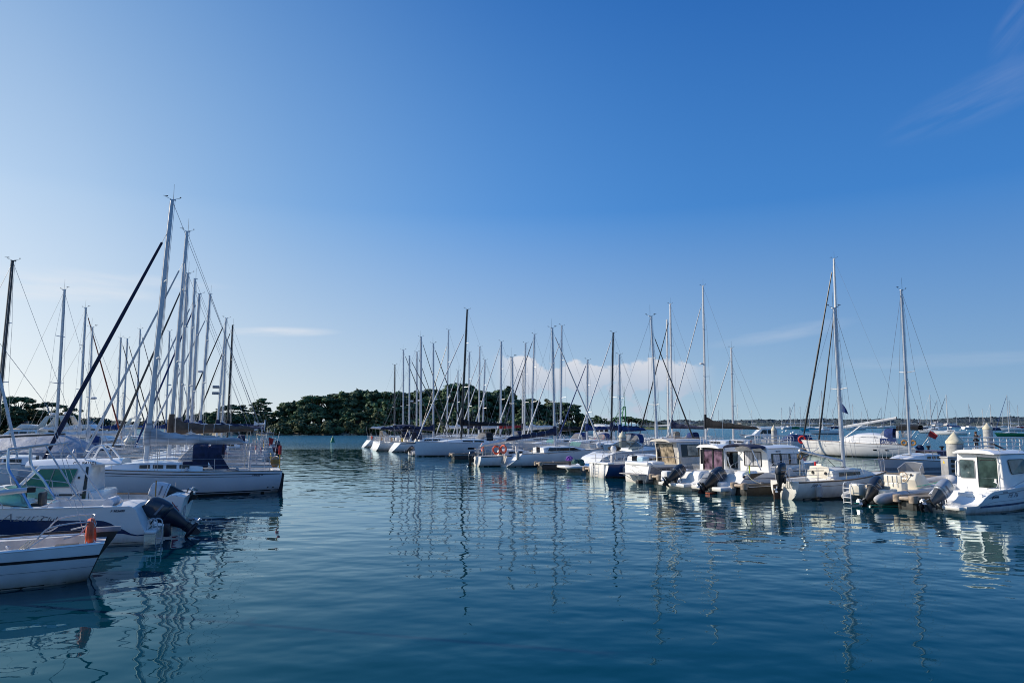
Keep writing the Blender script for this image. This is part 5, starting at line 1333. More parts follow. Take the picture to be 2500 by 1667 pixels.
    for sd in (-1,): tube_part('mooring_line', r, smooth_path([(.2, 1.25*sd, 1.05), (.9, 1.6*sd, .7), (1.3, 1.95*sd, .55)], 4), .02, ROPE, 5)
    return r
beige_boat()

# ---- R1: low sports cruiser with flowers on the platform
def platform_boat():
    st = G(1402, 1151)
    r = thing('sports_cruiser', 'low white sports cruiser with a long swim platform, small windscreen and dark cockpit cover', 'motorboat', st, AR)
    sh = [(0, .42), (.10, .44), (.16, .62), (.24, 1.10), (.34, 1.38), (.45, 1.42), (1, 1.55)]
    h = Hull(9.4, 1.45, sh, tr=.80, maxt=.38, rake=1.4, slope=-.6, kind='motor', draft=.4, flare=.84); h.shell(36, 12).build('hull', WHITE, r)
    h.band(.0, .97, .10, .17, off=.006).build('boot_stripe', BLACKG, r)
    h.band(.26, .95, lambda t: h.sheer(t)-.10, lambda t: h.sheer(t)-.06, off=.010).build('rubbing_strake', GREYP, r)
    h.deck((.30, .50, 1.0, .7), 32).build('deck', WHITE, r)
    pts = []
    for i in range(17):
        a = -pi/2+pi*i/16; pts.append((-.15-1.05*abs(cos(a))**.7, 1.22*sin(a)))
    m = MB().prism([(x, y) for x, y in pts]+[(1.4, 1.25), (1.4, -1.25)], lambda u, v, w: V((u, v, w)), .30, .46); m.build('swim_platform', WHITE, r, bevel=.05)
    c = Cabin([(1.3, .4), (1.75, 1.05), (2.4, 1.30), (3.0, 1.30), (3.0, .4)], 1.05, .95, 0); c.body().build('sunpad', WHITE, r, bevel=.08, seg=3)
    c = Cabin([(4.4, 1.3), (4.5, 1.62), (6.0, 1.72), (8.2, 1.55), (8.6, 1.4)], 1.12, .82, .65); cb = c.body().build('foredeck', WHITE, r, bevel=.06)
    pts0 = [V((4.0, 1.22, 1.45)), V((4.9, 1.12, 1.56)), V((5.7, .75, 1.70)), V((6.0, 0, 1.74)), V((5.7, -.75, 1.70)), V((4.9, -1.12, 1.56)), V((4.0, -1.22, 1.45))]
    pts1 = [V((4.0, 1.18, 1.62)), V((4.6, 1.04, 2.02)), V((5.05, .66, 2.16)), V((5.2, 0, 2.2)), V((5.05, -.66, 2.16)), V((4.6, -1.04, 2.02)), V((4.0, -1.18, 1.62))]
    a, b = smooth_path(pts0, 3), smooth_path(pts1, 3)
    w = MB().loft([a, b], False).build('windscreen', glass('grey_windscreen', (.45, .52, .52), .05, .55), r); MB().tube(b, .022, 5).build('windscreen_frame', BLACKG, w)
    for i in (6, 9, 12): MB().tube([a[i], b[i]], .018, 4).build('windscreen_bar', BLACKG, w)
    MB().ell((3.7, .2, 1.62), .40, .7, .20, 12, 7).build('cockpit_cover', BLACKC, r)
    MB().ell((3.0, -.7, 1.60), .22, .22, .28, 10, 6).build('helm_seat', WHITEC, r)
    for k, t in enumerate((.28, .33)):
        MB().ell(h.at_z(t, .95, -1, .0), .08, .03, .07, 8, 5).build('exhaust_vent', BLACKG, r)
    MB().tube(smooth_path([(4.8, -1.3, 1.45), (5.2, -1.32, 1.85), (7.6, -1.0, 2.1), (9.2, -.3, 2.2), (9.4, 0, 2.2)], 5), .018, 5).build('bow_rail', STEEL, r)
    hull_text(r, h, 'o 289', .24, TEXTB, .46, 1.08, -1, .4, .006, 1.2); hull_text(r, h, 'MAXUM SC', .15, TEXTB, .36, .86, -1, .3, .004, 1.2)
    # two bunches on the platform
    P = Matrix.Translation(st) @ Matrix.Rotation(AR, 4, 'Z')
    rd = random.Random(3)
    q = thing('flower_bunch', 'bunch of purple flowers standing on the swim platform of the sports cruiser', 'flowers', P @ V((-.15, .38, .465)), AR)
    m = MB()
    for i in range(46):
        a, e = rd.uniform(0, 2*pi), rd.uniform(-.2, 1.4); c = V((.24*cos(a)*cos(e), .24*sin(a)*cos(e), .38+.24*sin(e))); m.ell(c, .075, .075, .05, 5, 4)
    m.build('petals', PURPLE, q); MB().lathe([(.08, 0), (.12, .25)], 8).build('pot', BLACKG, q)
    q = thing('folded_tarp', 'heap of dark teal folded cloth beside the purple flowers on the swim platform', 'cloth', P @ V((.15, -.25, .465)), AR)
    m = MB()
    for i in range(12): m.ell((rd.uniform(-.2, .35), rd.uniform(-.3, .3), rd.uniform(.10, .42)), .22, .2, .16, 7, 5)
    m.build('cloth', TEALP, q)
    return r
platform_boat()

# ---- R2: blue hulled yacht with a white ladder stern
def blue_yacht():
    mp = AT(1606, 49.6, 1090); top = ZAT(1570, 774, 49.6)
    def gear(r, h, X):
        m = MB()
        for y in (.15, .5): m.tube(smooth_path([(.05, y, .9), (-.14, y, .85), (-.16, y, .0)], 3), .02, 5)
        for z in (.1, .3, .5, .7): m.tube([(-.15, .15, z), (-.15, .5, z)], .016, 5)
        m.build('stern_ladder', STEEL, r)
        MB().prism([(0, .9), (-.08, -.1), (.1, -.1)], lambda u, v, w: V((u, w, v)), -.75, -.35).build('stern_step', WHITE, r, bevel=.02)
        MB().prism([(0, .9), (-.08, -.1), (.1, -.1)], lambda u, v, w: V((u, w, v)), .55, .9).build('stern_step', WHITE, r, bevel=.02)
        MB().box(-.02, .5, -1.15, 1.15, .86, .98).build('stern_deck', WHITE, r, bevel=.04)
        MB().lathe([(.02, -.32), (.12, -.25), (.13, .2), (.03, .32)], 10, (1.1, -1.42, .45)).build('side_fender', GREYP, r)
    r, h, X = sailboat('sailing_yacht', 'yacht with a blue hull, white ladder stern and silver mast raked aft', mp, AR, 8.8, top, fb=.92, B=1.35, mm=ALUW, cover=None, jib=MASTG, jr=.055, jfrac=.88, hullm=BLUEG, slope=.10, lod=1, rake=.035, no_boom=True, rl=gear, xmf=.56, tr=.82, boot=ANTIF, thick=.9)
    t = MB(); a = [h.pt(0, j/10, 1) for j in range(10, -1, -1)]+[h.pt(0, j/10, -1) for j in range(1, 11)]
    t.poly([p+V((-.012, 0, 0)) for p in a]).build('transom', WHITE, r)
blue_yacht()
# ================================================================== MIDDLE PACK
def stern_berths():
    near = [ # stern px,py | mast base px, top px/py | L, fb, mast, cover, jib, hood, gear, label
        ((885, 1092), 963, 957, 891, 9.2, 1.12, MASTG, WHITEC, None, BEIGEC, 1, 'white yacht at the far left end of the middle pack, with a dark mast'),
        ((907, 1096), 984, 981, 855, 9.6, 1.10, ALU, WHITEC, MASTG, None, 1, 'white yacht second from the left end of the middle pack, flags on its stern'),
        ((929, 1100), 999, 997, 869, 9.8, 1.15, ALU, NAVYC, MASTG, NAVYC, 1, 'white yacht third from the left end of the middle pack with navy boom cover'),
        ((952, 1103), 1058, 1058, 839, 10.4, 1.18, ALU, NAVYC, BLACKC, NAVYC, 1, 'white yacht fourth from the left end of the middle pack with navy folded bimini'),
    ]
    for i, (sp, mx, tx, ty, L, fb, mm, cov, jib, hood, gear, lab) in enumerate(near):
        s = G(*sp); k = ray(mx, 1060); kk = k.x/k.y
        t = (s.x-kk*s.y)/(kk*HR.y-HR.x); t = max(3.6, min(6.2, t)); mp = s+HR*t; top = ZAT(tx, ty, mp.y)
        sailboat('sailing_yacht', lab, mp, AR, L, top, fb=fb, mm=mm, cover=cov, jib=jib, jr=.075, hood=hood, slope=.85, lod=1, rake=.012, group='yachts stern-to in the middle pack', stern_gear=gear, xmf=t/L, stripe=TEXTB if i == 3 else None, boomlen=L*.40, boomz=2.6, tr=.70, wire=.006, bim=NAVYC if i == 3 else None)
    # thick double mast pair standing behind them
    for mx, tx, ty, Y, lab in ((1027, 1024, 823, 96, 'white yacht with the thick silver mast left of the bow-out yacht'), (1017, 1021, 860, 104, 'white yacht hidden behind the thick silver mast')):
        mp = AT(mx, Y); sailboat('sailing_yacht', lab, mp, AR, 11, ZAT(tx, ty, Y), mm=ALU, cover=NAVYC, jib=MASTG, lod=1, rake=.01, thick=1.35 if Y < 100 else 1.0, group='yachts stern-to in the middle pack')
    # C5: bow towards the open water, black mast
    b = G(1012, 1114); hb = -HR; L = 12.4
    mp = b+hb*0; k = ray(1126, 1073); kk = k.x/k.y; t = (b.x-kk*b.y)/(kk*(HR.y)-HR.x); mp = b+HR*t; xm = L-t
    top = ZAT(1145, 755, mp.y)
    def gear5(r, h, X):
        for t0, t1 in ((.50, .57),):
            for sd in (1, -1): h.strip(t0, t1, .72, .90, sd, 6, .008).build('hull_window', SMOKE, r)
        MB().tube([(L-.2, 0, 1.42), (L+1.0, 0, 1.46)], .05, 6).build('bowsprit', BLACKG, r)
    sailboat('racing_yacht', 'white plumb-bowed yacht lying bow outward with a black mast and black boom cover', mp, atan2(hb.y, hb.x), L, top, fb=1.30, B=1.95, mm=MASTB, cover=BLACKC, jib=WHITEC, jr=.08, jfrac=.84, hood=BLACKC, lod=1, rake=.042,
             xmf=xm/L, rakeb=.10, slope=.2, thick=1.25, boomz=3.25, boomlen=6.1, cov_big=.36, rl=gear5, hullm=mat('clean_white_hull', (.78, .79, .80), .22, noise=.02, coat=.4), stripe=None, boom_rise=.0, tr=.85, wire=.007, back=True)
    # white sailed small boat and the big sugar-scoop yacht
    mp = AT(1254, 61.0); top = ZAT(1246, 873, 61.0)
    def gear_s(r, h, X):
        outboard(r, (-.12, .35, .55), radians(5), .75, ENGB, ENGL)
        h.band(0, .98, lambda t: h.sheer(t)-.06, lambda t: h.sheer(t)-.01, off=.012).build('rubbing_band', BLACKG, r)
    sailboat('sailing_boat', 'small white sailing boat with a loose white sail, orange lifebuoys beside it', mp, AR, 6.6, top, fb=.85, B=1.12, mm=ALUW, cover=WHITEC, jib=None, lod=1, rake=.02, spread=1, xmf=.52, cat='sailing boat', slope=.1, tr=.66, boomz=2.0, boomlen=3.1, rl=gear_s, boom_rise=-.14, cov_big=.22, thick=.9)
    s = G(1222, 1138); mp0 = AT(1355, 61.3, 1085); L = 9.9
    t = (mp0-s).dot(HR); mp = AT(1355, 61.3, 1085); top = ZAT(1349, 802, 61.3)
    def gear_c(r, h, X):
        for t_ in (.36, .62): h.strip(t_, t_+.008, .05, lambda t: h.sheer(t)-.05, -1, 2, .012).build('fender_line', GREYP, r)
        MB().lathe([(.02, -.34), (.12, -.26), (.14, 0), (.12, .26), (.02, .34)], 10, (.75, -1.25, .95)).build('side_fender', mat('grey_fender', (.42, .42, .40), .6), r)
        MB().poly([V((.36*L, -1.205, 1.24)), V((.70*L, -1.06, 1.24)), V((.62*L, -1.10, 1.47)), V((.375*L, -1.17, 1.49))]).build('long_window', SMOKE, r)
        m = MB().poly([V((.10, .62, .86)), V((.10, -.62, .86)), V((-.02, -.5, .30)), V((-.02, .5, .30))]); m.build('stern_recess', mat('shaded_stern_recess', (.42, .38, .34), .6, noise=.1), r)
    sailboat('sailing_yacht', 'white yacht with a broad sloping stern, long black cabin window and navy boom cover', mp, AR, L, top, fb=1.08, B=1.58, mm=ALU, cover=NAVYC, jib=WHITEC, jr=.07, lod=2, rake=.02, xmf=max(.5, min(.62, t/L)), slope=1.15, tr=.74, boomz=2.55, boomlen=4.7, boom_rise=-.10, cov_big=.30, rl=gear_c, wire=.007, jfrac=.97)
    # far side of the pontoon: bows to the left
    far = [ # mast px, top px,py, L, mast, cover, jib, hood, label
        (1091, 1088, 806, 12.0, ALU, WHITEC, MASTG, None, 'white yacht whose tall silver mast rises left of the black mast'),
        (1116, 1118, 905, 9.0, ALU, WHITEC, WHITEC, None, 'yacht with a short mast just left of the black mast foot'),
        (1143, 1146, 860, 10.4, ALU, NAVYC, WHITEC, None, 'yacht with a mast immediately right of the black mast'),
        (1169, 1170, 847, 10.6, ALUW, NAVYC, WHITEC, None, 'yacht with a slim white mast, second to the right of the black mast'),
        (1178, 1184, 879, 9.6, ALU, WHITEC, WHITEC, None, 'yacht with a shorter mast, third to the right of the black mast'),
        (1222, 1223, 834, 11.4, ALU, REDC, WHITEC, NAVYC, 'yacht with a thick silver mast and dark red boom cover'),
        (1280, 1283, 838, 11.0, ALUW, WHITEC, WHITEC, NAVYC, 'yacht with a thin white mast between the red boom cover and the navy jib'),
        (1276, 1275, 909, 8.6, ALUW, NAVYC, None, None, 'small yacht with a short white mast between two taller ones'),
        (1297, 1305, 816, 11.2, ALU, WHITEC, NAVYC, None, 'yacht with a raked silver mast and navy furled jib'),
        (1368, 1372, 795, 12.0, ALU, BLACKC, WHITEC, BLUEC, 'yacht with a tall silver mast and black boom cover right of the sugar scoop yacht'),
        (1433, 1435, 879, 9.6, ALU, BLUEC, BLUEC, BLUEC, 'yacht with a blue furled jib and bright blue boom cover'),
        (1492, 1498, 812, 10.6, MASTB, NAVYC, WHITEC, NAVYC, 'yacht with a slim black mast right of the wooded island'),
        (1514, 1512, 866, 9.0, ALUW, BLUEC, None, BLUEC, 'yacht with a white mast beside the slim black mast'),
    ]
    for i, (px, tx, ty, L, mm, cov, jib, hood, lab) in enumerate(far):
        k = ray(px, 1060); kk = k.x/k.y; Y = 50.8/(kk+.507); mp = AT(px, Y); top = ZAT(tx, ty, Y)
        dx = AT(tx, Y, ty).x-mp.x; rake = max(.006, min(.05, dx/.89/max(1, top-1.4)))
        sailboat('sailing_yacht', lab, mp, AR+pi+random.uniform(-.03, .03), L, top, fb=1.1+.03*(i % 3), mm=mm, cover=cov, jib=jib, jr=.075 if jib is not WHITEC else .085, hood=hood, lod=1, rake=rake, group='yachts bow-in beyond the middle pontoon', boomz=2.6+.08*(i % 3), thick=1.25 if i == 5 else .95, stern_gear=(0, 1, 2, 0)[i % 4], winm=SMOKE, jfrac=.97 if i % 3 else .88, spread=2 if L > 9 else 1)
    # two low motor boats among them
    for px, Y, lab, hm in ((1462, 74, 'cream open motor cruiser with a green screen beyond the sugar scoop yacht', CREAM), (1395, 86, 'white open motor boat among the yachts right of the navy boom cover', WHITE)):
        r = thing('open_motorboat', lab, 'motorboat', AT(px, Y), AR+pi); h = Hull(6.8, 1.2, [(0, .85), (1, 1.25)], kind='motor', rake=.9, tr=.88); h.shell(14, 8).build('hull', hm, r); h.deck((.08, .45, .85, .35)).build('deck', DECKM, r)
        c = Cabin([(3.2, .95), (3.2, 1.25), (4.4, 1.35), (5.8, 1.1)], .95, .75, .5); c.body().build('foredeck', hm, r, bevel=.04)
        MB().loft([[V((3.0, y, 1.2)) for y in (1, .5, -.5, -1)], [V((2.7, y*.95, 1.65)) for y in (1, .5, -.5, -1)]], False).build('windscreen', AQUAGL, r); outboard(r, (-.1, 0, .7), radians(30), .9, ENGW)
        rails(r, h, 6.8, 1, push=False)
    # tender between the bow-out yacht and its neighbour
    r = thing('inflatable_boat', 'small pale grey tender tied left of the bow-out yacht', 'inflatable boat', G(1002, 1112), AR)
    MB().tube(smooth_path([(0, .6, .25), (1.6, .6, .3), (2.5, .3, .42), (2.7, 0, .46), (2.5, -.3, .42), (1.6, -.6, .3), (0, -.6, .25)], 4), .22, 8).build('tube', TUBEG, r); MB().box(0, 2.2, -.5, .5, .08, .16).build('floor', GREYP, r)
    outboard(r, (-.05, 0, .5), radians(50), .65, ENGB)
    # lifebuoys (rest on pontoon fingers and rails)
    for px, py, Y, lab, w in ((1178, 1092, 63.5, 'orange lifebuoy seen edge-on beside the roller of a pontoon finger', .3), (1212, 1098, 60.2, 'orange lifebuoy facing the quay, left of the pair by the small sailing boat', 1.35), (1229, 1096, 59.6, 'orange lifebuoy with a hanging strap, right of the pair by the small sailing boat', .8)):
        p = AT(px, Y); p.z = ZAT(px, py, Y); q = thing('lifebuoy', lab, 'lifebuoy', p, w, 'orange lifebuoys in the middle pack')
        MB().torus((0, 0, 0), .30, .085, 'x', 18, 7).build('ring', ORANGE, q)
        for i in range(4):
            a = pi/4+i*pi/2; MB().torus((0, .30*cos(a), .30*sin(a)), .092, .012, 'y', 8, 4).build('strap', WHITEP, q)
        MB().tube([(0, 0, -.25), (.02, 0, -p.z+.55)], .03, 5).build('post', GREYP, q)
stern_berths()

# ================================================================== OUTER PONTOON BOATS
HO = V((-.79, .62, 0)).normalized(); AO = atan2(HO.y, HO.x)
def charter_yacht():
    st = G(2226, 1118)+V((1.5, 0, 0)); L = 12.2; kx = ray(2051, 1060); kk = kx.x/kx.y
    xm = (st.x-kk*st.y)/(kk*HO.y-HO.x); top = ZAT(2034, 633, (st+HO*xm).y)
    def gear(r, h, X):
        # port side faces the quay
        def z(t): return h.sheer(t)-.30
        h.strip(.12, .95, lambda t: z(t)-.012, lambda t: z(t)+.012, 1, 14, .006).build('hull_line', TEXTG, r)
        for t in (.27, .37): h.strip(t, t+.03, .70, .84, 1, 3, .010).build('port_light', SMOKE, r)
        for t in (.80, .88): MB().ell(h.at_z(t, 1.08, 1, .0), .05, .02, .05, 8, 5).build('port_light', SMOKE, r)
        rg = []
        for x, hh, w in ((2.9, .62, 1.55), (3.6, 1.00, 1.5), (5.0, 1.08, 1.42), (6.2, .95, 1.3), (7.3, .55, 1.1), (8.0, .18, .9)):
            zd = h.sheer(x/L)-.02; rg.append([V((x, w*q, zd+hh*v)) for q, v in ((1, -.05), (.98, .45), (.86, .88), (.6, 1), (0, 1.06), (-.6, 1), (-.86, .88), (-.98, .45), (-1, -.05))])
        co = MB().loft(rg, False, False).poly(rg[0]).build('coachroof', WHITE, r)
        for sd in (1, -1):
            def S(x, f):
                for (a, ha, wa), (b, hb_, wb) in zip(((2.9, .62, 1.55), (3.6, 1.0, 1.5), (5.0, 1.08, 1.42), (6.2, .95, 1.3), (7.3, .55, 1.1)), ((3.6, 1.0, 1.5), (5.0, 1.08, 1.42), (6.2, .95, 1.3), (7.3, .55, 1.1), (8.0, .18, .9))):
                    if a <= x <= b: u = (x-a)/(b-a); return V((x, sd*(lerp(wa, wb, u)*lerp(1, .9, f)+.015), h.sheer(x/L)-.02+lerp(ha, hb_, u)*f))
            MB().poly([S(3.75, .12), S(7.1, .12), S(6.5, .48), S(5.6, .72), S(4.2, .74)]).build('saloon_window', CURTW, co)
        a = V((X(3.1)-.1, 0, 3.05)); b = V((X(3.1)-5.6, 0, 4.05))
        bo = MB().tube([a, b], .13, 8, .7).build('boom', ALUW, r); MB().lathe([(.14, 0), (.14, .05)], 8, b, 'x').build('boom_end', BLACKG, bo)
        MB().tube([a.lerp(b, .42), V((X(1.9)-.15, 0, 1.75))], .06, 6).build('boom_vang', ALUW, r)
        s = sprayhood(r, 4.3, 2.75, 1.35, 1.95, 1.05, BLUEC)
        MB().poly([(3.9, 1.66, 1.15), (2.35, 1.72, 1.15), (2.35, 1.62, 1.95), (3.9, 1.56, 1.98)]).build('name_cloth', BLUEC, s)
        text('lettering', 'Kiriade', .42, TEXTW, s, (3.25, 1.70, 1.40), (pi/2-.10, 0, pi), .3, .004, .8)
        m = MB(); cx = V((3.50, 1.70, 1.55))
        for k in range(7):
            aa = pi*2*k/7; dd = V((cos(aa), 0, sin(aa))); e = V((-dd.z, 0, dd.x)); m.poly([cx+dd*.08+e*.02, cx+dd*.08-e*.02, cx+dd*.27-e*.045, cx+dd*.27+e*.045])
        m.build('sun_emblem', TEXTW, s)
        bm = bimini(r, 2.35, .35, 1.5, 3.15, 1.3, BLACKC)
        for sd in (1, -1): MB().loft([[V((2.35, 1.52*sd, 3.12)), V((1.35, 1.52*sd, 3.18)), V((.35, 1.52*sd, 3.12))], [V((2.35, 1.56*sd, 2.72)), V((1.35, 1.56*sd, 2.84)), V((.35, 1.56*sd, 2.78))]], False).build('bimini_valance', BLACKC, bm)
        MB().loft([[V((2.4, 1.5*cos(q), 2.0+1.15*sin(q)**.6)) for q in [pi*i/10 for i in range(11)]], [V((2.15, 1.52*cos(q), 2.0+1.2*sin(q)**.6)) for q in [pi*i/10 for i in range(11)]]], False).build('white_panel', WHITEC, bm)
        MB().poly([(1.9, 1.5, 2.1), (1.0, 1.5, 2.1), (.9, 1.5, 2.95), (1.6, 1.5, 2.95)]).build('side_curtain', CLEARC, bm)
        for k in range(2): MB().torus((1.65-.8*k, 1.72, 1.55), .22, .08, 'y', 12, 6).build('coiled_line', OCHRE, r)
        MB().torus((1.3, .5, 1.9), .5, .02, 'x', 18, 5).box(1.3, 1.5, .35, .65, .9, 1.9).build('steering_wheel', STEEL, r)
        MB().box(-.05, .9, -.9, .9, .30, .40).build('swim_platform', TEAK, r)
        MB().tube(smooth_path([(.15, 1.0, 1.3), (-.35, 1.0, 2.0), (-.5, .95, 2.3)], 4), .02, 5).tube(smooth_path([(.15, -1.0, 1.3), (-.35, -1.0, 2.0), (-.5, -.95, 2.3)], 4), .02, 5).build('davit', STEEL, r)
        MB().ell((.5, .2, .95), .38, .5, .42, 10, 6).build('engine_cover', NAVYC, r)
        p = V((.0, .8, 1.5)); f = MB().tube([p, p+V((-.6, 0, 1.3))], .02, 5).build('flag_pole', TEAK, r)
        MB().loft([[p+V((-.58, .0, 1.27)), p+V((-.32, .02, .72))], [p+V((-.95, .10, 1.05)), p+V((-.72, .05, .55))], [p+V((-1.25, .02, .78)), p+V((-1.0, .08, .40))]], False).build('ensign', REDC, f)
        tk = h.deck_pt(.97, 0, .1); zt = lerp(1.7, top, .97)
        a = V((L-1.9, 0, h.sheer(.85)+.1)); zz = lerp(1.7, top, .72); bb = V((X(zz)+.1, 0, zz)); MB().tube([a, a.lerp(bb, .96)], [.10, .05], 7).build('furled_staysail', MASTB, r)
        m = MB().tube([V((X(6)-.3, .15, 6.0)), V((X(4.5)-.3, .5, 4.3))], .008, 4); fl = m.build('flag_halyard', WIRE, r)
        q = V((X(5.5)-.25, .35, 5.75)); MB().loft([[q, q+V((.0, .05, -1.0))], [q+V((-.35, .1, -.35)), q+V((-.45, .12, -1.15))], [q+V((-.55, .0, -.75)), q+V((-.75, .05, -1.3))]], False).build('house_flag', BLUEC, fl)
    sailboat('charter_yacht', 'large white cruising yacht with blue sprayhood, tilted bare white boom and two black furled sails', st+HO*xm, AO, L, top, fb=1.38, B=1.95, mm=ALUW, cover=None, jib=MASTB, jr=.12, lod=2, rake=.014, xmf=xm/L, slope=.75, rakeb=.9, roof=False, no_boom=True, rl=gear, thick=1.15, spread=3, tr=.80, wheel=False, wire=.007)
charter_yacht()
def outer_boats():
    rows = [ # mast px, Y, top px,py, L, mast, cover, jib, hood, label
        (1641, 91, 1636, 743, 11.5, ALU, NAVYC, BLACKC, BLUEC, 'yacht with a tall silver mast, black jib and navy boom cover on the outer pontoon'),
        (1632, 100, 1625, 781, 11.5, ALUW, None, None, None, 'yacht with a white mast just left of the tall silver one'),
        (1723, 82, 1718, 699, 12.0, ALU, BLACKC, WHITEC, None, 'yacht with the tallest mast of the middle right and a thick black boom cover'),
        (1790, 84, 1788, 850, 8.6, ALU, None, WHITEC, None, 'small yacht with a dull grey mast right of the black boom cover'),
    ]
    for i, (px, Y, tx, ty, L, mm, cov, jib, hood, lab) in enumerate(rows):
        mp = AT(px, Y); sailboat('sailing_yacht', lab, mp, AO, L, ZAT(tx, ty, Y), fb=1.15, mm=mm, cover=cov, jib=jib, jr=.08, hood=hood, lod=1, rake=.01, group='yachts on the outer pontoon', boomz=3.0 if i == 2 else 2.9, boomlen=6.2 if i == 2 else (4.8 if cov else None), cov_big=.62 if i == 2 else .45, boom_rise=-.02, jfrac=.90, no_boom=cov is None, thick=1.1)
    # white decked yacht and sleeping bag coloured sprayhood
    mp = AT(1600, 94); sailboat('sailing_yacht', 'white yacht with a beige sprayhood and bare white boom by the outer pontoon', mp, AO+.1, 11, ZAT(1600, 700, 94)*0+6.0, mm=ALUW, cover=None, jib=None, hood=BEIGEC, lod=1, spread=0, no_boom=False, boomz=3.2, thick=.9, fb=1.2, boom_rise=.02, group='yachts on the outer pontoon', antenna=False)
    # grey yacht bow-in behind the inflatable
    mp = AT(2222, 46.0, 1110); top = ZAT(2196, 709, 46.0)
    def g9(r, h, X):
        h.band(.02, .97, .38, .44).build('hull_line', TEXTG, r); h.band(.02, .97, .60, .78, nz=2).build('grey_band', mat('grey_hull_band', (.24, .25, .28), .4, noise=.1), r)
        MB().loft([[V((4.0, .85, 1.3)), V((4.0, .7, 1.72)), V((4.0, -.7, 1.72)), V((4.0, -.85, 1.3))], [V((2.4, .95, 1.3)), V((2.4, .8, 1.75)), V((2.4, -.8, 1.75)), V((2.4, -.95, 1.3))]], False).build('window_cover', MAROON, r)
    sailboat('sailing_yacht', 'grey sided sailing yacht lying bow-in behind the inflatable, maroon cabin cover', mp, AR+pi, 8.8, top, fb=1.10, B=1.4, mm=ALU, cover=None, jib=None, lod=2, rake=.012, xmf=.64, hullm=GREYG, no_boom=True, rl=g9, spread=1, thick=1.0, stripe=None)
    # small trawler with green gantry
    r = thing('fishing_boat', 'small fishing boat with a white wheelhouse, red lifebuoy and green gantry', 'fishing boat', AT(1560, 92), radians(150))
    h = Hull(8.5, 1.5, [(0, 1.0), (.5, 1.05), (1, 2.1)], tr=.8, rake=.9, kind='motor'); h.shell(16, 8).build('hull', BLACKG, r); h.band(0, .98, .75, lambda t: h.sheer(t)-.05, off=.01, nz=2).build('white_side', WHITE, r); h.deck().build('deck', DECKM, r)
    c = Cabin([(3.6, 1.0), (3.6, 3.3), (5.8, 3.4), (6.0, 1.2)], 1.0, .95); cb = c.body().build('wheelhouse', WHITE, r, bevel=.04)
    for sd in (1, -1):
        for k in range(3): c.pane([(3.8+.66*k, 2.4), (3.8+.66*k, 3.05), (4.3+.66*k, 3.05), (4.3+.66*k, 2.4)], sd, .01).build('window', SMOKE, cb)
        MB().torus((4.6, sd*1.03, 1.75), .30, .08, 'y', 14, 6).build('lifebuoy', ORANGE, cb)
    for k in range(3): MB().poly([(3.59, .7-.6*k, 2.4), (3.59, .25-.6*k, 2.4), (3.59, .25-.6*k, 3.05), (3.59, .7-.6*k, 3.05)]).build('window', SMOKE, cb)
    m = MB()
    for sd in (1, -1): m.tube([(2.2, 1.1*sd, 1.0), (1.9, .35*sd, 5.6)], .07, 5).tube([(1.9, .35*sd, 5.6), (3.6, .8*sd, 3.4)], .04, 5)
    m.tube([(1.9, -.4, 5.6), (1.9, .4, 5.6)], .07, 5).tube([(1.9, 0, 5.6), (1.9, 0, 8.2)], .03, 5).tube([(1.9, -.5, 7.2), (1.9, .5, 7.2)], .02, 4); m.build('gantry', mat('green_steel', (.02, .26, .08), .5, noise=.2), r)
    # white motorboat with the boxy cabin by the distant pile
    p = AT(1868, 112); motor_yacht('motor_cruiser', 'white boxy cabin motorboat moored by the distant pile on the right', p+V((3.4, 0, 0)), radians(178), 7.5, WHITE, False, fly=False, curtain=SEAGL2)
    # a boat whose bow rail and red buoy peep out left of the charter yacht
    r = thing('motorboat', 'low white motorboat with a red lifebuoy on its bow, left of the charter yacht', 'motorboat', AT(2015, 92), radians(170))
    h = Hull(8, 1.4, [(0, .9), (1, 1.5)], kind='motor', rake=1.0); h.shell(14, 8).build('hull', WHITE, r); h.deck().build('deck', WHITE, r)
    MB().prism([(1.5, .9), (2.0, 2.0), (4.2, 2.1), (5.6, 1.2)], lambda u, v, w: V((u, w, v)), -1.0, 1.0).build('cover', BLUEC, r, bevel=.08); rails(r, h, 8, 1, push=False)
    p = AT(1958, 88); p.z = ZAT(1958, 1073, 88); q = thing('lifebuoy', 'large red lifebuoy on a post at the end of the outer pontoon', 'lifebuoy', p, 1.0); MB().torus((0, 0, 0), .38, .14, 'x', 18, 8).build('ring', REDP, q); MB().tube([(0, 0, -.6), (0, 0, -p.z+.5)], .05, 6).build('post', WHITEP, q)
outer_boats()
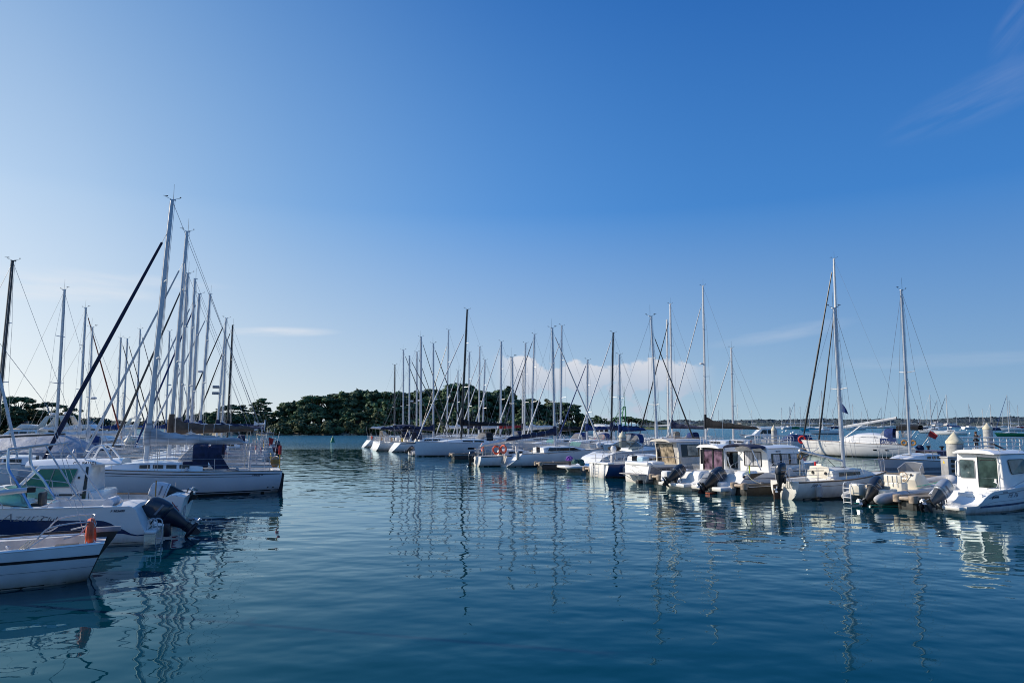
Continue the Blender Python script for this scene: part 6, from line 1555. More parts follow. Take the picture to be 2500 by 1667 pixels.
# ================================================================== PONTOONS, PILES, GANGWAYS
def pontoon(name, label, a, b, w, z=.50, group=None, floats=True, post=False, roller=False):
    d = (b-a); L = d.length; ang = atan2(d.y, d.x); r = thing(name, label, 'pontoon', V((a.x, a.y, 0)), ang, group)
    MB().box(0, L, -w/2, w/2, z-.10, z).build('deck', PLANK, r)
    MB().box(-.01, L, -w/2-.05, -w/2, z-.12, z+.03).box(-.01, L, w/2, w/2+.05, z-.12, z+.03).build('edge_beam', mat('worn_timber_edge', (.26, .215, .165), .7, noise=.25, scale=3, stretch=(.5, 4, 4)), r)
    MB().box(0, L, -w/2-.053, -w/2-.05, z-.11, z-.085).build('metal_strip', WHITEP, r)
    n = max(1, int(L/4)); m = MB()
    for i in range(n):
        x0 = L*i/n+.12; m.box(x0, x0+L/n-.16, -w/2+.02, w/2-.02, -.4, z-.13)
    if floats: m.build('float', FLOAT, r, bevel=.03)
    if roller:
        for sd in (1, -1):
            MB().lathe([(.10, -.16), (.17, -.14), (.17, .14), (.10, .16)], 12, (.02, sd*(w/2-.08), z-.07)).build('roller', BEIGEP, r)
        MB().box(-.08, .22, -w/2-.07, w/2+.07, z-.13, z+.02).build('end_cap', BEIGEP, r, bevel=.05)
        for y in (-w/2+.12, w/2-.12): MB().box(.12, .26, y-.07, y+.07, -.8, z-.16).build('leg', FLOAT, r, bevel=.01)
        for x in (1.2, 3.0, 5.0):
            if x < L: MB().tube(smooth_path([(x-.14, -w/2+.1, z+.07), (x, -w/2+.1, z+.10), (x+.14, -w/2+.1, z+.07)], 3), .03, 5).box(x-.04, x+.04, -w/2+.06, -w/2+.14, z, z+.08).build('cleat', GREYP, r)
    return r
def pontoons():
    P0 = V((27.4+.507*14, 33-14, 0)); P1 = V((-17.5, 121.5, 0))
    pontoon('main_pontoon', 'long timber pontoon running behind the right-hand motorboats into the distance', P0, P1, 2.2)
    tips = [(-5.9, 71), (-3.56, 65.6), (1.99, 55.3), (5.1, 49), (8.2, 41.65), (11.1, 35.7), (15.98, 29.69)]
    labs = ['short pontoon finger beside the hull window of the bow-out yacht', 'pontoon finger with a beige roller left of the small sailing boat', 'pontoon finger running along the side of the sugar scoop yacht', 'pontoon finger under the flowers of the sports cruiser', 'pontoon finger between the flat transom and the mauve door boat', 'pontoon finger right of the largest dark outboard', 'pontoon finger between the inflatable and the right edge boat']
    for p, lab in zip(tips, labs):
        a = V((*p, 0))
        # distance along HR to the main pontoon
        t = ((27.4-.507*(a.y-33))-a.x)/(HR.x+.507*HR.y)-1.1
        pontoon('finger_pontoon', lab, a, a+HR*max(4, t), .85, .52, 'fingers of the right-hand pontoon', True, False, True)
    # left side: main pontoon behind the bows, fingers
    a = V((-20.5, 12, 0)); b = V((-53, 100, 0)); pontoon('main_pontoon', 'timber pontoon behind the bows of the left row', a, b, 2.0)
    for Y, x, lab in ((23.4, -13.0, 'short finger between the sports motorboat and the pilothouse boat'), (30.5, -15.0, 'finger between the pilothouse boat and the yacht with navy sprayhood')):
        p = V((x, Y, 0)); pontoon('finger_pontoon', lab, p, p+HL*8, .8, .45, 'fingers of the left pontoon', True, False, True)
    pontoon('outer_pontoon', 'outer timber pontoon carrying the charter yacht and the gangway', V((60, 67, 0)), V((14, 103, 0))+V((4, -4, 0))*0, 3.0, .55)
    m = V((46, 78, 0))
pontoons()
def bollards():
    for px, py, lab in ((2267, 1098, 'left'), (2300, 1099, 'middle'), (2322, 1099, 'right')):
        p = G(px, py+2, .55); q = thing('bollard', 'black mooring bollard on the outer pontoon, the %s one of three' % lab, 'bollard', p, 0, 'bollards on the outer pontoon')
        MB().lathe([(.20, 0), (.20, .04), (.11, .08), (.11, .35), (.24, .40), (.24, .52), (.10, .56)], 12).build('post', BLACKG, q)
bollards()
def pile(label, px, Y, r, top, cone=.6, group='mooring piles with conical caps'):
    p = AT(px, Y, 1090); o = thing('mooring_pile', label, 'pile', p, 0, group)
    MB().lathe([(r, -2), (r, top-cone-.10)], 28).build('shaft', CONC, o)
    MB().lathe([(r*.98, top-cone-.12), (r*1.07, top-cone-.10), (r*1.07, top-cone+.02), (r*1.03, top-cone+.05), (r*.06, top), (.005, top+.01)], 28).build('cap', CAPM, o)
    MB().torus((0, 0, .45), r+.10, .06, 'z', 20, 6).build('guide_ring', GREYP, o)
    MB().box(r*.55, r*.62, -r*.85, -r*.80, 0, top-cone-.2).build('cable_duct', GREYP, o)
    return o
pile('largest grey pile with a cream cone, behind the pilothouse boat at the right edge', 2331, 40.5, .42, ZAT(2331, 1054, 40.5), .55)
pile('grey pile with a cream cone standing beside the person on the gangway', 2414, 76, .44, ZAT(2414, 1032, 76), .55)
pile('grey pile with a pale cone rising behind the sports cruiser', 1520, 66.7, .335, ZAT(1520, 1052, 66.7), .5)
pile('slim pile with a pale cone right of the black boom cover', 1891, 90, .32, ZAT(1891, 1037, 90), .6)
pile('pale pile half hidden behind the bow-out yacht', 1195, 93, .32, ZAT(1195, 1054, 93), .5)
pile('cream pile with a cone among the left yachts', 315, 66, .43, ZAT(315, 1062, 66), .55)
def pedestal():
    p = AT(2318, 37.0, 1150); q = thing('service_pedestal', 'grey metal power cabinet with a yellow warning triangle in front of the largest pile', 'power cabinet', V((p.x, p.y, .5)), AR-.25)
    MB().box(-.28, .28, -.24, .24, 0, 1.25).build('cabinet', GREYP, q, bevel=.03); MB().box(-.31, .31, -.27, .27, 1.25, 1.32).build('lid', mat('pale_grey_metal', (.46, .46, .46), .45, noise=.08), q, bevel=.02)
    MB().poly([(-.285, -.05, .98), (-.285, .10, .98), (-.285, .025, 1.12)]).build('warning_sign', mat('warning_yellow', (.80, .55, .03), .5), q)
    for k in range(3): MB().box(-.10, .10, -.30, -.24, .55+.24*k, .70+.24*k).build('socket', BLACKG, q, bevel=.02)
pedestal()
def gangway(label, x0, Y, L, ang, zf, h=1.15, n=5):
    q = thing('gangway', label, 'gangway', V((x0, Y, zf)), ang)
    MB().box(0, L, -.6, .6, -.14, 0).build('walkway', WHITEP, q)
    for sd in (1, -1):
        for z in (h, h*.66, h*.33): MB().tube(smooth_path([(.0, sd*.6, z), (L-.4, sd*.6, z), (L-.1, sd*.6, z*.92+.04), (L+.05, sd*.6, z*.6+.1), (L-.3, sd*.6, .05)], 3) if z == h else [(.1, sd*.6, z), (L-.15, sd*.6, z)], .05, 6).build('rail', WHITEP, q)
        for i in range(n+1):
            x = .1+(L-.4)*i/n; MB().tube([(x, sd*.6, 0), (x, sd*.6, h)], .055, 6).build('post', WHITEP, q)
            if i in (1, n-1): MB().tube([(x, sd*.6, h*.66), (x+.55*(1 if i > 1 else -1), sd*.6, h)], .03, 5).build('brace', WHITEP, q)
    return q
gp = AT(2322, 74); gangway('white railed gangway with a person standing on it', gp.x, 74, 6.6, radians(-4), .80, 1.25)
gp = AT(1858, 88); gangway('small white railed gangway by the slim distant pile', gp.x, 90, 4.4, radians(-3), .75, 1.2, 3)

# ------------------------------------------------------------------ person
def person():
    p = AT(2384, 74.2, 1090); r = thing('person', 'person in dark clothes on the gangway, both arms raised holding a phone', 'person', V((p.x, p.y, .80)), radians(8))
    # faces +x (right), arms up in front
    J = {'pel': (0, 0, .98), 'sp': (.0, 0, 1.22), 'ch': (.0, 0, 1.45), 'nk': (.02, 0, 1.58), 'hd': (.05, 0, 1.68), 'ht': (.05, 0, 1.80),
         'hl': (0, .11, .93), 'kl': (.03, .12, .50), 'al': (-.02, .12, .09), 'tl': (.16, .13, .04), 'hr': (0, -.11, .93), 'kr': (.05, -.12, .50), 'ar': (.02, -.12, .09), 'tr': (.20, -.13, .04),
         'sl': (0, .19, 1.47), 'el': (.17, .24, 1.25), 'wl': (.42, .10, 1.42), 'sr': (0, -.19, 1.47), 'er': (.17, -.24, 1.25), 'wr': (.42, -.08, 1.42)}
    E = [('pel', 'sp'), ('sp', 'ch'), ('ch', 'nk'), ('nk', 'hd'), ('hd', 'ht'), ('pel', 'hl'), ('hl', 'kl'), ('kl', 'al'), ('al', 'tl'), ('pel', 'hr'), ('hr', 'kr'), ('kr', 'ar'), ('ar', 'tr'), ('ch', 'sl'), ('sl', 'el'), ('el', 'wl'), ('ch', 'sr'), ('sr', 'er'), ('er', 'wr')]
    R = {'pel': .15, 'sp': .135, 'ch': .15, 'nk': .06, 'hd': .095, 'ht': .085, 'hl': .10, 'kl': .062, 'al': .045, 'tl': .04, 'hr': .10, 'kr': .062, 'ar': .045, 'tr': .04, 'sl': .07, 'el': .047, 'wl': .03, 'sr': .07, 'er': .047, 'wr': .03}
    def skin(name, keys, edges, scale, m, extra=()):
        me = bpy.data.meshes.new(name); ix = {k: i for i, k in enumerate(keys)}
        me.from_pydata([J[k] for k in keys], [(ix[a], ix[b]) for a, b in edges], [])
        o = bpy.data.objects.new(name, me); COL.objects.link(o)
        md = o.modifiers.new('skin', 'SKIN'); sv = me.skin_vertices[0].data
        for k in keys: sv[ix[k]].radius = (R[k]*scale, R[k]*scale)
        sv[0].use_root = True
        ss = o.modifiers.new('sub', 'SUBSURF'); ss.levels = 1; ss.render_levels = 1
        dg = bpy.context.evaluated_depsgraph_get(); dg.update()
        m2 = bpy.data.meshes.new_from_object(o.evaluated_get(dg)); bpy.data.objects.remove(o)
        m2.name = name; m2.materials.clear(); m2.materials.append(m)
        for f in m2.polygons: f.use_smooth = True
        o = bpy.data.objects.new(name, m2); COL.objects.link(o); o.parent = r; return o
    # hands: palm and five fingers as continuing chains
    for sd, w in ((1, 'wl'), (-1, 'wr')):
        b = V(J[w]); pm = 'p'+w; J[pm] = tuple(b+V((.07, -.01*sd, .03))); R[pm] = .032; E.append((w, pm))
        for i, (dy, ln) in enumerate(((.032, .062), (.011, .072), (-.011, .068), (-.03, .055))):
            k1, k2 = 'f%d%s' % (i, w), 'g%d%s' % (i, w); J[k1] = tuple(V(J[pm])+V((.05, dy, .02))); J[k2] = tuple(V(J[k1])+V((ln*.5, -.012*sd, .02)))
            R[k1] = .009; R[k2] = .008; E += [(pm, k1), (k1, k2)]
        J['t'+w] = tuple(V(J[pm])+V((.015, -.05*sd, .035))); R['t'+w] = .010; E.append((pm, 't'+w))
    R0 = dict(R)
    for k in ('pel', 'sp', 'ch', 'hl', 'hr', 'kl', 'kr', 'sl', 'sr'): R[k] *= .68
    body = skin('body', list(J), E, 1.0, SKIN); R.update(R0)
    cl = ['pel', 'sp', 'ch', 'nk', 'hl', 'hr', 'sl', 'sr', 'el', 'er', 'kl', 'kr', 'al', 'ar']
    nb = dict(J); J['nk'] = (.015, 0, 1.53); R['nk'] = .065
    J['el'] = (.10, .22, 1.34); J['er'] = (.10, -.22, 1.34)
    skin('shirt', ['pel', 'sp', 'ch', 'nk', 'sl', 'el', 'sr', 'er'], [('pel', 'sp'), ('sp', 'ch'), ('ch', 'nk'), ('ch', 'sl'), ('sl', 'el'), ('ch', 'sr'), ('sr', 'er')], 1.25, DARKCL)
    skin('trousers', ['pel', 'hl', 'kl', 'al', 'hr', 'kr', 'ar'], [('pel', 'hl'), ('hl', 'kl'), ('kl', 'al'), ('pel', 'hr'), ('hr', 'kr'), ('kr', 'ar')], 1.2, mat('dark_trousers', (.02, .022, .03), .9, noise=.2))
    MB().ell((.03, 0, 1.78), .118, .108, .10, 12, 8).ell((-.03, 0, 1.72), .095, .10, .11, 12, 8).build('hair', HAIR, r)
    MB().ell((.155, 0, 1.695), .022, .016, .022, 6, 5).build('nose', SKIN, r)
    for sd in (1, -1):
        MB().ell((.137, .036*sd, 1.725), .012, .016, .009, 6, 4).build('eye', BLACKG, r)
        MB().ell((.04, .10*sd, 1.70), .026, .012, .034, 6, 5).build('ear', SKIN, r)
        MB().ell((.10, .125*sd, .045), .15, .055, .05, 10, 6).build('shoe', BLACKG, r)
    MB().box(.145, .155, -.03, .03, 1.645, 1.655).build('mouth', mat('lips', (.35, .12, .10), .6), r)
    P = Matrix.Translation(r.location) @ Matrix.Rotation(radians(8), 4, 'Z')
    q = thing('phone', 'dark phone held up in both hands by the person on the gangway', 'phone', P @ V((.545, .01, 1.46)), radians(8))
    MB().box(-.006, .006, -.08, .08, -.02, .07).build('phone_body', BLACKG, q, bevel=.004)
person()

# ------------------------------------------------------------------ buoys
def buoys():
    p = G(812, 1079); q = thing('channel_buoy', 'green conical channel buoy floating before the wooded island', 'buoy', p)
    q.scale = (.7, .7, .7); MB().lathe([(.05, -.3), (.55, -.2), (.62, .0), (.55, .25), (.36, .8), (.20, 1.25), (.05, 1.45)], 14).build('float', mat('green_buoy_paint', (.01, .20, .09), .45, noise=.15), q); MB().lathe([(.16, 1.4), (.01, 1.75)], 10).build('topmark', MATS['green_buoy_paint'], q)
    m = MB().ell((0, 0, .22), .42, .42, .42, 14, 9); proto = None
    rd = random.Random(5)
    spots = [(1911, 1056), (1937, 1057), (1932, 1060), (1920, 1053), (1945, 1064), (1958, 1051), (2035, 1047), (2068, 1046), (2101, 1047), (2224, 1066), (2208, 1058), (2214, 1062), (2345, 1050), (2361, 1051), (2391, 1050), (2400, 1046), (2440, 1049), (2471, 1047), (2368, 1059), (2498, 1064), (2443, 1044), (1765, 1046), (1842, 1043), (1880, 1045), (2140, 1045), (2170, 1048)]
    for i, (px, py) in enumerate(spots):
        if proto is None: proto = m.build('mooring_buoy', mat('white_buoy', (.8, .8, .78), .5, noise=.05)); o = proto
        else: o = proto.copy(); COL.objects.link(o)
        o.location = G(px, py); k = rd.uniform(.7, 1.05); o.scale = (k, k, k)
        tag(o, 'white round mooring buoy on the blue open water beyond the pontoons', 'buoy', 'white mooring buoys in the bay')
buoys()

# ------------------------------------------------------------------ moored boats in the bay
def bay():
    def proto(nm, lab, L, mast, hullm, cov, jib, cabinm=WHITE):
        r = thing(nm, lab, 'sailing boat', (0, 0, 0), 0, 'boats moored in the bay')
        h = Hull(L, L*.15+.15, [(0, .95), (1, 1.15)], tr=.72, rake=.9, slope=.3); h.shell(14, 8).build('hull', hullm, r); h.deck(None, 12).build('deck', DECKM, r)
        h.band(0, .98, -.03, .1, off=.008).build('boot_stripe', ANTIF, r)
        c = Cabin([(L*.34, .95), (L*.36, 1.45), (L*.58, 1.42), (L*.74, 1.0)], L*.10, L*.085, .3); cb = c.body().build('coachroof', cabinm, r, bevel=.04)
        for sd in (1, -1): c.pane([(L*.39, 1.12), (L*.39, 1.30), (L*.56, 1.30), (L*.60, 1.12)], sd, .012).build('window', SMOKE, cb)
        X, mo = rig(r, L*.56, 1.3, mast, .012, L, L*.15, h, ALUW, 1, jib, .10, .97, 1, True, .85, 0, False, False, wire=.012)
        boom(r, X, 2.5, L*.36, cov, ALUW, .02, .26)
        return r
    P = {'w': proto('moored_sailboat', 'x', 8.6, 11.0, WHITE, WHITEC, None), 'b': proto('moored_sailboat', 'x', 9.0, 12.2, WHITE, BLUEC, NAVYC), 'g': proto('moored_sailboat', 'x', 10.5, 13.0, GREENG, WHITEC, BLUEC), 't': proto('moored_sailboat', 'x', 8.4, 10.5, TURQ, WHITEC, None), 'n': proto('moored_sailboat', 'x', 8.0, 10.5, NAVYG, NAVYC, None), 'r': proto('moored_sailboat', 'x', 9.5, 12.5, REDG, BEIGEC, None)}
    base = {'w': 'white sailing boat on a mooring in the bay', 'b': 'white sailing boat with a blue boom cover on a mooring', 'g': 'sailing boat with a green hull on a mooring', 't': 'sailing boat with a turquoise hull on a mooring', 'n': 'dark hulled boat on a mooring in the bay', 'r': 'red hulled boat on a mooring in the bay'}
    lst = [ # kind, px of hull centre, waterline py, heading deg, mast scale, label extra
        ('g', 2462, 1065, 178, .95, 'nearest moored sailing boat, its hull bright green, right of the pile beside the person'), ('b', 2320, 1061, 150, 1.0, 'white moored sailing boat with bright blue boom cover, left of the person'), ('w', 2288, 1057, 165, 1.05, 'white moored sailing boat just behind the one with a blue boom cover'),
        ('n', 2251, 1049, 170, .6, None), ('b', 2364, 1047, 20, .8, None), ('w', 2230, 1047, 172, .7, None), ('n', 2430, 1050, 160, .8, None), ('w', 2478, 1052, 175, .9, None), ('r', 2494, 1046, 185, 1.0, None), ('w', 2205, 1046, 10, .7, None),
        ('b', 2160, 1045, 165, .8, None), ('w', 2125, 1045, 172, .9, None), ('w', 2092, 1049, 176, 1.0, 'white moored sailing boat in the gap beneath the tilted white boom'), ('t', 1986, 1052, 178, .9, 'moored sailing boat with a vivid turquoise hull left of the charter yacht mast'), ('w', 2010, 1048, 160, 1.0, None), ('w', 2022, 1060, 185, 1.0, 'white moored boat close behind the foredeck of the charter yacht'),
        ('w', 1916, 1046, 172, 1.0, None), ('w', 1924, 1047, 15, .9, None), ('g', 1950, 1047, 178, .75, 'small green hulled moored boat in the cluster right of the slim distant pile'), ('w', 1938, 1046, 170, .9, None), ('w', 1962, 1047, 175, .8, None), ('r', 1806, 1047, 100, .9, 'red hulled moored boat directly right of the black boom cover end'), ('r', 1712, 1045, 170, .0, None),
        ('w', 1842, 1044, 160, .8, None), ('w', 1760, 1044, 175, .8, None), ('w', 2180, 1043, 172, .8, None), ('w', 2270, 1044, 168, .9, None), ('b', 2300, 1050, 175, 1.05, None), ('w', 2332, 1044, 10, .8, None), ('w', 2060, 1044, 170, .9, None), ('w', 2110, 1043, 168, .8, None), ('n', 2041, 1046, 175, .8, None), ('w', 2408, 1045, 160, .8, None), ('w', 2455, 1044, 175, .9, None), ('w', 1690, 1044, 170, .7, None), ('w', 1665, 1043, 178, .8, None)]
    used = set()
    for k, px, py, hd, ms, lab in lst:
        o = P[k] if k not in used else copy_tree(P[k])
        used.add(k); a = radians(hd); p = G(px, py); L = {'w': 8.6, 'b': 9, 'g': 10.5, 't': 8.4, 'n': 8, 'r': 9.5}[k]
        o.location = p-V((cos(a), sin(a), 0))*L*.5; o.rotation_euler = (0, 0, a); sc_ = {1065: .85, 1061: 1.0}.get(py, 1.25 if ms > .05 else 1.0); o.scale = (sc_,)*3
        if ms < .05:
            for ch in list(o.children):
                if ch.name.split('.')[0] in ('mast', 'boom', 'shroud', 'lower_shroud', 'forestay', 'backstay', 'halyard', 'mainsheet', 'furled_jib'):
                    for g in list(ch.children_recursive): bpy.data.objects.remove(g)
                    bpy.data.objects.remove(ch)
        o['label'] = lab or base[k]+', one of many far out'
bay()

# ================================================================== LAND AND TREES
LEAFD = [mat('pine_leaves', (.088, .150, .062), .85, noise=.3, scale=.55), mat('dark_pine_leaves', (.060, .112, .054), .85, noise=.3, scale=.5), mat('olive_leaves', (.105, .128, .050), .85, noise=.3, scale=.5)]
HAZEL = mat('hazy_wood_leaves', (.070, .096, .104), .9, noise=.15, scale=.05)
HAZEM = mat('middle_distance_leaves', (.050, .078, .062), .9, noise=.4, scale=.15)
BARK = mat('pine_bark', (.075, .055, .042), .9, noise=.35, scale=3)
SHORE = mat('beige_shore', (.30, .25, .17), .9, noise=.3, scale=.6, bump=.3)
GRASS = mat('rough_grass', (.10, .13, .04), .95, noise=.35, scale=.4)
def leafmesh(rd, lobes, n, sz, jit=.45):
    """n leaf-sized faces spread over and inside the lobes (centre, radii)"""
    mb = MB(); wts = [l[1].x*l[1].y+l[1].x*l[1].z for l in lobes]; tot = sum(wts)
    for (c, R_), w in zip(lobes, wts):
        k = max(8, int(n*w/tot))
        for _ in range(k):
            d = V((rd.gauss(0, 1), rd.gauss(0, 1), rd.gauss(0, 1))).normalized(); q = rd.uniform(.55, 1.0) if rd.random() < .85 else rd.uniform(.1, .6)
            p = c+V((d.x*R_.x*q, d.y*R_.y*q, d.z*R_.z*q))
            nn = (d+V((rd.gauss(0, jit), rd.gauss(0, jit), rd.gauss(0, jit)+.25))).normalized()
            a = nn.cross(V((rd.gauss(0, 1), rd.gauss(0, 1), rd.gauss(0, 1)))).normalized(); b = nn.cross(a)
            s = sz*rd.uniform(.6, 1.5); a *= s; b *= s*rd.uniform(.45, .8)
            mb.add([p-a, p-b*.9, p+a*.9, p+b], [(0, 1, 2, 3)])
    return mb
def tree_kind(kind, seed):
    rd = random.Random(seed); lobes = []; H = 10.0; br = MB()
    if kind == 'umbrella':
        lean = rd.uniform(-.4, .4); br.tube([(0, 0, -.5), (lean*.4, 0, 3), (lean, .2, 6.2)], [.30, .24, .18], 7)
        for i in range(11):
            a = rd.uniform(0, 2*pi); q = rd.uniform(.6, 3.9)**1.0; c = V((lean+q*cos(a), q*sin(a), 8.6-.05*q*q+rd.uniform(-.35, .5))); lobes.append((c, V((rd.uniform(1.0, 1.7), rd.uniform(1.0, 1.7), rd.uniform(.42, .75)))))
            br.tube([(lean, .2, 6.0+rd.uniform(-1, .2)), ((lean+c.x)/2, c.y/2, 7.2), c], [.13, .08, .04], 5)
    elif kind == 'layered':
        br.tube([(0, 0, -.5), (.2, 0, 5), (.5, 0, 10.2)], [.30, .2, .05], 7)
        for i in range(17):
            z = lerp(3.2, 10.0, i/16); a = i*2.4+rd.uniform(-.4, .4); q = lerp(3.4, .5, (i/16)**1.6)*rd.uniform(.7, 1.15); c = V((.4+q*cos(a), q*sin(a), z+.25)); br.tube([(.3, 0, z-.5), c], [.09, .03], 4)
            lobes.append((c, V((rd.uniform(.9, 1.6), rd.uniform(.9, 1.6), .30)))); lobes.append((c*.6+V((.2, 0, z*.4)), V((.9, .9, .22))))
    elif kind == 'dense':
        br.tube([(0, 0, -.5), (0, 0, 6)], [.35, .15], 7).tube([(3.2, 1.2, -.3), (3.5, 1.3, 3.2), (3.3, 1.5, 5.2)], [.16, .12, .06], 5).tube([(-3.1, -1.6, -.3), (-3.3, -1.9, 4)], [.13, .07], 5)
        for i in range(34):
            z = rd.uniform(1.0, 9.6); w = lerp(3.9, 1.0, max(0, z-3)/6.8) if z > 3 else 3.5; a = rd.uniform(0, 2*pi); q = rd.uniform(.25, 1.1)*w; lobes.append((V((q*cos(a), q*sin(a), z)), V((rd.uniform(.7, 1.5), rd.uniform(.7, 1.5), rd.uniform(.35, .85)))))
            br.tube([(0, 0, max(.5, z-1.5)), (q*cos(a), q*sin(a), z)], [.09, .03], 4)
    elif kind == 'round':
        br.tube([(0, 0, -.5), (.1, 0, 4)], [.35, .25], 7)
        for i in range(26):
            a = rd.uniform(0, 2*pi); e = rd.uniform(-.35, 1.35); q = rd.uniform(2.2, 3.7); c = V((q*cos(a)*cos(e), q*sin(a)*cos(e), 6.2+2.9*sin(e))); lobes.append((c, V((rd.uniform(.8, 1.6),)*2+(rd.uniform(.5, 1.0),)))); br.tube([(.1, 0, 3.8), c*.8+V((0, 0, 1))], [.14, .04], 5)
    elif kind == 'bush':
        br.tube([(0, 0, -.5), (0, 0, 3)], [.2, .1], 5)
        for i in range(10):
            a = rd.uniform(0, 2*pi); q = rd.uniform(0, 3); lobes.append((V((q*cos(a), q*sin(a), rd.uniform(.8, 4.2)*(1-q/5))), V((1.6, 1.6, 1.2))))
    n = {'umbrella': 1700, 'layered': 2400, 'dense': 2300, 'round': 2300, 'bush': 900}[kind]
    return leafmesh(rd, lobes, n, ({'umbrella': .34, 'layered': .30}.get(kind, .46))), br
KINDS = {}
def tree(kind, var, label, p, Hh, wide=1.0, leaf=None, group='trees on the wooded island', rz=None, cat='tree', nm=None):
    key = (kind, var, leaf.name if leaf else '')
    nm = nm or {'umbrella': 'umbrella_pine', 'layered': 'cedar_tree', 'dense': 'pine_tree', 'round': 'oak_tree', 'bush': 'bush'}[kind]
    if key not in KINDS:
        r = thing(nm, label, cat, p, 0, group); lm, br = tree_kind(kind, hash((kind, var)) % 1 + {'umbrella': 10, 'layered': 20, 'dense': 30, 'round': 40, 'bush': 50}[kind]+var)
        br.build('trunk', BARK, r); lm.build('crown', leaf or LEAFD[var % 3], r); KINDS[key] = r
    else: r = copy_tree(KINDS[key])
    r.location = p; s = Hh/10.0; r.scale = (s*wide, s*wide, s); r.rotation_euler = (0, 0, rz if rz is not None else random.uniform(0, 6.28)); r['label'] = label; r['group'] = group
    if not group: del r['group']
    return r
def land(name, pts_front, depth, zf, zb, m, n=1, beach=None):
    """a strip of land whose shoreline follows pts_front (x, y) and rises backwards"""
    mb = MB(); rows = []
    for i, (x, y) in enumerate(pts_front):
        d = V((x, y, 0)).normalized(); j = random.uniform(.8, 1.2)
        rows.append([V((x, y, -.3)), V((x, y, 0))+d*1.5+V((0, 0, .25)), V((x, y, 0))+d*6*j+V((0, 0, zf)), V((x, y, 0))+d*depth*.4+V((0, 0, zb)), V((x, y, 0))+d*depth+V((0, 0, zb*.6)), V((x, y, -.5))+d*(depth+8)])
    o = mb.loft(rows, False).build(name, m); o['kind'] = 'structure'
    if beach:
        q = MB().loft([[a+V((0, 0, .03)), b+V((0, 0, .06)), c+V((0, 0, .05))] for a, b, c, *_ in rows], False).build(name+'_beach', beach); o2 = q; o2['kind'] = 'structure'
    return o
def island():
    xs = list(range(400, 1450, 30)); pts = []
    for px in xs:
        p = G(px, 1061.5+1.2*sin(px*.05)+.8*sin(px*.013)); pts.append((p.x, p.y))
    land('island', pts, 55, 1.0, 2.2, GRASS, beach=SHORE)
    prof = [(530, 992), (560, 985), (600, 990), (640, 990), (662, 1012), (690, 985), (720, 975), (755, 968), (800, 966), (840, 962), (875, 955), (905, 946), (930, 955), (960, 966), (1000, 958), (1030, 955), (1060, 952), (1090, 958), (1120, 950), (1170, 957), (1210, 954), (1250, 951), (1290, 974), (1330, 980), (1370, 984), (1400, 990), (1425, 1008), (1440, 1025)]
    def topy(px): return interp(prof, px)
    rd = random.Random(17)
    NG = {'umbrella': 'flat topped umbrella pine among the island wood', 'layered': 'thin layered cedar at the left end of the island', 'dense': 'dense dark pine on the wooded island', 'round': 'broad rounded tree on the wooded island', 'bush': 'low olive bush at the foot of the island trees'}
    # back row makes the skyline
    px = 668
    i = 0
    while px < 1442:
        Y = rd.uniform(222, 240); p = AT(px, Y, 1058); p.z = 1.4; H = ZAT(px, topy(px)+rd.uniform(-9, 9), Y)-1.4
        kind = rd.choice(['dense', 'dense', 'round', 'umbrella']) if H > 9 else rd.choice(['round', 'dense'])
        tree(kind, rd.randrange(3 if kind == 'dense' else 2), NG[kind], p, max(3.5, H*1.0), rd.uniform(.95, 1.25)); px += rd.uniform(16, 25); i += 1
    # middle and front rows
    for lo, hi, Y0, Y1, fr, kinds in ((660, 1438, 216, 224, (.62, .86), ['dense', 'round', 'dense']), (690, 1436, 208, 216, (.36, .62), ['dense', 'round', 'bush', 'dense'])):
        px = lo
        while px < hi:
            Y = rd.uniform(Y0, Y1)+6; p = AT(px, Y, 1058); p.z = .9; H = (ZAT(px, topy(px), Y)-.9)*rd.uniform(*fr); kind = rd.choice(kinds)
            tree(kind, rd.randrange(3 if kind == 'dense' else 2), NG[kind], p, max(3, H*(1.6 if kind == 'bush' else 1)), rd.uniform(1.0, 1.4)); px += rd.uniform(20, 30)
    # left end: airy cedars
    for px, py, k, v in ((535, 1000, 'layered', 0), (562, 984, 'umbrella', 1), (590, 992, 'layered', 1), (618, 985, 'layered', 2), (632, 976, 'layered', 0), (648, 997, 'layered', 1), (556, 1005, 'dense', 1), (604, 1010, 'dense', 0), (650, 1014, 'dense', 2), (628, 1016, 'round', 0), (580, 1012, 'round', 1), (520, 1014, 'dense', 0)):
        Y = 226 if k in ('layered', 'umbrella') else 220; p = AT(px, Y, 1058); p.z = 1.2; tree(k, v, NG[k] if k in ('layered', 'dense', 'round') else 'flat topped pine at the left end of the island', p, ZAT(px, py, Y)-1.2, 1.15)
    for px, py, k in ((425, 1022, 'dense'), (442, 1016, 'round'), (458, 1012, 'dense'), (474, 1014, 'dense'), (490, 1008, 'round'), (505, 1006, 'dense'), (522, 1006, 'dense'), (540, 1010, 'round'), (566, 1008, 'dense'), (592, 1006, 'dense'), (615, 1012, 'round'), (640, 1012, 'dense'), (530, 1030, 'bush'), (560, 1032, 'bush'), (600, 1030, 'bush')):
        Y = rd.uniform(214, 224); p = AT(px, Y, 1058); p.z = 1.0; tree(k, rd.randrange(2), NG[k], p, ZAT(px, py, Y)-1.0, 1.35)
    # emergent pine and front bushes
    p = AT(1128, 228, 1058); p.z = 1.4; tree('umbrella', 0, 'tallest umbrella pine, standing clear of the island skyline behind the black mast', p, ZAT(1128, 927, 228)-1.4, .80, group=None)
    p = AT(1152, 228, 1058); p.z = 1.4; tree('umbrella', 1, 'umbrella pine with a wide flat crown just right of the tallest island pine', p, ZAT(1152, 944, 228)-1.4, .8, group=None)
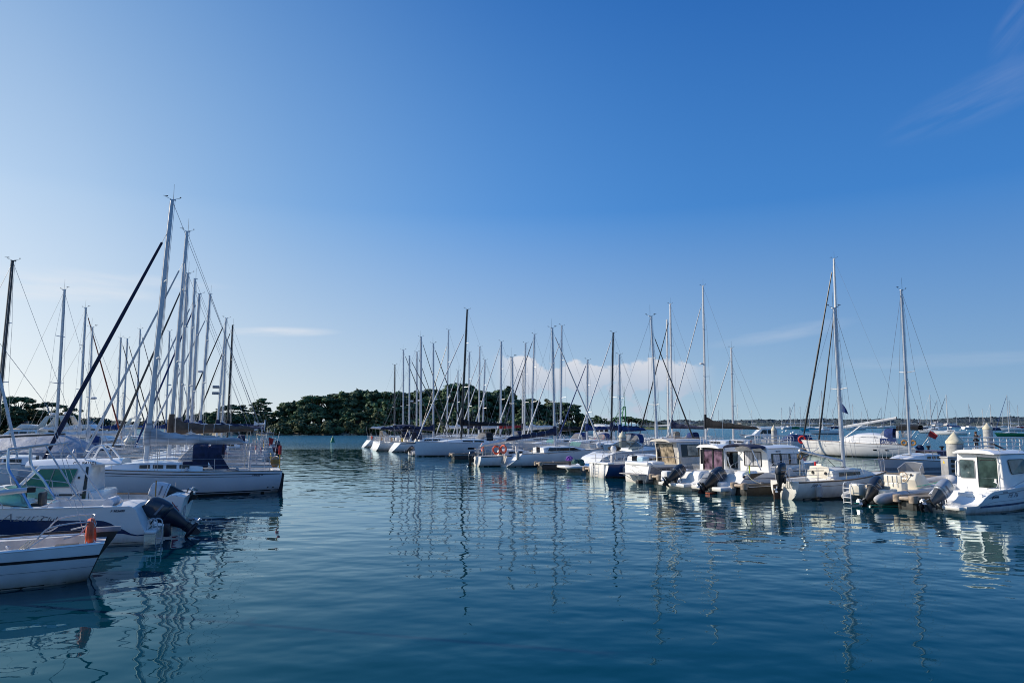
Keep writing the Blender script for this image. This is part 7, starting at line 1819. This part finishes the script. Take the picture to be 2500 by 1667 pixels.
    for i in range(26):
        px = 640+i*31+rd.uniform(-8, 8); Y = 208+rd.uniform(0, 5); p = AT(px, Y, 1058); p.z = .5; tree('bush', rd.randrange(3), NG['bush'], p, rd.uniform(4.5, 9), rd.uniform(.9, 1.5), LEAFD[2] if rd.random() < .45 else None)
island()
def spit():
    pts = [(lambda p: (p.x, p.y))(G(px, 1048.2)) for px in range(1430, 1640, 20)]
    land('spit', pts, 45, .6, 1.6, GRASS)
    rd = random.Random(8); prof = [(1440, 1020), (1455, 1013), (1475, 1020), (1490, 1030), (1500, 1018), (1525, 1014), (1545, 1018), (1570, 1022), (1590, 1026), (1608, 1028), (1620, 1038)]
    px = 1440
    while px < 1622:
        Y = rd.uniform(418, 440); p = AT(px, Y, 1047); p.z = .8; tree(rd.choice(['round', 'dense', 'umbrella']), rd.randrange(2), 'small distant tree on the low spit right of the island', p, max(2.5, ZAT(px, interp(prof, px), Y)-.8), rd.uniform(1.1, 1.6), None, 'trees on the spit'); px += rd.uniform(7, 12)
spit()
def left_wood():
    pts = [(lambda p: (p.x, p.y))(G(px, 1064)) for px in range(-140, 260, 30)]; land('left_shore', pts, 60, 1.0, 2.5, GRASS)
    rd = random.Random(4)
    tree('umbrella', 0, 'big flat umbrella pine above the left shore, left of the pale mast', (lambda p: V((p.x, p.y, 1.5)))(AT(42, 205)), ZAT(42, 962, 205)-1.5, 1.05, group=None)
    tree('umbrella', 1, 'umbrella pine with two crowns behind the pale mast on the left shore', (lambda p: V((p.x, p.y, 1.5)))(AT(118, 210)), ZAT(118, 977, 210)-1.5, 1.0, group=None)
    tree('umbrella', 0, 'smaller umbrella pine at the right end of the left shore wood', (lambda p: V((p.x, p.y, 1.5)))(AT(172, 214)), ZAT(172, 990, 214)-1.5, .9, group=None, rz=2)
    for px, py, k, v in ((-20, 990, 'dense', 1), (12, 984, 'dense', 0), (30, 990, 'round', 0), (60, 985, 'dense', 1), (85, 996, 'round', 1), (105, 1000, 'round', 1), (130, 1000, 'dense', 2), (150, 1003, 'round', 1), (170, 1005, 'dense', 2), (188, 1012, 'dense', 0), (205, 1022, 'round', 0), (95, 1010, 'bush', 1), (140, 1014, 'bush', 2), (45, 1008, 'bush', 0), (-5, 1005, 'dense', 0), (25, 1006, 'dense', 2), (70, 1004, 'dense', 1), (88, 1008, 'dense', 2), (118, 1010, 'round', 0), (135, 1012, 'dense', 0), (160, 1014, 'dense', 1), (180, 1022, 'round', 1), (52, 1000, 'dense', 1), (8, 1000, 'dense', 2)):
        Y = 200+rd.uniform(0, 12); p = AT(px, Y); p.z = 1.2; tree(k, v, 'leafy tree in the wood on the left shore', p, ZAT(px, py, Y)-1.2, rd.uniform(1.1, 1.35), LEAFD[2] if k == 'round' else None, 'trees of the left shore wood')
    # hazy wood farther back
    pts = [(lambda p: (p.x, p.y))(G(px, 1046)) for px in range(120, 620, 40)]; land('far_left_shore', pts, 60, 1.0, 2.0, GRASS)
    rd = random.Random(6); lobes = []
    for i in range(150):
        px = rd.uniform(190, 560); top = interp([(190, 1022), (230, 1017), (300, 1026), (370, 1028), (410, 1024), (440, 1016), (520, 1006), (560, 1008)], px); Y = rd.uniform(455, 490); p = AT(px, Y, 1045); zt = ZAT(px, top+rd.uniform(-1, 5), Y); lobes.append((V((p.x, p.y, zt*.62)), V((4.2, 4.2, max(1.2, zt*.38)))))
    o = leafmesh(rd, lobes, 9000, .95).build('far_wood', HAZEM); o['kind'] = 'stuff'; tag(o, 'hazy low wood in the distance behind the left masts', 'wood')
left_wood()
def far_shore():
    pts = []
    for px in range(1560, 3400, 40): p = G(px, 1040.0); pts.append((p.x, p.y))
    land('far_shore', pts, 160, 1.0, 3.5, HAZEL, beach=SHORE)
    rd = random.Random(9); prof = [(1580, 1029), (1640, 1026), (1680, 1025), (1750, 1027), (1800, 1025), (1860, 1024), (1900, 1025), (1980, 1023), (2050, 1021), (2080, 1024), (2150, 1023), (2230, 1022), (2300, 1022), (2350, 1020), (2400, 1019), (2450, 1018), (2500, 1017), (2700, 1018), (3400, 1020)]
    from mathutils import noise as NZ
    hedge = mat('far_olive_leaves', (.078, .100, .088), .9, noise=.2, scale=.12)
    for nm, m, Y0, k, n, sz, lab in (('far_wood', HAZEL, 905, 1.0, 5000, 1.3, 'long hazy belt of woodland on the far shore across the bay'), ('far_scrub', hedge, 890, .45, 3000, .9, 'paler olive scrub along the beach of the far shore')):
        rows = []; tops = []
        for i in range(1300):
            px = 1560+1840*i/1299; p = AT(px, Y0, 1040); h = ZAT(px, interp(prof, px), Y0)*k
            j = NZ.noise(V((p.x*.018, k, 0)))*2.2+NZ.noise(V((p.x*.075, k*3, 1)))*1.3+NZ.noise(V((p.x*.30, k*5, 2)))*.8; h = max(1.5, h+j*k)
            q = NZ.noise(V((p.x*.09, 7, k)))*2.5
            rows.append([V((p.x, p.y+q, .5)), V((p.x, p.y+4+q*1.5, h*.45)), V((p.x, p.y+8+q, h*.8)), V((p.x, p.y+14, h)), V((p.x, p.y+60, h*.8))]); tops.append((p, h, q))
        mb = MB().loft(rows, False, smooth=True)
        for _ in range(n):
            p, h, q = tops[rd.randrange(len(tops))]; u = rd.random(); c = V((p.x, p.y+lerp(0, 12, u)+q, h*lerp(.1, 1.02, u))); s_ = sz*rd.uniform(.5, 1.3)
            a = V((rd.gauss(0, 1), rd.gauss(0, .3), rd.gauss(0, .5))).normalized()*s_; b = V((rd.gauss(0, .3), rd.gauss(0, .3), 1)).normalized()*s_*.7
            mb.add([c-a, c-b, c+a, c+b], [(0, 1, 2, 3)])
        o = mb.build(nm, m); o['kind'] = 'stuff'; tag(o, lab, 'wood')
    # beach houses
    for px, w, d, lab in ((2288, 9, 7, 'small white house on the beach of the far shore'), (2320, 14, 6, 'long low grey roofed shed on the far shore')):
        p = AT(px, 884, 1040); r = thing('beach_house', lab, 'house', V((p.x, p.y, .6)), .2)
        MB().box(-w/2, w/2, -d/2, d/2, 0, 3.0).build('wall', WHITEP, r); MB().prism([(-w/2-.3, 2.9), (0, 5.2 if w < 10 else 4.0), (w/2+.3, 2.9)], lambda u, v, q: V((u, q, v)), -d/2-.3, d/2+.3).build('roof', mat('grey_roof', (.25, .25, .26), .7, noise=.1), r)
        for x in (-w*.3, 0, w*.3): MB().box(x-.5, x+.5, -d/2-.04, -d/2, 1.0, 2.1).build('window', SMOKE, r)
far_shore()

# ------------------------------------------------------------------ fenders hanging at the hull sides
def small_things():
    m = MB().lathe([(.015, .36), (.03, .33), (.10, .27), (.115, .1), (.115, -.15), (.10, -.27), (.02, -.33)], 10); tl = MB().tube([(0, 0, .34), (.0, .05, .85)], .01, 4)
    r0 = None
    spots = [((8.9, 38.85), 2.3, -1.30), ((7.35, 43.35), 3.4, -1.50), ((7.35, 43.35), 5.2, -1.40), ((10.3, 36.9), 3.2, -1.42), ((10.3, 36.9), 4.8, -1.35), ((12.45, 34.05), 3.0, -1.36), ((6.2, 47.0), 2.6, -1.50), ((4.4, 52.0), 4.2, -1.62), ((16.97, 28.37), 4.0, 1.34), ((16.97, 28.37), 2.2, 1.36)]
    for (x, y), lx, ly in spots:
        p = V((x, y, .50))+HR*lx+V((-HR.y, HR.x, 0))*ly
        if r0 is None:
            r0 = thing('fender', '', 'fender', p, 0); m.build('body', mat('white_fender', (.72, .72, .70), .45, noise=.08), r0); tl.build('lanyard', ROPE, r0); o = r0
        else: o = copy_tree(r0)
        o.location = p; tag(o, 'white sausage fender hanging at a hull side in the right-hand row', 'fender', 'fenders of the right-hand boats')
small_things()
